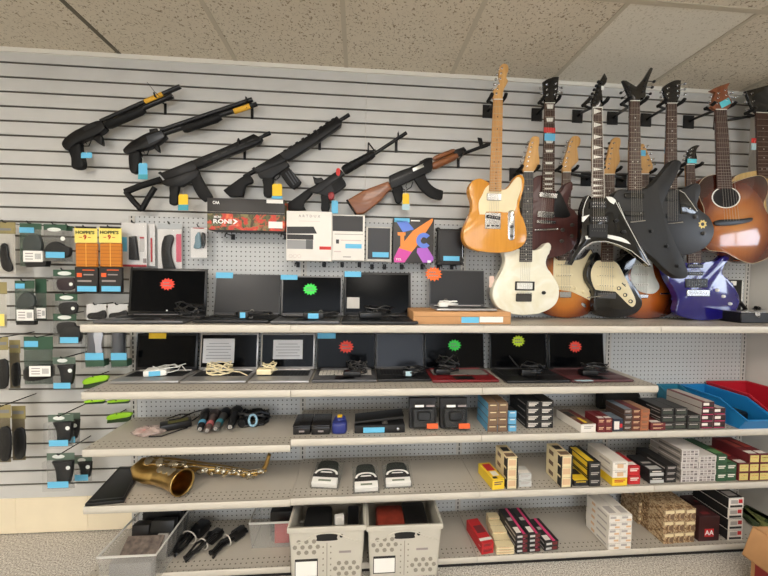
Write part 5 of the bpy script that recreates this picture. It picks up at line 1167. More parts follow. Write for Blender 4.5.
# row 3
T = pack('green topped pack with a round black reel and white label, third row', 23.6, 336.6, 53, 384, -.13, 13, greenh, cleargreen, .035, clearp)
panel(T, 'blue_label', 24, 341, 38, 347, -.1315, bluetag); b = MB(); b.lathe([(.05, 0), (.056, .01), (.056, .05), (.05, .06)], P(39.6, 378, -.16), (0, 0, 1), blackpl, 20); b.obj('reel', T); barcode(T, 29, 366, 50.6, 376.4, -.217)
T = pack('black holster pack with a blue tag just under the top shelf corner', 58, 326, 82, 344, -.12, None, None, clearfog, .03, clearp, hook=False)
content(T, 'holster', spl([(60,333),(66,327),(78,327),(80,338),(76,343),(60,342)], 3), -.145, .02, holster, .004); panel(T, 'blue_label', 60, 337.2, 78.2, 343, -.1518, bluetag)
def holster_pack(label, x0, y0, x1, y1, Y, hook=True):
    T = pack(label, x0, y0, x1, y1, Y, 6.4, mat('header_sage', (92,110,96), .5), clearfog, .03, clearp, hook=hook)
    w = x1-x0; h = y1-y0; ell(T, 'oval_label', x0+w*.42, y0+3.2, w*.2, 1.9, Y-.0025, oval)
    content(T, 'holster', spl([(x0+w*.16,y0+h*.26,1),(x0+w*.9,y0+h*.24,1),(x0+w*.86,y0+h*.62),(x0+w*.78,y0+h*.86,1),(x0+w*.34,y0+h*.84,1),(x0+w*.3,y0+h*.5)], 3), Y-.024, .02, holster, .004)
    ell(T, 'white_dot', x0+w*.76, y0+h*.42, 1.9, 1.9, Y-.0318, oval); panel(T, 'blue_label', x0+w*.03, y1-6, x0+w*.78, y1-.4, Y-.0318, bluetag); return T
holster_pack('clear holster pack with oval label hanging left of the second shelf', 52.6, 357.4, 75.4, 389, -.15)
holster_pack('clear holster pack with oval label hanging left of the third shelf, front of its row', 48, 415, 73.6, 446.4, -.21)
holster_pack('clear holster pack behind the front one, left of the third shelf', 58, 413, 80, 443, -.13, False)
holster_pack('lowest clear holster pack with oval label, left of the saxophone shelf', 46.6, 453.4, 74.6, 488, -.19)
holster_pack('small holster pack behind the lowest one, right', 74, 457, 92, 481, -.09, False)
for k, (x0, y0, x1, y1, Y, lab) in enumerate(((-6, 337, 8.4, 390, -.17, 'khaki topped white pouch at the left edge, third row'), (9, 340, 20.4, 388, -.12, 'brown backed pouch behind the third row left edge pouch'), (-4, 405, 11, 462, -.17, 'khaki topped pouch at the left edge, lowest row'), (11.4, 406, 25.6, 460, -.12, 'khaki topped pouch second from the left edge, lowest row'))):
    T = pack(lab, x0, y0, x1, y1, Y, 13, khaki, mat('bag_tan', (112,102,78), .5) if k else mat('bag_white'), nm='pouch', shell=clearp, depth=.02, hook=k in (0, 2)); panel(T, 'printed_bar', x0+1, y0+5, x1-2, y0+8, Y-.0012, inkm)
    content(T, 'dark_insert', spl([(x0+2,y0+26),(x1-2,y0+24),(x1-1.6,y1-4),(x0+3,y1-3)], 3), Y-.014, .01, blackpl, .003)
# clear tubes under the top shelf
for x0, x1, lab in ((84.6, 104.4, 'clear tube pack under the top shelf corner, left one'), (110.4, 127.6, 'clear tube pack under the top shelf corner, right one')):
    Y = -.11; T = pack(lab, x0, 331, x1, 367.6, Y, None, None, clearfog, .03, clearp)
    rod('tube', T, [((x0+x1)/2, 332), ((x0+x1)/2, 360)], Y-.016, .028, mat('tube_gray', (86,88,92), .35), 12)
    if x0 < 100: content(T, 'silver_insert', spl([(93.6,333),(102.4,333),(101,345),(102,354),(96,354),(94.6,344)], 3), Y-.047, .003, mat('silver_foil', (200,206,220), .25, .6), .001)
    content(T, 'green_base', [(x0+.4,360.6),(x1-1,360),(x1-.6,366.4),(x0+1,367)], Y-.046, .04, greenh); panel(T, 'blue_label', x0+.4, 353, x1-1, 360, Y-.0475, bluetag)
# lime packs seen edge-on beside the shelves
lime = mat('lime_plastic', (150,206,36), .45); limed = mat('lime_dark', (44,70,34), .5)
for k, (x0, y0, x1, y1, Y) in enumerate(((82.6, 376, 107, 388.6, -.10), (84, 399.6, 104, 404.6, -.10), (107, 399.6, 128.6, 404.4, -.10), (106.6, 413, 130.4, 423.6, -.06))):
    a, c = P(x0, y0, Y), P(x1, y1, Y); T = thing('lime_pack', ['lime green pack beside the left end of the second shelf', 'lime green pack under the second shelf end, left one', 'lime green pack under the second shelf end, right one', 'lime green pack beside the left end of the third shelf'][k], 'package', ((a.x+c.x)/2, Y, c.z), 0, 'lime packs beside the shelves')
    slab('backing_card', T, [(x0+1,y0+(y1-y0)*.55),(x1,y0+(y1-y0)*.3),(x1-1,y1-(y1-y0)*.2),(x0,y1)], Y+.004, .012, limed, .001)
    slab('lime_body', T, spl([(x0,y0+(y1-y0)*.35),(x0+(x1-x0)*.4,y0+.6),(x1,y0),(x1-1,y0+(y1-y0)*.35),(x0+(x1-x0)*.5,y0+(y1-y0)*.55),(x0+1,y0+(y1-y0)*.7)], 3), Y-.012, .016, lime, .004)
    w_ = MB(); a = P((x0+x1)/2, y0+1, Y); w_.tube([V((a.x,-.001,a.z+.002)), V((a.x,Y-.01,a.z+.002)), V((a.x,Y-.016,a.z+.008))], .0026, hangm, 6); w_.obj('hook_wire', T)
# ================================================================ AMMUNITION BOXES
def ammo_mesh(w, d, h, st):
    """st: dict body, front, side, top materials, label/ink extras; origin at the bottom centre of the front face, box runs to +Y"""
    b = MB(); body = st['body']; g = .0006
    b.box((0, d/2, h/2), (w-2*g, d-g, h-g), body, bev=min(.0012, h*.04), faces={'-y': st.get('front', body), '+x': st.get('side', body), '-x': st.get('side', body), '+z': st.get('top', body)})
    for (x0, z0, x1, z1, m) in st.get('fp', []): b.box((w*((x0+x1)/2-.5), -.0003, h*(z0+z1)/2), (w*(x1-x0), .0008, h*(z1-z0)), m)
    for (x0, y0, x1, y1, m) in st.get('tp', []): b.box((w*((x0+x1)/2-.5), d*(y0+y1)/2, h), (w*(x1-x0), d*(y1-y0), .0008), m)
    for (y0, z0, y1, z1, m) in st.get('sp', []):
        for sx in (-1, 1): b.box((sx*(w/2-g), d*(y0+y1)/2, h*(z0+z1)/2), (.0008, d*(y1-y0), h*(z1-z0)), m)
    b.box((0, -.0002, h*.93), (w*.94, .0006, .0006), st.get('seam', mat('flap_seam', (60,52,46), .8)))
    me = b.obj('ammunition_box_mesh', smooth=0); data = me.data; bpy.data.objects.remove(me); return data
ORD = ['bottom', 'second', 'third', 'fourth', 'fifth', 'sixth']
def stack(desc, grp, st, x0, x1, yb, ytop, z, cols=1, rows=1, d=.13, rz=0, rpc=None, jit=.0012, cat='ammunition box', styles=None, Yf=None, colnames=None, H=None):
    xm = (x0+x1)/2; Yf = Yf if Yf is not None else S(xm, yb, z).y; X0, X1 = P(x0, yb, Yf).x, P(x1, yb, Yf).x
    w = (X1-X0)/cols; h = H or (P(xm, ytop, Yf).z-z)/rows; cache = {}
    rn = random.Random(int(x0*7+yb)); piv = V((X0, Yf, z))
    cn = colnames or (['']*1 if cols == 1 else (['left column', 'right column'] if cols == 2 else ['left column', 'middle column', 'right column'] if cols == 3 else ['first column', 'second column', 'third column', 'fourth column']))
    for c in range(cols):
        R = rpc[c] if rpc else rows
        for r_ in range(R):
            s = styles[r_][c] if styles else st
            key = id(s)
            if key not in cache: cache[key] = ammo_mesh(w-.0008, d, h-.0004, s)
            o = bpy.data.objects.new('ammunition_box', cache[key]); COL.objects.link(o)
            off = V((w*(c+.5)+rn.uniform(-jit, jit)*.3, rn.uniform(-jit, jit)*2, 0)); off.rotate(Matrix.Rotation(rz, 3, 'Z'))
            o.location = piv+off+V((0, 0, h*r_+.0006)); o.rotation_euler = (0, 0, rz+rn.uniform(-.006, .006))
            pos = '' if R == 1 else ('top ' if r_ == R-1 else ORD[r_]+(' from bottom ' if r_ else ' '))
            lab = (pos+desc+((', '+cn[c]) if cols > 1 else '')).strip(); lab = lab; tag(o, lab, cat, grp)
K = lambda n, c, r=.5, **k: mat(n, c, r, **k)
c_black = K('ammo_black', (34,33,33)); c_brown = K('ammo_brown', (116,92,72)); c_blue = K('ammo_blue', (96,160,196)); c_white = K('ammo_white', (228,222,212)); c_red = K('ammo_red', (186,36,40)); c_dred = K('ammo_dark_red', (104,34,38)); c_yel = K('ammo_yellow', (232,196,48)); c_cream = K('ammo_cream', (226,210,168)); c_peach = K('ammo_peach', (214,178,140)); c_gray = K('ammo_gray', (172,166,160)); c_green = K('ammo_green', (46,82,54)); c_dgreen = K('ammo_dark_green', (60,68,58)); c_orange = K('ammo_orange', (166,102,68)); c_slate = K('ammo_slate', (110,124,136)); c_maroon = K('ammo_maroon', (58,28,28)); c_silver = K('ammo_silver', (190,190,186)); c_pink = K('ammo_pink', (206,60,110))
ink = inkm
fp_text = lambda m, n=3, x0=.15, x1=.85: [(x0, .72-.2*i-.06, x1-.12*i, .72-.2*i+.05, m) for i in range(n)]
S_black = dict(body=c_black, fp=fp_text(c_white, 3), sp=[(.08,.3,.5,.42,c_gray)], seam=c_gray)
S_black2 = dict(body=c_black, fp=[(.12,.2,.88,.55,c_dgreen)]+fp_text(c_gray, 1, .15, .8), sp=[(.05,.55,.6,.66,c_gray), (.05,.2,.4,.27,c_gray)], seam=c_gray)
S_brown = dict(body=c_brown, fp=fp_text(c_cream, 1, .2, .8), side=c_blue, top=K('ammo_brown_top', (146,118,92)))
S_blue = dict(body=c_blue, fp=fp_text(c_white, 1, .2, .8), top=c_black)
S_whitetray = dict(body=c_white, fp=fp_text(c_gray, 2, .2, .8), top=c_brown, tp=[(.1,.05,.3,.3,c_dred), (.4,.1,.6,.4,c_yel), (.1,.5,.5,.8,c_black), (.65,.3,.9,.9,c_dred)])
S_dred = dict(body=c_dred, fp=fp_text(c_peach, 2, .15, .8), tp=[(.1,.05,.9,.25,c_white)])
S_bw = dict(body=K('ammo_navy', (40,48,66)), fp=[(.1,.15,.6,.8,c_white), (.65,.3,.9,.6,c_red)], top=c_slate)
S_col = [dict(body=K('ammo_umber', (72,54,46)), fp=fp_text(c_gray, 2), top=c_slate), dict(body=K('ammo_rust', (100,54,42)), fp=fp_text(c_peach, 2), top=c_dred), dict(body=c_orange, fp=fp_text(c_brown, 2), top=K('ammo_tan', (168,120,86)))]
S_redw = dict(body=K('ammo_wine', (66,28,32)), side=K('ammo_redside', (176,168,160)), fp=[(.08,.1,.92,.17,c_pink), (.1,.45,.55,.85,c_white), (.6,.3,.9,.6,c_black)], top=K('ammo_palegray', (180,172,164)), tp=[(.0,.0,.3,1,c_dred)])
S_yel = dict(body=c_yel, fp=fp_text(c_brown, 2), top=c_yel, tp=[(.2,.5,.85,.9,c_red), (.3,.2,.8,.45,c_white), (.15,.05,.5,.16,c_black)])
S_cream = dict(body=c_cream, fp=[(.0,.0,.12,1,c_black), (.88,0,1,1,c_black), (.2,.25,.8,.8,c_peach)], side=c_cream, sp=[(.0,.1,.2,.9,c_black), (.5,.3,.8,.7,c_brown)], tp=[(.1,.1,.9,.35,c_brown), (.2,.5,.8,.8,c_black)])
S_smallw = dict(body=c_silver, fp=fp_text(c_gray, 2), tp=[(.1,.1,.9,.5,c_white)])
S_by = dict(body=c_black, fp=fp_text(c_gray, 2), side=c_black, top=c_black, tp=[(.0,.1,.55,.9,c_yel)], sp=[(.1,.2,.8,.8,c_yel)])
S_longw = dict(body=c_white, fp=[(.3,.2,.7,.75,c_peach)]+fp_text(c_gray, 1), sp=[(.1,.4,.5,.6,c_gray)])
S_red = dict(body=c_red, fp=fp_text(c_white, 2), tp=[(.1,.1,.9,.3,c_white)])
S_darkl = dict(body=c_black, fp=[(.05,.1,.95,.55,c_silver)]+[(.2,.68,.8,.8,c_white)], tp=[(.1,.05,.9,.25,c_silver), (.2,.4,.8,.5,c_gray)])
S_check = dict(body=K('ammo_checkgray', (206,200,195)), fp=[(.08+.22*i, .12+.4*(j), .24+.22*i, .38+.4*j, K('ammo_charcoal', (110,102,100)) if (i+j) % 3 == 0 else K('ammo_midgray', (158,150,146))) for i in range(4) for j in range(2)], side=K('ammo_sidegray', (150,142,134)), sp=[(.05,.3,.7,.6,K('ammo_darkgray', (96,92,88)))])
S_green = dict(body=c_green, fp=fp_text(c_white, 2), tp=[(.1,.1,.9,.35,K('ammo_lightgreen', (96,140,88)))], sp=[(.1,.3,.6,.6,c_dgreen)])
S_ry = dict(body=c_dred, fp=[(.08,.12,.92,.88,K('ammo_paleyellow', (214,196,116)))]+[(.2,.55,.8,.7,c_red), (.2,.3,.6,.4,ink)], top=c_dred, tp=[(.1,.05,.9,.2,c_white), (.2,.4,.8,.8,K('ammo_redlight', (170,60,52)))])
S_redc = dict(body=c_red, top=c_red, fp=fp_text(c_dred, 2), tp=[(.0,.1,1,.2,c_white), (.2,.4,.9,.7,c_dred)])
S_creamb = dict(body=c_cream, fp=fp_text(c_peach, 2))
S_dr = dict(body=c_black, fp=[(.1,.3,.5,.7,c_silver), (.55,.2,.9,.8,c_dred)], tp=[(.55,.0,.75,1,c_pink), (.1,.06,.5,.26,c_white), (.15,.5,.5,.62,c_gray)], sp=[(.05,.3,.6,.6,c_gray)])
S_white = dict(body=c_white, fp=[(.1,.5,.6,.8,c_gray), (.5,.15,.9,.4,c_peach)], sp=[(.1,.35,.5,.6,c_gray), (.6,.3,.75,.7,c_peach)], tp=[(.2,.1,.8,.4,c_gray)])
cam2 = NT('ammo_camo', .5); cn_ = cam2.noise(cam2.map(), 40, 3, 1.0); cam2.col(cam2.ramp(cn_, [(.36, (96,70,44)), (.46, (150,118,82)), (.54, (206,182,146)), (.64, (120,96,66))])); cam2 = cam2.m
S_camo = dict(body=cam2, fp=[(.1,.62,.9,.86,c_cream), (.55,.15,.9,.5,c_brown)])
S_maroon = dict(body=c_maroon, fp=[(.28,.18,.72,.5,c_red)], tp=[(.3,.2,.7,.4,c_dred)])
S_wb = dict(body=c_white, side=c_black, fp=[(.1,.1,.9,.3,c_black), (.15,.45,.6,.8,c_gray), (.65,.5,.9,.85,c_red)], top=c_black, tp=[(.2,.1,.8,.3,c_gray)])
# ---- third shelf
z = ZS3
stack('brown ammunition box with blue sides, beside the black stack', 'brown and blue ammunition boxes', S_brown, 487.4, 507.6, 432.2, 403, z, 2, 4, .15, rpc=[4, 4])
stack('light blue ended ammunition box right of the brown ones', 'brown and blue ammunition boxes', S_blue, 508.2, 516.4, 431.6, 411, z, 1, 3, .13)
stack('black ammunition box with white print, third shelf middle', 'black ammunition boxes on the third shelf', S_black, 526, 553.2, 428.4, 401, z, 2, 4, .19, rpc=[4, 4])
stack('long white cardboard tray of assorted small packets', 'boxes in the third bay', S_whitetray, 581, 597, 433, 424.6, z, 1, 1, .19, rz=.06)
stack('dark red ammunition box right of the white tray', 'boxes in the third bay', S_dred, 597.6, 612.2, 432.6, 418.4, z, 2, 2, .10)
stack('navy and white little ammunition box beside the dark red ones', 'boxes in the third bay', S_bw, 613, 623.2, 431.4, 419, z, 1, 1, .09)
stack('ammunition box in the tall brown, rust and orange block', 'tall block of mixed ammunition boxes', None, 623.6, 649, 431.2, 409.4, z, 3, 4, .13, styles=[S_col]*4)
stack('low dark red ammunition box right of the tall mixed block', 'boxes in the third bay', S_dred, 651, 666, 430.6, 423, z, 1, 2, .13)
stack('black ammunition box with a green end label, fourth bay', 'black ammunition boxes in the fourth bay', S_black2, 661, 699.6, 429.6, 408, z, 3, 3, .15, rpc=[3, 3, 2])
stack('dark red and white ammunition box beside the blue bin', 'red and white ammunition boxes', S_redw, 700.6, 725.6, 428.8, 401.6, z, 2, 4, .20, rpc=[4, 3])
# ---- fourth shelf
z = ZS4
stack('bright yellow ammunition box with a red picture on top', 'boxes on the fourth shelf', S_yel, 492, 505, 490, 479.4, z, 1, 1, .15, rz=.12)
stack('cream and black ammunition box right of the yellow one', 'cream ammunition boxes', S_cream, 505.6, 517.6, 488.8, 458, z, 1, 3, .13)
stack('small silver ammunition box right of the first cream stack', 'boxes on the fourth shelf', S_smallw, 518.4, 531.6, 486.8, 474, z, 1, 2, .07)
stack('cream and black ammunition box left of the yellow sided black ones', 'cream ammunition boxes', S_cream, 560, 572, 487.4, 456, z, 1, 3, .13)
stack('flat yellow and black ammunition box in front of the black stack', 'boxes on the fourth shelf', dict(body=c_black, fp=fp_text(c_yel, 1), tp=[(0,0,1,.5,c_yel)]), 574, 588, 486.4, 480.4, z, 1, 1, .10)
stack('black ammunition box with a yellow side, next to the long white boxes', 'black and yellow ammunition boxes', S_by, 588.6, 600.4, 486.2, 462.6, z, 1, 3, .17)
stack('long ammunition box in the white over yellow stack', 'white and yellow ammunition boxes', None, 612, 627.4, 486.2, 461.6, z, 1, 3, .19, styles=[[dict(body=c_yel, fp=fp_text(c_red, 2))], [S_longw], [S_longw]])
stack('red ammunition box right of the long white boxes', 'red ammunition boxes', S_red, 628, 640, 484.4, 466.6, z, 1, 2, .14)
stack('black ammunition box with a silver end, right of the red ones', 'black and silver ammunition boxes', S_darkl, 649, 664, 483.6, 470, z, 1, 2, .15)
stack('black narrow ammunition box left of the grey checked stack', 'black and silver ammunition boxes', dict(body=c_black, fp=fp_text(c_gray, 2), sp=[(.05,.3,.6,.5,c_gray)]), 665.4, 676.6, 483, 465.4, z, 1, 3, .19)
stack('grey checked ammunition box in the big light stack', 'grey checked ammunition boxes', S_check, 680.6, 715.6, 482, 449.4, z, 2, 5, .19, rpc=[5, 4])
stack('green ammunition box left of the red and yellow ones', 'green ammunition boxes', S_green, 716.4, 736.6, 481.4, 455, z, 2, 3, .18, rpc=[3, 2])
stack('dark red ammunition box with a pale yellow end', 'red and yellow ammunition boxes', S_ry, 738.6, 769, 481, 454.6, z, 3, 3, .19, rpc=[2, 3, 3])
# ---- base deck
z = ZB
stack('red ammunition box with a white stripe, far left of the base deck boxes', 'red and cream ammunition boxes', S_redc, 481.6, 494.6, 555, 543.4, z, 1, 2, .17, rz=.14)
y0_ = S(505, 554.6, z).y
for k in range(5): stack('cream ammunition box, '+['front', 'second', 'middle', 'fourth', 'rear'][k]+' of the cream rows beside the red ones', 'cream ammunition boxes on the base deck', S_creamb, 496.4-2.2*k, 514.2-3.8*k, 554.6, 541.5, z, 1, [3,3,4,4,5][k], .040, H=.0135, Yf=y0_+.042*k, jit=.0006)
stack('black ammunition box with a pink stripe, base deck', 'black and pink ammunition boxes', S_dr, 516, 541.4, 553.4, 534.6, z, 2, 4, .19, rz=.06)
stack('black ammunition box with a pink stripe, low pair at the right', 'black and pink ammunition boxes', S_dr, 544.6, 559.4, 551.4, 541.4, z, 1, 2, .16, rz=.10)
stack('white ammunition box in the tall base deck block', 'white ammunition boxes', S_white, 608, 631.2, 549.6, 515, z, 2, 5, .17)
stack('leaf camouflage ammunition box in the big block', 'camouflage ammunition boxes', S_camo, 663, 694.6, 543.4, 509, z, 3, 3, .19)
stack('leaf camouflage ammunition box set back behind the white block', 'camouflage ammunition boxes', S_camo, 638, 660, 527, 502, z, 2, 3, .13, Yf=-.21)
stack('dark maroon ammunition carton with a red emblem', 'dark maroon cartons', S_maroon, 698, 718.6, 541, 516.4, z, 1, 1, .09)
stack('dark maroon ammunition carton standing behind the emblem one', 'dark maroon cartons', S_maroon, 692, 711, 524.6, 504, z, 1, 1, .08, Yf=-.21)
stack('white fronted black sided ammunition box near the cardboard box', 'white and black ammunition boxes', S_wb, 727, 742, 540, 498, z, 1, 4, .19)

for o in [o for o in COL.objects if o.parent is None and o.get('label', '') == 'dark maroon ammunition carton with a red emblem']:
    w_ = max(v.co.x for v in o.data.vertices); h_ = max(v.co.z for v in o.data.vertices); text('AA', h_*.27, textw, o, facing((0, -.0012, h_*.34)), bold=.0006)
# ================================================================ OTHER GOODS ON THE SHELVES
def loc_on(x, y, z): return S(x, y, z)
# ---- third shelf, second bay
z = ZS3
glossk = mat('box_gloss_black', (26,25,26), .25)
for k, (x0, x1) in enumerate(((292.4, 310.4), (311, 330))):
    p0, p1 = S(x0, 435.6, z), S(x1, 435.6, z); w = p1.x-p0.x; h = P(301, 426, p0.y).z-z
    T = thing('black_box', ['shiny flat black box, left of a pair beside the blue tape device', 'shiny flat black box, right of a pair beside the blue tape device'][k], 'box', ((p0.x+p1.x)/2, p0.y+.07, z))
    b = MB(); b.box((0, 0, h*.42), (w-.003, .135, h*.8), glossk, bev=.004, seg=2); b.obj('base', T, local=True); b = MB(); b.box((0, 0, h*.92), (w-.001, .138, h*.2), glossk, bev=.003, seg=2); b.obj('lid', T, local=True)
    b = MB(); b.box((0, -.0685, h*.4), (w*.3, .001, .008), grayink); b.obj('printed_mark', T, local=True)
c = S(339, 435.6, z); T = thing('handheld_device', 'dark blue rounded handheld device with a yellow sticker on top', 'device', c+V((0,.06,0)))
blu = mat('device_blue', (42,52,120), .4); b = MB()
b.prism([V((x*.036, y*.055, .002)) for x, y in spl([(-1,-.6),(-.7,-1),(.7,-1),(1,-.6),(.9,.2),(.6,.9),(-.6,.9),(-.9,.2)], 4)], (0, 0, .055), blu, .012, 3); b.obj('body', T, local=True)
b = MB(); b.ball((0, .005, .055), .03, blu, (.85, 1, .5)); b.obj('dome', T, local=True); b = MB(); b.box((0, .0, .0705), (.024, .03, .002), yellowtag, bev=.0005); b.obj('yellow_sticker', T, local=True); b = MB(); b.box((0, -.0555, .022), (.03, .002, .018), mat('device_pale', (150,150,190), .4)); b.obj('front_plate', T, local=True)
# foot pedal
p0, p1 = S(354.6, 434, z), S(405, 433, z); w = p1.x-p0.x; T = thing('foot_pedal', 'black rocker foot pedal with a blue tag lying on the third shelf', 'pedal', ((p0.x+p1.x)/2, p0.y+.055, z))
b = MB(); b.box((0, 0, .021), (w, .11, .040), blackmatte, bev=.004, seg=2); b.obj('housing', T, local=True)
b = MB(); b.prism([(-w*.5, -.05, .047), (w*.46, -.05, .068), (w*.48, -.05, .082), (-w*.5, -.05, .058)], (0, .1, 0), blackpl, .003); b.obj('rocker_plate', T, local=True)
for i in range(7):
    pass
b = MB(); b.tube([(w*.1, -.045, .044), (w*.1, .045, .044)], .014, darkchrome, 10); b.obj('pivot', T, local=True); b = MB(); b.lathe([(.007,0),(.007,.004),(.004,.005),(.004,.001)], (w*.36,-.055,.022), (0,-1,0), chrome, 12); b.obj('jack_socket', T, local=True)
b = MB(); b.box((-w*.12, -.0562, .018), (w*.42, .001, .026), bluetag); b.obj('price_tag', T, local=True)
# two black clamshell packs
for k, (x0, x1) in enumerate(((410.6, 438.6), (442.4, 470.6))):
    yb = 432.6; p0, p1 = S(x0, yb, z), S(x1, yb, z); w = p1.x-p0.x; Yb = p0.y; h = P(x0, 402, Yb).z-z
    T = thing('clamshell_pack', ['black clear fronted pack with an orange corner label, left of two', 'black clear fronted pack with an orange corner label, right of two'][k], 'package', ((p0.x+p1.x)/2, Yb, z), 0, 'black packs with orange labels'); t_ = .16
    Mx = Matrix.Rotation(-t_, 4, 'X')
    def bx(nm, c, s, m, bev=0): b = MB(); b.box(None, s, m, bev=bev, M=Mx @ Matrix.Translation(c)); b.obj(nm, T, local=True)
    bx('backing_card', (0, .05, h/2+.008), (w, .03, h-.004), carton_k, .003); bx('tray', (0, .022, h*.42), (w*.86, .03, h*.66), mat('tray_dark', (24,24,24), .5), .01); bx('clear_shell', (0, .016, h*.46), (w*.94, .044, h*.84), clearp, .004)
    bx('orange_label', (w*.28, -.0066, h*.20), (w*.4, .001, h*.16), oran); bx('printed_bar', (-w*.18, -.0066, h*.83), (w*.32, .001, h*.07), textw); bx('printed_bar', (w*.22, -.0066, h*.83), (w*.3, .001, h*.06), grayink); bx('headset', (0, .004, h*.5), (w*.5, .02, h*.3), blackpl, .008)
# black zip pouch at the back
p0, p1 = S(606, 412, z), S(646, 412, z); T = thing('soft_case', 'black rounded soft case lying behind the mixed ammunition block', 'case', ((p0.x+p1.x)/2, -.085, z)); w = .25
b = MB(); b.prism([V((x*w*.5, -.028, z_*.135+.001)) for x, z_ in spl([(-1,0,1),(-1,.7),(-.75,1),(.6,1),(.9,.75),(1,0,1)], 4)], (0, .056, 0), holster, .014, 3); b.obj('shell', T, local=True); b = MB(); b.tube([V((x*w*.5, -.03, z_*.135)) for x, z_ in spl([(-1,.3),(-.95,.62),(-.7,.9),(.55,.9),(.85,.66),(.96,.3)], 4, False)], .003, blackpl, 6); b.obj('zipper', T, local=True)
# ---- hopper bins
def hopper(label, x0, x1, yb, z, m, Yf, d, h, hf):
    X0, X1 = x0, x1; T = thing('hopper_bin', label, 'bin', ((X0+X1)/2, Yf, z), 0, 'hopper bins at the right end'); w = X1-X0; t = .004; b = MB()
    side = [(0, .004), (-.03, hf), (-.035, hf), (.10, h), (d, h), (d, .004)]
    for sx in (-1, 1):
        b = MB(); b.prism([V((sx*(w/2+.0)-sx*t*.5, y, zz)) for y, zz in side], (sx*-t, 0, 0), m, .0008, 1); b.obj('side_wall', T, local=True)
    b = MB(); b.prism([(-w/2, 0, .004), (-w/2, -.03, hf), (-w/2, -.026, hf), (-w/2, .006, .004)], (w, 0, 0), m); b.obj('front_wall', T, local=True)
    b = MB(); b.box((0, d/2, .003), (w, d, .005), m); b.obj('floor_panel', T, local=True); b = MB(); b.box((0, d-t/2, h/2), (w, t, h-.004), m); b.obj('back_wall', T, local=True)
    b = MB(); b.tube([(-w/2, d, h), (-w/2, .10, h), (-w/2, -.035, hf), (w/2, -.035, hf), (w/2, .10, h), (w/2, d, h), (-w/2, d, h)], .006, m, 8); b.obj('rim', T, local=True); return T
bluebin = mat('bin_blue', (28,120,180), .4); redbin = mat('bin_red', (176,28,44), .4)
pf = S(739, 429, z); XB = pf.x; BW = .165
hopper('bright blue open fronted storage bin beside the red and white ammunition boxes', XB, XB+BW, 0, z, bluebin, pf.y, -.06-pf.y, .126, .058)
hopper('red open fronted storage bin between the blue bin and the right wall', XB+BW+.012, 3.690, 0, z, redbin, pf.y, -.06-pf.y, .143, .06)
hopper('small teal storage bin behind the red and white ammunition boxes', XB-.15, XB-.012, 0, z, mat('bin_teal', (36,112,140), .4), -.165, .105, .128, .07)
b = MB(); c = V((XB+BW/2, pf.y+.14, z+.006)); b.box(c+V((0,0,.03)), (.10, .16, .05), blackpl, bev=.008); o = rebase(b.obj('black_block'), c); tag(o, 'dark block lying inside the blue open fronted bin', 'device')
# ---- third shelf, first bay
z = ZS3L
c = S(176, 428, z); T = thing('power_adapter', 'black power adapter with a yellow printed label and looped cord, third shelf left', 'power adapter', c, .5)
b = MB(); b.box((0, 0, .02), (.14, .065, .034), blackpl, bev=.006, seg=2); b.obj('brick', T, local=True); b = MB(); b.box((.01, 0, .0375), (.09, .04, .001), mat('label_olive', (120,116,66), .6)); b.obj('printed_label', T, local=True)
b = MB(); b.tube([V(q) for q in ((.07,.0,.02),(.11,.03,.03),(.13,.09,.035),(.09,.10,.03),(.04,.09,.02),(.0,.07,.012),(-.05,.05,.008),(-.09,.0,.008),(-.11,-.06,.008),(-.06,-.085,.008),(.0,-.06,.008),(.05,-.05,.01))], .0035, blackpl, 6); b.tube([V(q) for q in ((-.04,.03,.045),(.02,.05,.05),(.06,.03,.048),(.02,-.0,.046),(-.03,.01,.044))], .0035, blackpl, 6); b.obj('cord', T, local=True)
c = S(149, 434, z); T = thing('plastic_bag', 'crumpled clear and pink plastic bag of small parts', 'bag', c)
b = MB(); rn = random.Random(4); b.ball((0, 0, .014), .07, mat('bag_pinkish', (206,186,176), .25, alpha=.6, var=.2, scale=40), (1.1, .7, .22), 18, 10)
for v_ in b.bm.verts: v_.co += V((rn.uniform(-.006,.006), rn.uniform(-.006,.006), rn.uniform(-.003,.006)))
for v_ in b.bm.verts: v_.co.z = max(v_.co.z, .001)
b.obj('bag', T, local=True, smooth=20); b = MB(); b.box((-.02,-.01,.022), (.05,.02,.012), mat('part_pink', (206,110,110), .5), rz=.4, bev=.003); b.obj('pink_part', T, local=True)
def mic(label, x0, y0, x1, y1, body, head, band=None, r=.023):
    a, e = S(x0, y0, z), S(x1, y1, z); d = (e-a); L = d.length; d.normalize(); o = a+V((0,0,r*1.3+.001)); T = thing('microphone', label, 'microphone', a, 0, 'handheld microphones on the third shelf')
    b = MB(); b.lathe([(r*.5,0),(r*.62,.004),(r*.7,L*.3),(r*.88,L*.68)], o, d, body, 16); b.obj('handle', T); b = MB(); b.lathe([(r*.88,0),(r*1.05,.006),(r*1.25,L*.1),(r*1.3,L*.17),(r*1.1,L*.26),(r*.6,L*.31),(.001,L*.325)], o+d*(L*.68), d, head, 16, cap=False); b.obj('grille', T)
    if band: b = MB(); b.lathe([(r*.78,0),(r*.80,L*.16)], o+d*(L*.18), d, band, 16, cap=False); b.obj('band', T)
    b = MB(); b.lathe([(r*.42,0),(r*.42,.003)], o-d*.003, d, chrome, 12); b.obj('connector', T)
grille = mat('mic_grille', (40,40,42), .5, .4); mic('black handheld microphone with a blue band, leftmost of the row', 200, 435, 207, 417, blackmatte, grille, bluetag)
mic('brown handheld microphone with a pink end, second in the row', 207, 436.6, 216, 417.6, mat('mic_brown', (96,78,72), .45), mat('mic_brown2', (70,58,56), .5), mat('part_pink'))
mic('grey handheld microphone with a teal band, third in the row', 215.6, 434.6, 227, 416, mat('mic_gray', (92,90,86), .45), grille, mat('tag_teal2'))
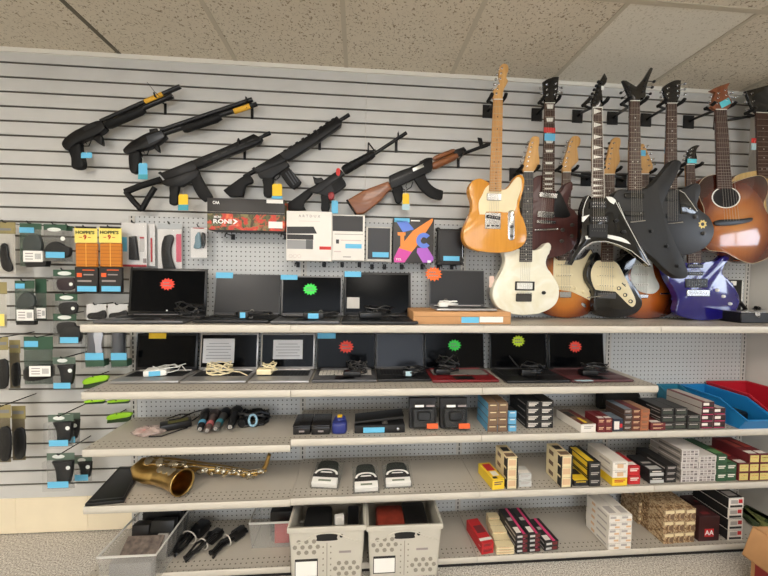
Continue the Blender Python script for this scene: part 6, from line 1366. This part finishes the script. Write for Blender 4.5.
mic('stout black microphone lying fourth in the row', 230, 434, 238, 416, blackmatte, blackmatte, None, .027)
c = S(254, 423, z); T = thing('coiled_cable', 'tangle of black cable with a pale blue ring at the row end', 'cable', c)
b = MB(); cable(b, (0,0,0), .085, .06, .07, 9, blackpl, .006, 17); b.obj('cord', T, local=True); b = MB(); b.tube([(.012+.02*math.cos(a*PI/6), -.058, .04+.03*math.sin(a*PI/6)) for a in range(13)], .006, mat('ring_blue', (150,190,210), .5), 8, cap=False); b.obj('blue_ring', T, local=True); b = MB(); b.lathe([(.022,0),(.026,.02),(.02,.07)], (-.045,-.06,.024), (.2,1,.1), blackmatte, 14); b.obj('plug', T, local=True)
# ---- saxophone
z = ZS4L
brass = NT('brass', .3, 1.0); brass.col(brass.ramp(brass.noise(brass.map(), 12, 3), [(.3, (166,132,72)), (.7, (204,172,108))])); brass = brass.m
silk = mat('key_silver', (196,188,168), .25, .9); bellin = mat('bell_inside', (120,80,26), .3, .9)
T = thing('saxophone', 'brass alto saxophone with silver keys lying on the left bay of the fourth shelf', 'saxophone', S(200, 490, z))
def sp3(x, y, h): 
    q = S(x, y, z); return V((q.x, q.y, z+h))
def sx(x, y, Y): return P(x, y, Y)
Ya = -.20
bodyp = [sx(266,471,Ya), sx(250,474,Ya), sx(225,471,Ya), sx(196,467.6,Ya), sx(170,465,Ya), sx(152,464.6,Ya)]
b = MB(); b.tube(bodyp, [.012,.016,.022,.027,.031,.033], brass, 20); b.obj('body_tube', T)
bow = [sx(152,464.6,Ya), sx(143,466,Ya-.01), sx(139,469.6,Ya-.03), sx(140.4,474,Ya-.045), sx(147,476,Ya-.055), sx(158,477,Ya-.06)]
b = MB(); b.tube(bow, [.033,.035,.036,.037,.039,.041], brass, 20); b.obj('bow', T)
b0 = sx(158,477,Ya-.06); b1 = sx(182.6, 483.4, Ya-.15); ax = (b1-b0).normalized(); Lb = (b1-b0).length
b = MB(); b.lathe([(.041,0),(.042,Lb*.35),(.046,Lb*.6),(.050,Lb*.82),(.055,Lb*.97),(.057,Lb),(.053,Lb*.985),(.05,Lb*.75),(.04,Lb*.45)], b0, ax, brass, 28, cap=False); b.obj('bell', T)
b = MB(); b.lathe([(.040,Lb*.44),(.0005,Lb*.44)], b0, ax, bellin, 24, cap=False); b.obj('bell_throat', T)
b = MB(); ring = b1; a_ = ax.orthogonal().normalized(); c_ = ax.cross(a_); b.tube([ring+(a_*math.cos(k*PI/14)+c_*math.sin(k*PI/14))*.0565 for k in range(29)], .0028, brass, 6, cap=False); b.obj('bell_rim', T)
neckp = [sx(259,473,Ya), sx(263,471,Ya-.005), sx(266,466,Ya-.01), sx(268,460,Ya-.012), sx(269.4,455.6,Ya-.015)]
b = MB(); b.tube(neckp, [.012,.0115,.011,.010,.009], brass, 12); b.obj('neck', T)
rn = random.Random(12)
for k in range(26):
    u = k/25; i = min(int(u*5), 4); f = u*5-i; pos = bodyp[i].lerp(bodyp[i+1], f); rr = [.012,.016,.022,.027,.031,.033]; r_ = rr[i]*(1-f)+rr[i+1]*f
    ang = -.5+1.5*rn.random(); nrm = V((0, -math.cos(ang), math.sin(ang))); kr = .008+.013*u
    b = MB(); b.lathe([(kr*.8,0),(kr,.003),(kr*.95,.008),(kr*.5,.011)], pos+nrm*(r_-.001), nrm, silk if k % 3 else brass, 14); b.obj('key_cup', T)
for k in range(16):
    u = k/15; i = min(int(u*5), 4); f = u*5-i; pos = bodyp[i].lerp(bodyp[i+1], f); r_ = rr[i]*(1-f)+rr[i+1]*f
    ang = rn.uniform(-.5, .6); nrm = V((rn.uniform(-.3,.3), -math.cos(ang), math.sin(ang))).normalized(); kr = .006+.008*u; tip = pos+nrm*(r_+.012)
    b = MB(); b.lathe([(kr*.7,0),(kr,.002),(kr,.006),(kr*.4,.008)], tip, nrm, silk, 12); b.tube([pos+nrm*r_*.9, tip], .003, silk, 6); b.tube([tip, tip+V((.022,-.002,.006))], .0028, silk, 6); b.obj('key_lever', T)
for k, off in enumerate((.55, .95)):
    b = MB(); b.tube([p+V((0, -math.cos(off)*(rr[i]+.010), math.sin(off)*(rr[i]+.010))) for i, p in enumerate(bodyp)], .0026, silk, 6)
    for j in range(5):
        p = bodyp[j].lerp(bodyp[j+1], .5); b.tube([p, p+V((0, -math.cos(off)*(rr[j]+.012), math.sin(off)*(rr[j]+.012)))], .0022, silk, 5)
    b.obj('key_rod', T)
for k in range(3):
    p = b0+ax*Lb*(.2+.22*k); b = MB(); b.lathe([(.016,0),(.019,.004),(.018,.010),(.008,.013)], p+V((-.0,-.012,.042)), V((0,-.35,1)), silk, 16); b.obj('bell_key', T)
b = MB(); b.tube([b0+V((0,0,.045)), b0.lerp(bodyp[3], .5)+V((0,-.02,.03)), bodyp[3]+V((0,-.01,.02))], .0035, brass, 6); b.obj('brace', T)
T.location.z += .0056
# flat black folder
q0, q1, q2, q3 = S(85, 507.4, z), S(124, 503.6, z), S(141.6, 469, z), S(119.6, 469.4, z)
b = MB(); b.prism([v+V((0,0,.002)) for v in (q0, q1, q2, q3)], (0,0,.016), blackpl, .004); 
T = thing('laptop_sleeve', 'flat black sleeve lying at the left end of the saxophone shelf', 'sleeve', (q0+q1+q2+q3)/4); b.obj('cover', T); b = MB(); b.tube([v+V((0,0,.019)) for v in (q0.lerp(q2,.06), q1.lerp(q3,.06), q2.lerp(q0,.06), q3.lerp(q1,.06), q0.lerp(q2,.06))], .0016, mat('piping_gray', (62,60,56), .5), 5, cap=False); b.obj('piping', T)
# ---- clamshell grip packs on the fourth shelf
z = ZS4
gripm = mat('grip_dark', (38,42,38), .55)
for k, (x0, y0, x1, y1, rz) in enumerate(((309, 457.6, 341, 489.4, -.14), (353, 461, 382, 493.6, .05), (384, 458.4, 415, 488.6, .03))):
    f, bk = S((x0+x1)/2-1, y1, z), S((x0+x1)/2+2, y0+5, z+.05); w = S(x1, y1, z).x-S(x0, y1, z).x; d = min(bk.y-f.y, .21)
    T = thing('clamshell_pack', ['clear pack with dark cloth and arched white label, left of three on the fourth shelf', 'clear pack with dark cloth and arched white label, middle of three on the fourth shelf', 'clear pack with dark cloth and arched white label, right of three on the fourth shelf'][k], 'package', f-V((0,0,.005)), rz, 'arched label packs on the fourth shelf')
    tl = .38; Mx = Matrix.Translation((0, .0, .004)) @ Matrix.Rotation(tl, 4, 'X')
    def fl(nm, pts, zz, th, m, bev=0, w=w, d=d):
        b = MB(); b.prism([Mx @ V((x*w/2, y*d, zz)) for x, y in pts], Mx.to_3x3() @ V((0, 0, -th)), m, bev); b.obj(nm, T, local=True)
    sq = [(-1,0),(1,0),(1,1),(-1,1)]
    fl('backing_tray', [(x*.92, y*.98+.01) for x, y in sq], .004, .003, clearfog, .001)
    fl('dark_cloth', spl([(-.7,.36,1),(.7,.36,1),(.68,.7),(.5,.94),(-.5,.94),(-.68,.7)], 4), .03, .024, gripm, .008)
    fl('arch_label', spl([(-.8,.36,1),(.8,.36,1),(.66,.52),(.3,.6),(-.3,.6),(-.66,.52)], 4), .0325, .002, labelw); fl('dark_arch', spl([(-.66,.36,1),(.66,.36,1),(.54,.48),(.24,.545),(-.24,.545),(-.54,.48)], 4), .0334, .002, carton_k); fl('dark_band', [(-.82,.29),(.82,.29),(.82,.40),(-.82,.40)], .0336, .002, carton_k); fl('white_label', [(-.8,.05),(.8,.05),(.8,.29),(-.8,.29)], .0335, .03, labelw, .002)
    fl('printed_line', [(-.4,.14),(.4,.14),(.4,.2),(-.4,.2)], .0345, .001, mat('ink_olive', (120,128,108), .6)); fl('printed_line', [(-.4,.45),(.4,.45),(.32,.49),(-.32,.49)], .0342, .001, labelw)
    fl('clear_shell', [(-.97,.01),(.97,.01),(.97,.98),(-.97,.98)], .042, .036, clearp, .006)
# ---- base deck: crates
z = ZB
cratem = mat('crate_white', (192,187,174), .5, var=.03, scale=9); holem = mat('crate_recess', (138,132,120), .55); handle_h = mat('crate_hole', (16,15,14), .7)
def crate(label, xl, xr, yrim, Yf, contents):
    a, c = P(xl, yrim, Yf), P(xr, yrim, Yf); W = c.x-a.x; H = a.z-z-.002; xm = (a.x+c.x)/2; D = .32
    T = thing('storage_crate', label, 'crate', (xm, Yf+D/2, z+.0015), 0, 'white storage crates'); t = .005; k = .92
    def wall(nm, f): b = MB(); f(b); return b.obj(nm, T, local=True)
    fr = lambda b: b.prism([(-W/2*k, -D/2+.012, 0), (W/2*k, -D/2+.012, 0), (W/2, -D/2, H), (-W/2, -D/2, H)], (0, t, 0), cratem)
    F = wall('front_wall', fr)
    wall('back_wall', lambda b: b.prism([(-W/2*k, D/2-.012, 0), (W/2*k, D/2-.012, 0), (W/2, D/2-.003, H), (-W/2, D/2-.003, H)], (0, -t, 0), cratem))
    for s in (-1, 1): wall('side_wall', lambda b: b.prism([(s*W/2*k, -D/2+.012, 0), (s*W/2*k, D/2-.012, 0), (s*W/2, D/2-.003, H), (s*W/2, -D/2, H)], (-s*t, 0, 0), cratem))
    wall('floor_panel', lambda b: b.box((0, 0, .003), (W*k, D-.026, .004), cratem))
    def rim(b):
        for s in (-1, 1):
            b.box((s*(W/2+.001), 0, H-.012), (.012, D+.006, .024), cratem, bev=.003); b.box((0, s*(D/2-.001), H-.012), (W+.012, .012, .024), cratem, bev=.003)
    wall('rim', rim)
    yf = lambda h: -D/2+.012*(1-h/H)-.0012
    def cir(b, x, h, r, m, n=14): b.lathe([(r, 0), (r, .0016)], (x, yf(h)+.0012, h), (0, -1, 0), m, n)
    wall('handle_slot', lambda b: b.prism([V((x, yf(H*.8)-.0012, h)) for x, h in spl([(W*-.12,H*.75),(W*.12,H*.75),(W*.13,H*.79),(W*.12,H*.86),(W*-.12,H*.86),(W*-.13,H*.79)], 3)], (0, .003, 0), handle_h))
    wall('plug', lambda b: cir(b, W*.19, H*.82, .008, handle_h))
    for gx, gh in ((-.27, .64), (.26, .22)):
        def hx(b):
            for r_ in range(3):
                for i in range(3 if r_ != 1 else 4): cir(b, W*gx+(i-(1 if r_ != 1 else 1.5))*.034, H*gh+(1-r_)*.026, .0105, holem, 6)
        wall('hexagon_recess', hx)
    wall('centre_rib', lambda b: b.prism([(-.0015, yf(0)-.001, .01), (.0015, yf(0)-.001, .01), (.0015, yf(H*.7)-.001, H*.7), (-.0015, yf(H*.7)-.001, H*.7)], (0, .003, 0), holem))
    def studs(b):
        for i in range(6):
            for s in (-1, 1): cir(b, s*W*.05, H*(.08+.11*i), .0035, holem, 8)
    wall('studs', studs)
    wall('label_holder', lambda b: b.box((-W*.27, yf(H*.24)-.001, H*.26), (W*.3, .002, H*.32), blackpl)); wall('paper_label', lambda b: b.box((-W*.27, yf(H*.24)-.0028, H*.25), (W*.28, .001, H*.26), labelw)); wall('printed_word', lambda b: b.box((W*.24, yf(H*.6)-.0005, H*.53), (W*.16, .001, H*.035), mat('ink_gray')))
    wall('arch_line', lambda b: b.tube([V((x*W, yf(h*H)-.0008, h*H)) for x, h in spl([(-.46,.7),(-.3,.76),(-.15,.86),(0,.885),(.15,.86),(.3,.76),(.46,.7)], 4, False)], .0025, cratem, 6))
    return T, W, H, D, xm
Yc = -.47
c1 = crate('white plastic crate with hexagon dimples, left one, holding dark gear', 288.6, 364.8, 528, Yc, None)
c2 = crate('white plastic crate with hexagon dimples, right one, holding a red brown bag', 367.8, 441.6, 526.4, Yc, None)
def inside(c, label, nm, cat, u, v, s, m, rz=0, h0=None, tilt=0, hh=None):
    T, W, H, D, xm = c; b = MB(); b.box(None, s, m, bev=min(s)*.12, seg=2, M=Matrix.Rotation(tilt, 4, 'X')); lo = min(v_.co.z for v_ in b.bm.verts)
    o = b.obj(nm); o.location = (xm+u*W, Yc+D/2+v*D, z+.008-lo+(h0 or 0)); o.rotation_euler = (0, 0, rz); tag(o, label, cat); return o
inside(c1, 'black flat gear box inside the left white crate', 'gear_box', 'box', -.17, -.06, (.13, .17, .20), blackmatte)
inside(c1, 'white and yellow packet inside the left white crate', 'packet', 'package', .14, -.1, (.045, .03, .212), labelw, .2)
inside(c1, 'dark upright case at the right of the left white crate', 'gear_case', 'case', .34, -.08, (.055, .16, .2), blackpl)
inside(c2, 'red brown bag bulging inside the right white crate', 'soft_bag', 'bag', -.16, -.08, (.14, .16, .20), mat('bag_rust', (122,42,26), .6, var=.2, scale=30))
inside(c2, 'black upright box inside the right white crate', 'gear_box', 'box', .2, -.05, (.12, .16, .205), blackpl)
# ---- clear bins and cable bundles at the left
def clearbin(label, X0, X1, Yf, Yb, H, rz=0, lip=.012):
    W, D = X1-X0, Yb-Yf; T = thing('clear_bin', label, 'bin', ((X0+X1)/2, (Yf+Yb)/2, z+.001), rz); t = .004; k = .93
    fog = clear_mat('bin_plastic', (206,204,198), .15, .2)
    for nm, pts, v_ in (('front_wall', [(-W/2*k,-D/2*k,0),(W/2*k,-D/2*k,0),(W/2,-D/2,H),(-W/2,-D/2,H)], (0,t,0)), ('back_wall', [(-W/2*k,D/2*k,0),(W/2*k,D/2*k,0),(W/2,D/2,H),(-W/2,D/2,H)], (0,-t,0)), ('side_wall', [(-W/2*k,-D/2*k,0),(-W/2*k,D/2*k,0),(-W/2,D/2,H),(-W/2,-D/2,H)], (t,0,0)), ('side_wall', [(W/2*k,-D/2*k,0),(W/2*k,D/2*k,0),(W/2,D/2,H),(W/2,-D/2,H)], (-t,0,0))):
        b = MB(); b.prism(pts, v_, fog); b.obj(nm, T, local=True, smooth=0)
    b = MB(); b.box((0,0,.002), (W*k, D*k, .003), fog); b.obj('floor_panel', T, local=True, smooth=0)
    b = MB(); b.tube([(-W/2,-D/2,H),(W/2,-D/2,H),(W/2,D/2,H),(-W/2,D/2,H),(-W/2,-D/2,H)], .005, mat('rim_clear', (196,194,188), .3), 8, cap=False); b.obj('rim', T, local=True); return T
zr = .20
pl, pr = P(97, 558, -.44), P(156, 558, -.44); zr = pl.z
clearbin('foggy clear plastic bin full of papers and gadgets at the left end', pl.x, pr.x, -.44, -.075, zr-z)
bx0 = (pl.x+pr.x)/2+.0
for k, (dx, yy, zz, s, m, lab, nm, cat, tl) in enumerate(((-.015,-.345,.0,(.17,.17,.012),mat('paper_gray',(104,92,84),.6,var=.5,scale=40),'grey printed booklet leaning in the foggy clear bin','booklet','booklet',.62), (.045,-.245,.0,(.11,.04,.15),blackpl,'black gadget case standing in the foggy clear bin','gadget_case','case',-.2), (-.06,-.235,.0,(.08,.05,.13),mat('gear_dark',(30,28,27),.5),'smaller dark case on the left inside the foggy clear bin','gadget_case','case',-.15), (.0,-.405,.0,(.18,.03,.09),mat('part_gray',(128,126,124),.5),'grey packet at the front of the foggy clear bin','packet','package',0), (.0,-.165,.0,(.19,.04,.18),blackpl,'tall black case near the back of the foggy clear bin','gadget_case','case',-.15), (.0,-.105,.0,(.19,.025,.20),mat('gear_dark'),'dark folder standing at the back of the foggy clear bin','folder','folder',-.08), (.06,-.285,.0,(.05,.012,.11),mat('card_gray',(150,146,140),.6),'grey printed card standing in the foggy clear bin','card','card',-.3))):
    b = MB(); b.box(None, s, m, bev=.003, seg=2, M=Matrix.Rotation(tl, 4, 'X')); lo = min(v_.co.z for v_ in b.bm.verts); o = b.obj(nm); o.location = (bx0+dx, yy, z+.006-lo); tag(o, lab, cat)
def handset(label, x, y, rz, L=.17, w=.045, h=.045):
    c = S(x, y, z); T = thing('cable_bundle', label, 'cable', c, rz, 'black bundled cords on the base deck'); b = MB()
    for i in range(7): b.tube([V((rn.uniform(-w/2,w/2)*.8, -L/2, .008+h*.5*rn.random())), V((rn.uniform(-w/2,w/2), -L/5, .008+h*rn.random())), V((rn.uniform(-w/2,w/2), L/5, .008+h*rn.random())), V((rn.uniform(-w/2,w/2)*.8, L/2, .008+h*.6*rn.random()))], .0065, blackpl, 7)
    b.obj('cords', T, local=True); b = MB(); b.box((0, L*.28, h*.5+.003), (w*.9, L*.34, h*.9), blackpl, bev=.008, seg=2); b.obj('plug_block', T, local=True)
    b = MB(); b.tube([V((w*.62*math.cos(a*PI/7), -.01, h*.55+.006+h*.52*math.sin(a*PI/7))) for a in range(15)], .0028, mat('band_white', (206,200,190), .6), 6, cap=False); b.obj('rubber_band', T, local=True)
handset('bundled black cords with a pale band, nearest the foggy bin', 191, 543, -.35, .22, .07, .06)
handset('bundled black cords with a pale band, middle of three', 205, 549, -.5, .2, .05, .05)
handset('bundled black cords with a pale band, nearest the bin of red packets', 229, 545, -.65, .19, .05, .05)
pl, pr = S(249, 524, .2), S(288, 524, .2)
clearbin('clear plastic bin with a red labelled packet, left of the white crates', pl.x, 1.02-.0, pl.y, -.08, .135)
rx = (pl.x+1.02)/2
for k, (dx, yy, s, m, lab, nm, cat) in enumerate(((.02, pl.y+.03, (.10,.012,.11), mat('packet_red',(176,40,48),.5), 'red labelled packet at the front of the clear bin', 'packet', 'package'), (-.0, pl.y+.10, (.13,.05,.13), mat('gear_dark'), 'dark gadget in the middle of the clear bin with the red packet', 'gadget_case', 'case'), (.01, pl.y+.045, (.12,.012,.05), mat('gear_gray',(90,88,86),.5), 'low grey gadget in front inside the clear bin', 'gadget', 'device'))):
    b = MB(); b.box((0,0,s[2]/2+.005), s, m, bev=.004, seg=2); o = b.obj(nm); o.location = (rx+dx, yy, z+.002); tag(o, lab, cat)
# ---- right end of the base deck
rn2 = random.Random(5); c = S(757, 528, z); olive = mat('olive_pack', (104,112,60), .6, var=.3, scale=60)
for k in range(4):
    x, Yq = 747+6.5*k, -.20-.02*(k % 2); p = P(x, 524, Yq); b = MB(); b.box((0,0,.012), (.05,.15,.022), olive if k % 2 else mat('olive_dark', (58,70,42), .6), bev=.004, seg=2); o = b.obj('olive_packet')
    o.location = (min(p.x, 3.66), Yq, z+.001); o.rotation_euler = (0,0,.25*(k-1.5)); 
    if k == 3: o.location.x = 3.645
    tag(o, ['olive green packet right of the white and black boxes, first of four', 'olive green packet, second of four near the right wall', 'olive green packet, third of four near the right wall', 'olive green packet nearest the right wall'][k], 'package', 'olive packets near the right wall')
# cardboard box on the floor
A = P(753, 526.5, -.52); cw, cdp = .30, .24; topz = A.z; redcb = mat('carton_red', (140,40,40), .6)
T = thing('cardboard_box', 'open cardboard carton with a folded out flap on the floor at the right corner', 'box', (A.x+cw/2, -.52-cdp/2, 0))
b = MB()
for c_, s_ in (((0,-cdp/2+.003,topz/2),(cw,.006,topz-.004)), ((0,cdp/2-.003,topz/2),(cw,.006,topz-.004)), ((-cw/2+.003,0,topz/2),(.006,cdp-.012,topz-.004)), ((cw/2-.003,0,topz/2),(.006,cdp-.012,topz-.004)), ((0,0,.005),(cw-.012,cdp-.012,.006))): b.box(c_, s_, cardboard)
b.obj('carton', T, local=True, smooth=0)
b = MB(); b.box((-cw/2-.0006, 0, topz*.34), (.001, cdp*.86, topz*.4), redcb); b.obj('red_print', T, local=True, smooth=0)
Bq = V((A.x, -.52-cdp, A.z)); Cq = P(742, 554.6, -.545); Dq = P(768, 573.5, -.52-cdp+.03)
b = MB(); b.prism([A, Bq, Dq, Cq], (Dq-A).cross(Bq-A).normalized()*.005, cardboard, .0006); b.obj('flap', T)
b = MB(); b.prism([V((-cw/2,-cdp/2,topz)), V((cw/2,-cdp/2,topz)), V((cw/2,-cdp/2-.10,topz-.04)), V((-cw/2,-cdp/2-.10,topz-.04))], (0,.002,.005), cardboard); b.obj('flap', T, local=True, smooth=0)
# ================================================================ WORLD, VIEW
w = bpy.data.worlds.new('World'); SC.world = w; w.use_nodes = True
w.node_tree.nodes['Background'].inputs['Color'].default_value = (.8, .85, 1, 1); w.node_tree.nodes['Background'].inputs['Strength'].default_value = .0
SC.view_settings.view_transform = 'Standard'; SC.view_settings.look = 'None'
SC.view_settings.exposure = EXPO; SC.view_settings.gamma = 1.0; SC.view_settings.use_curve_mapping = False
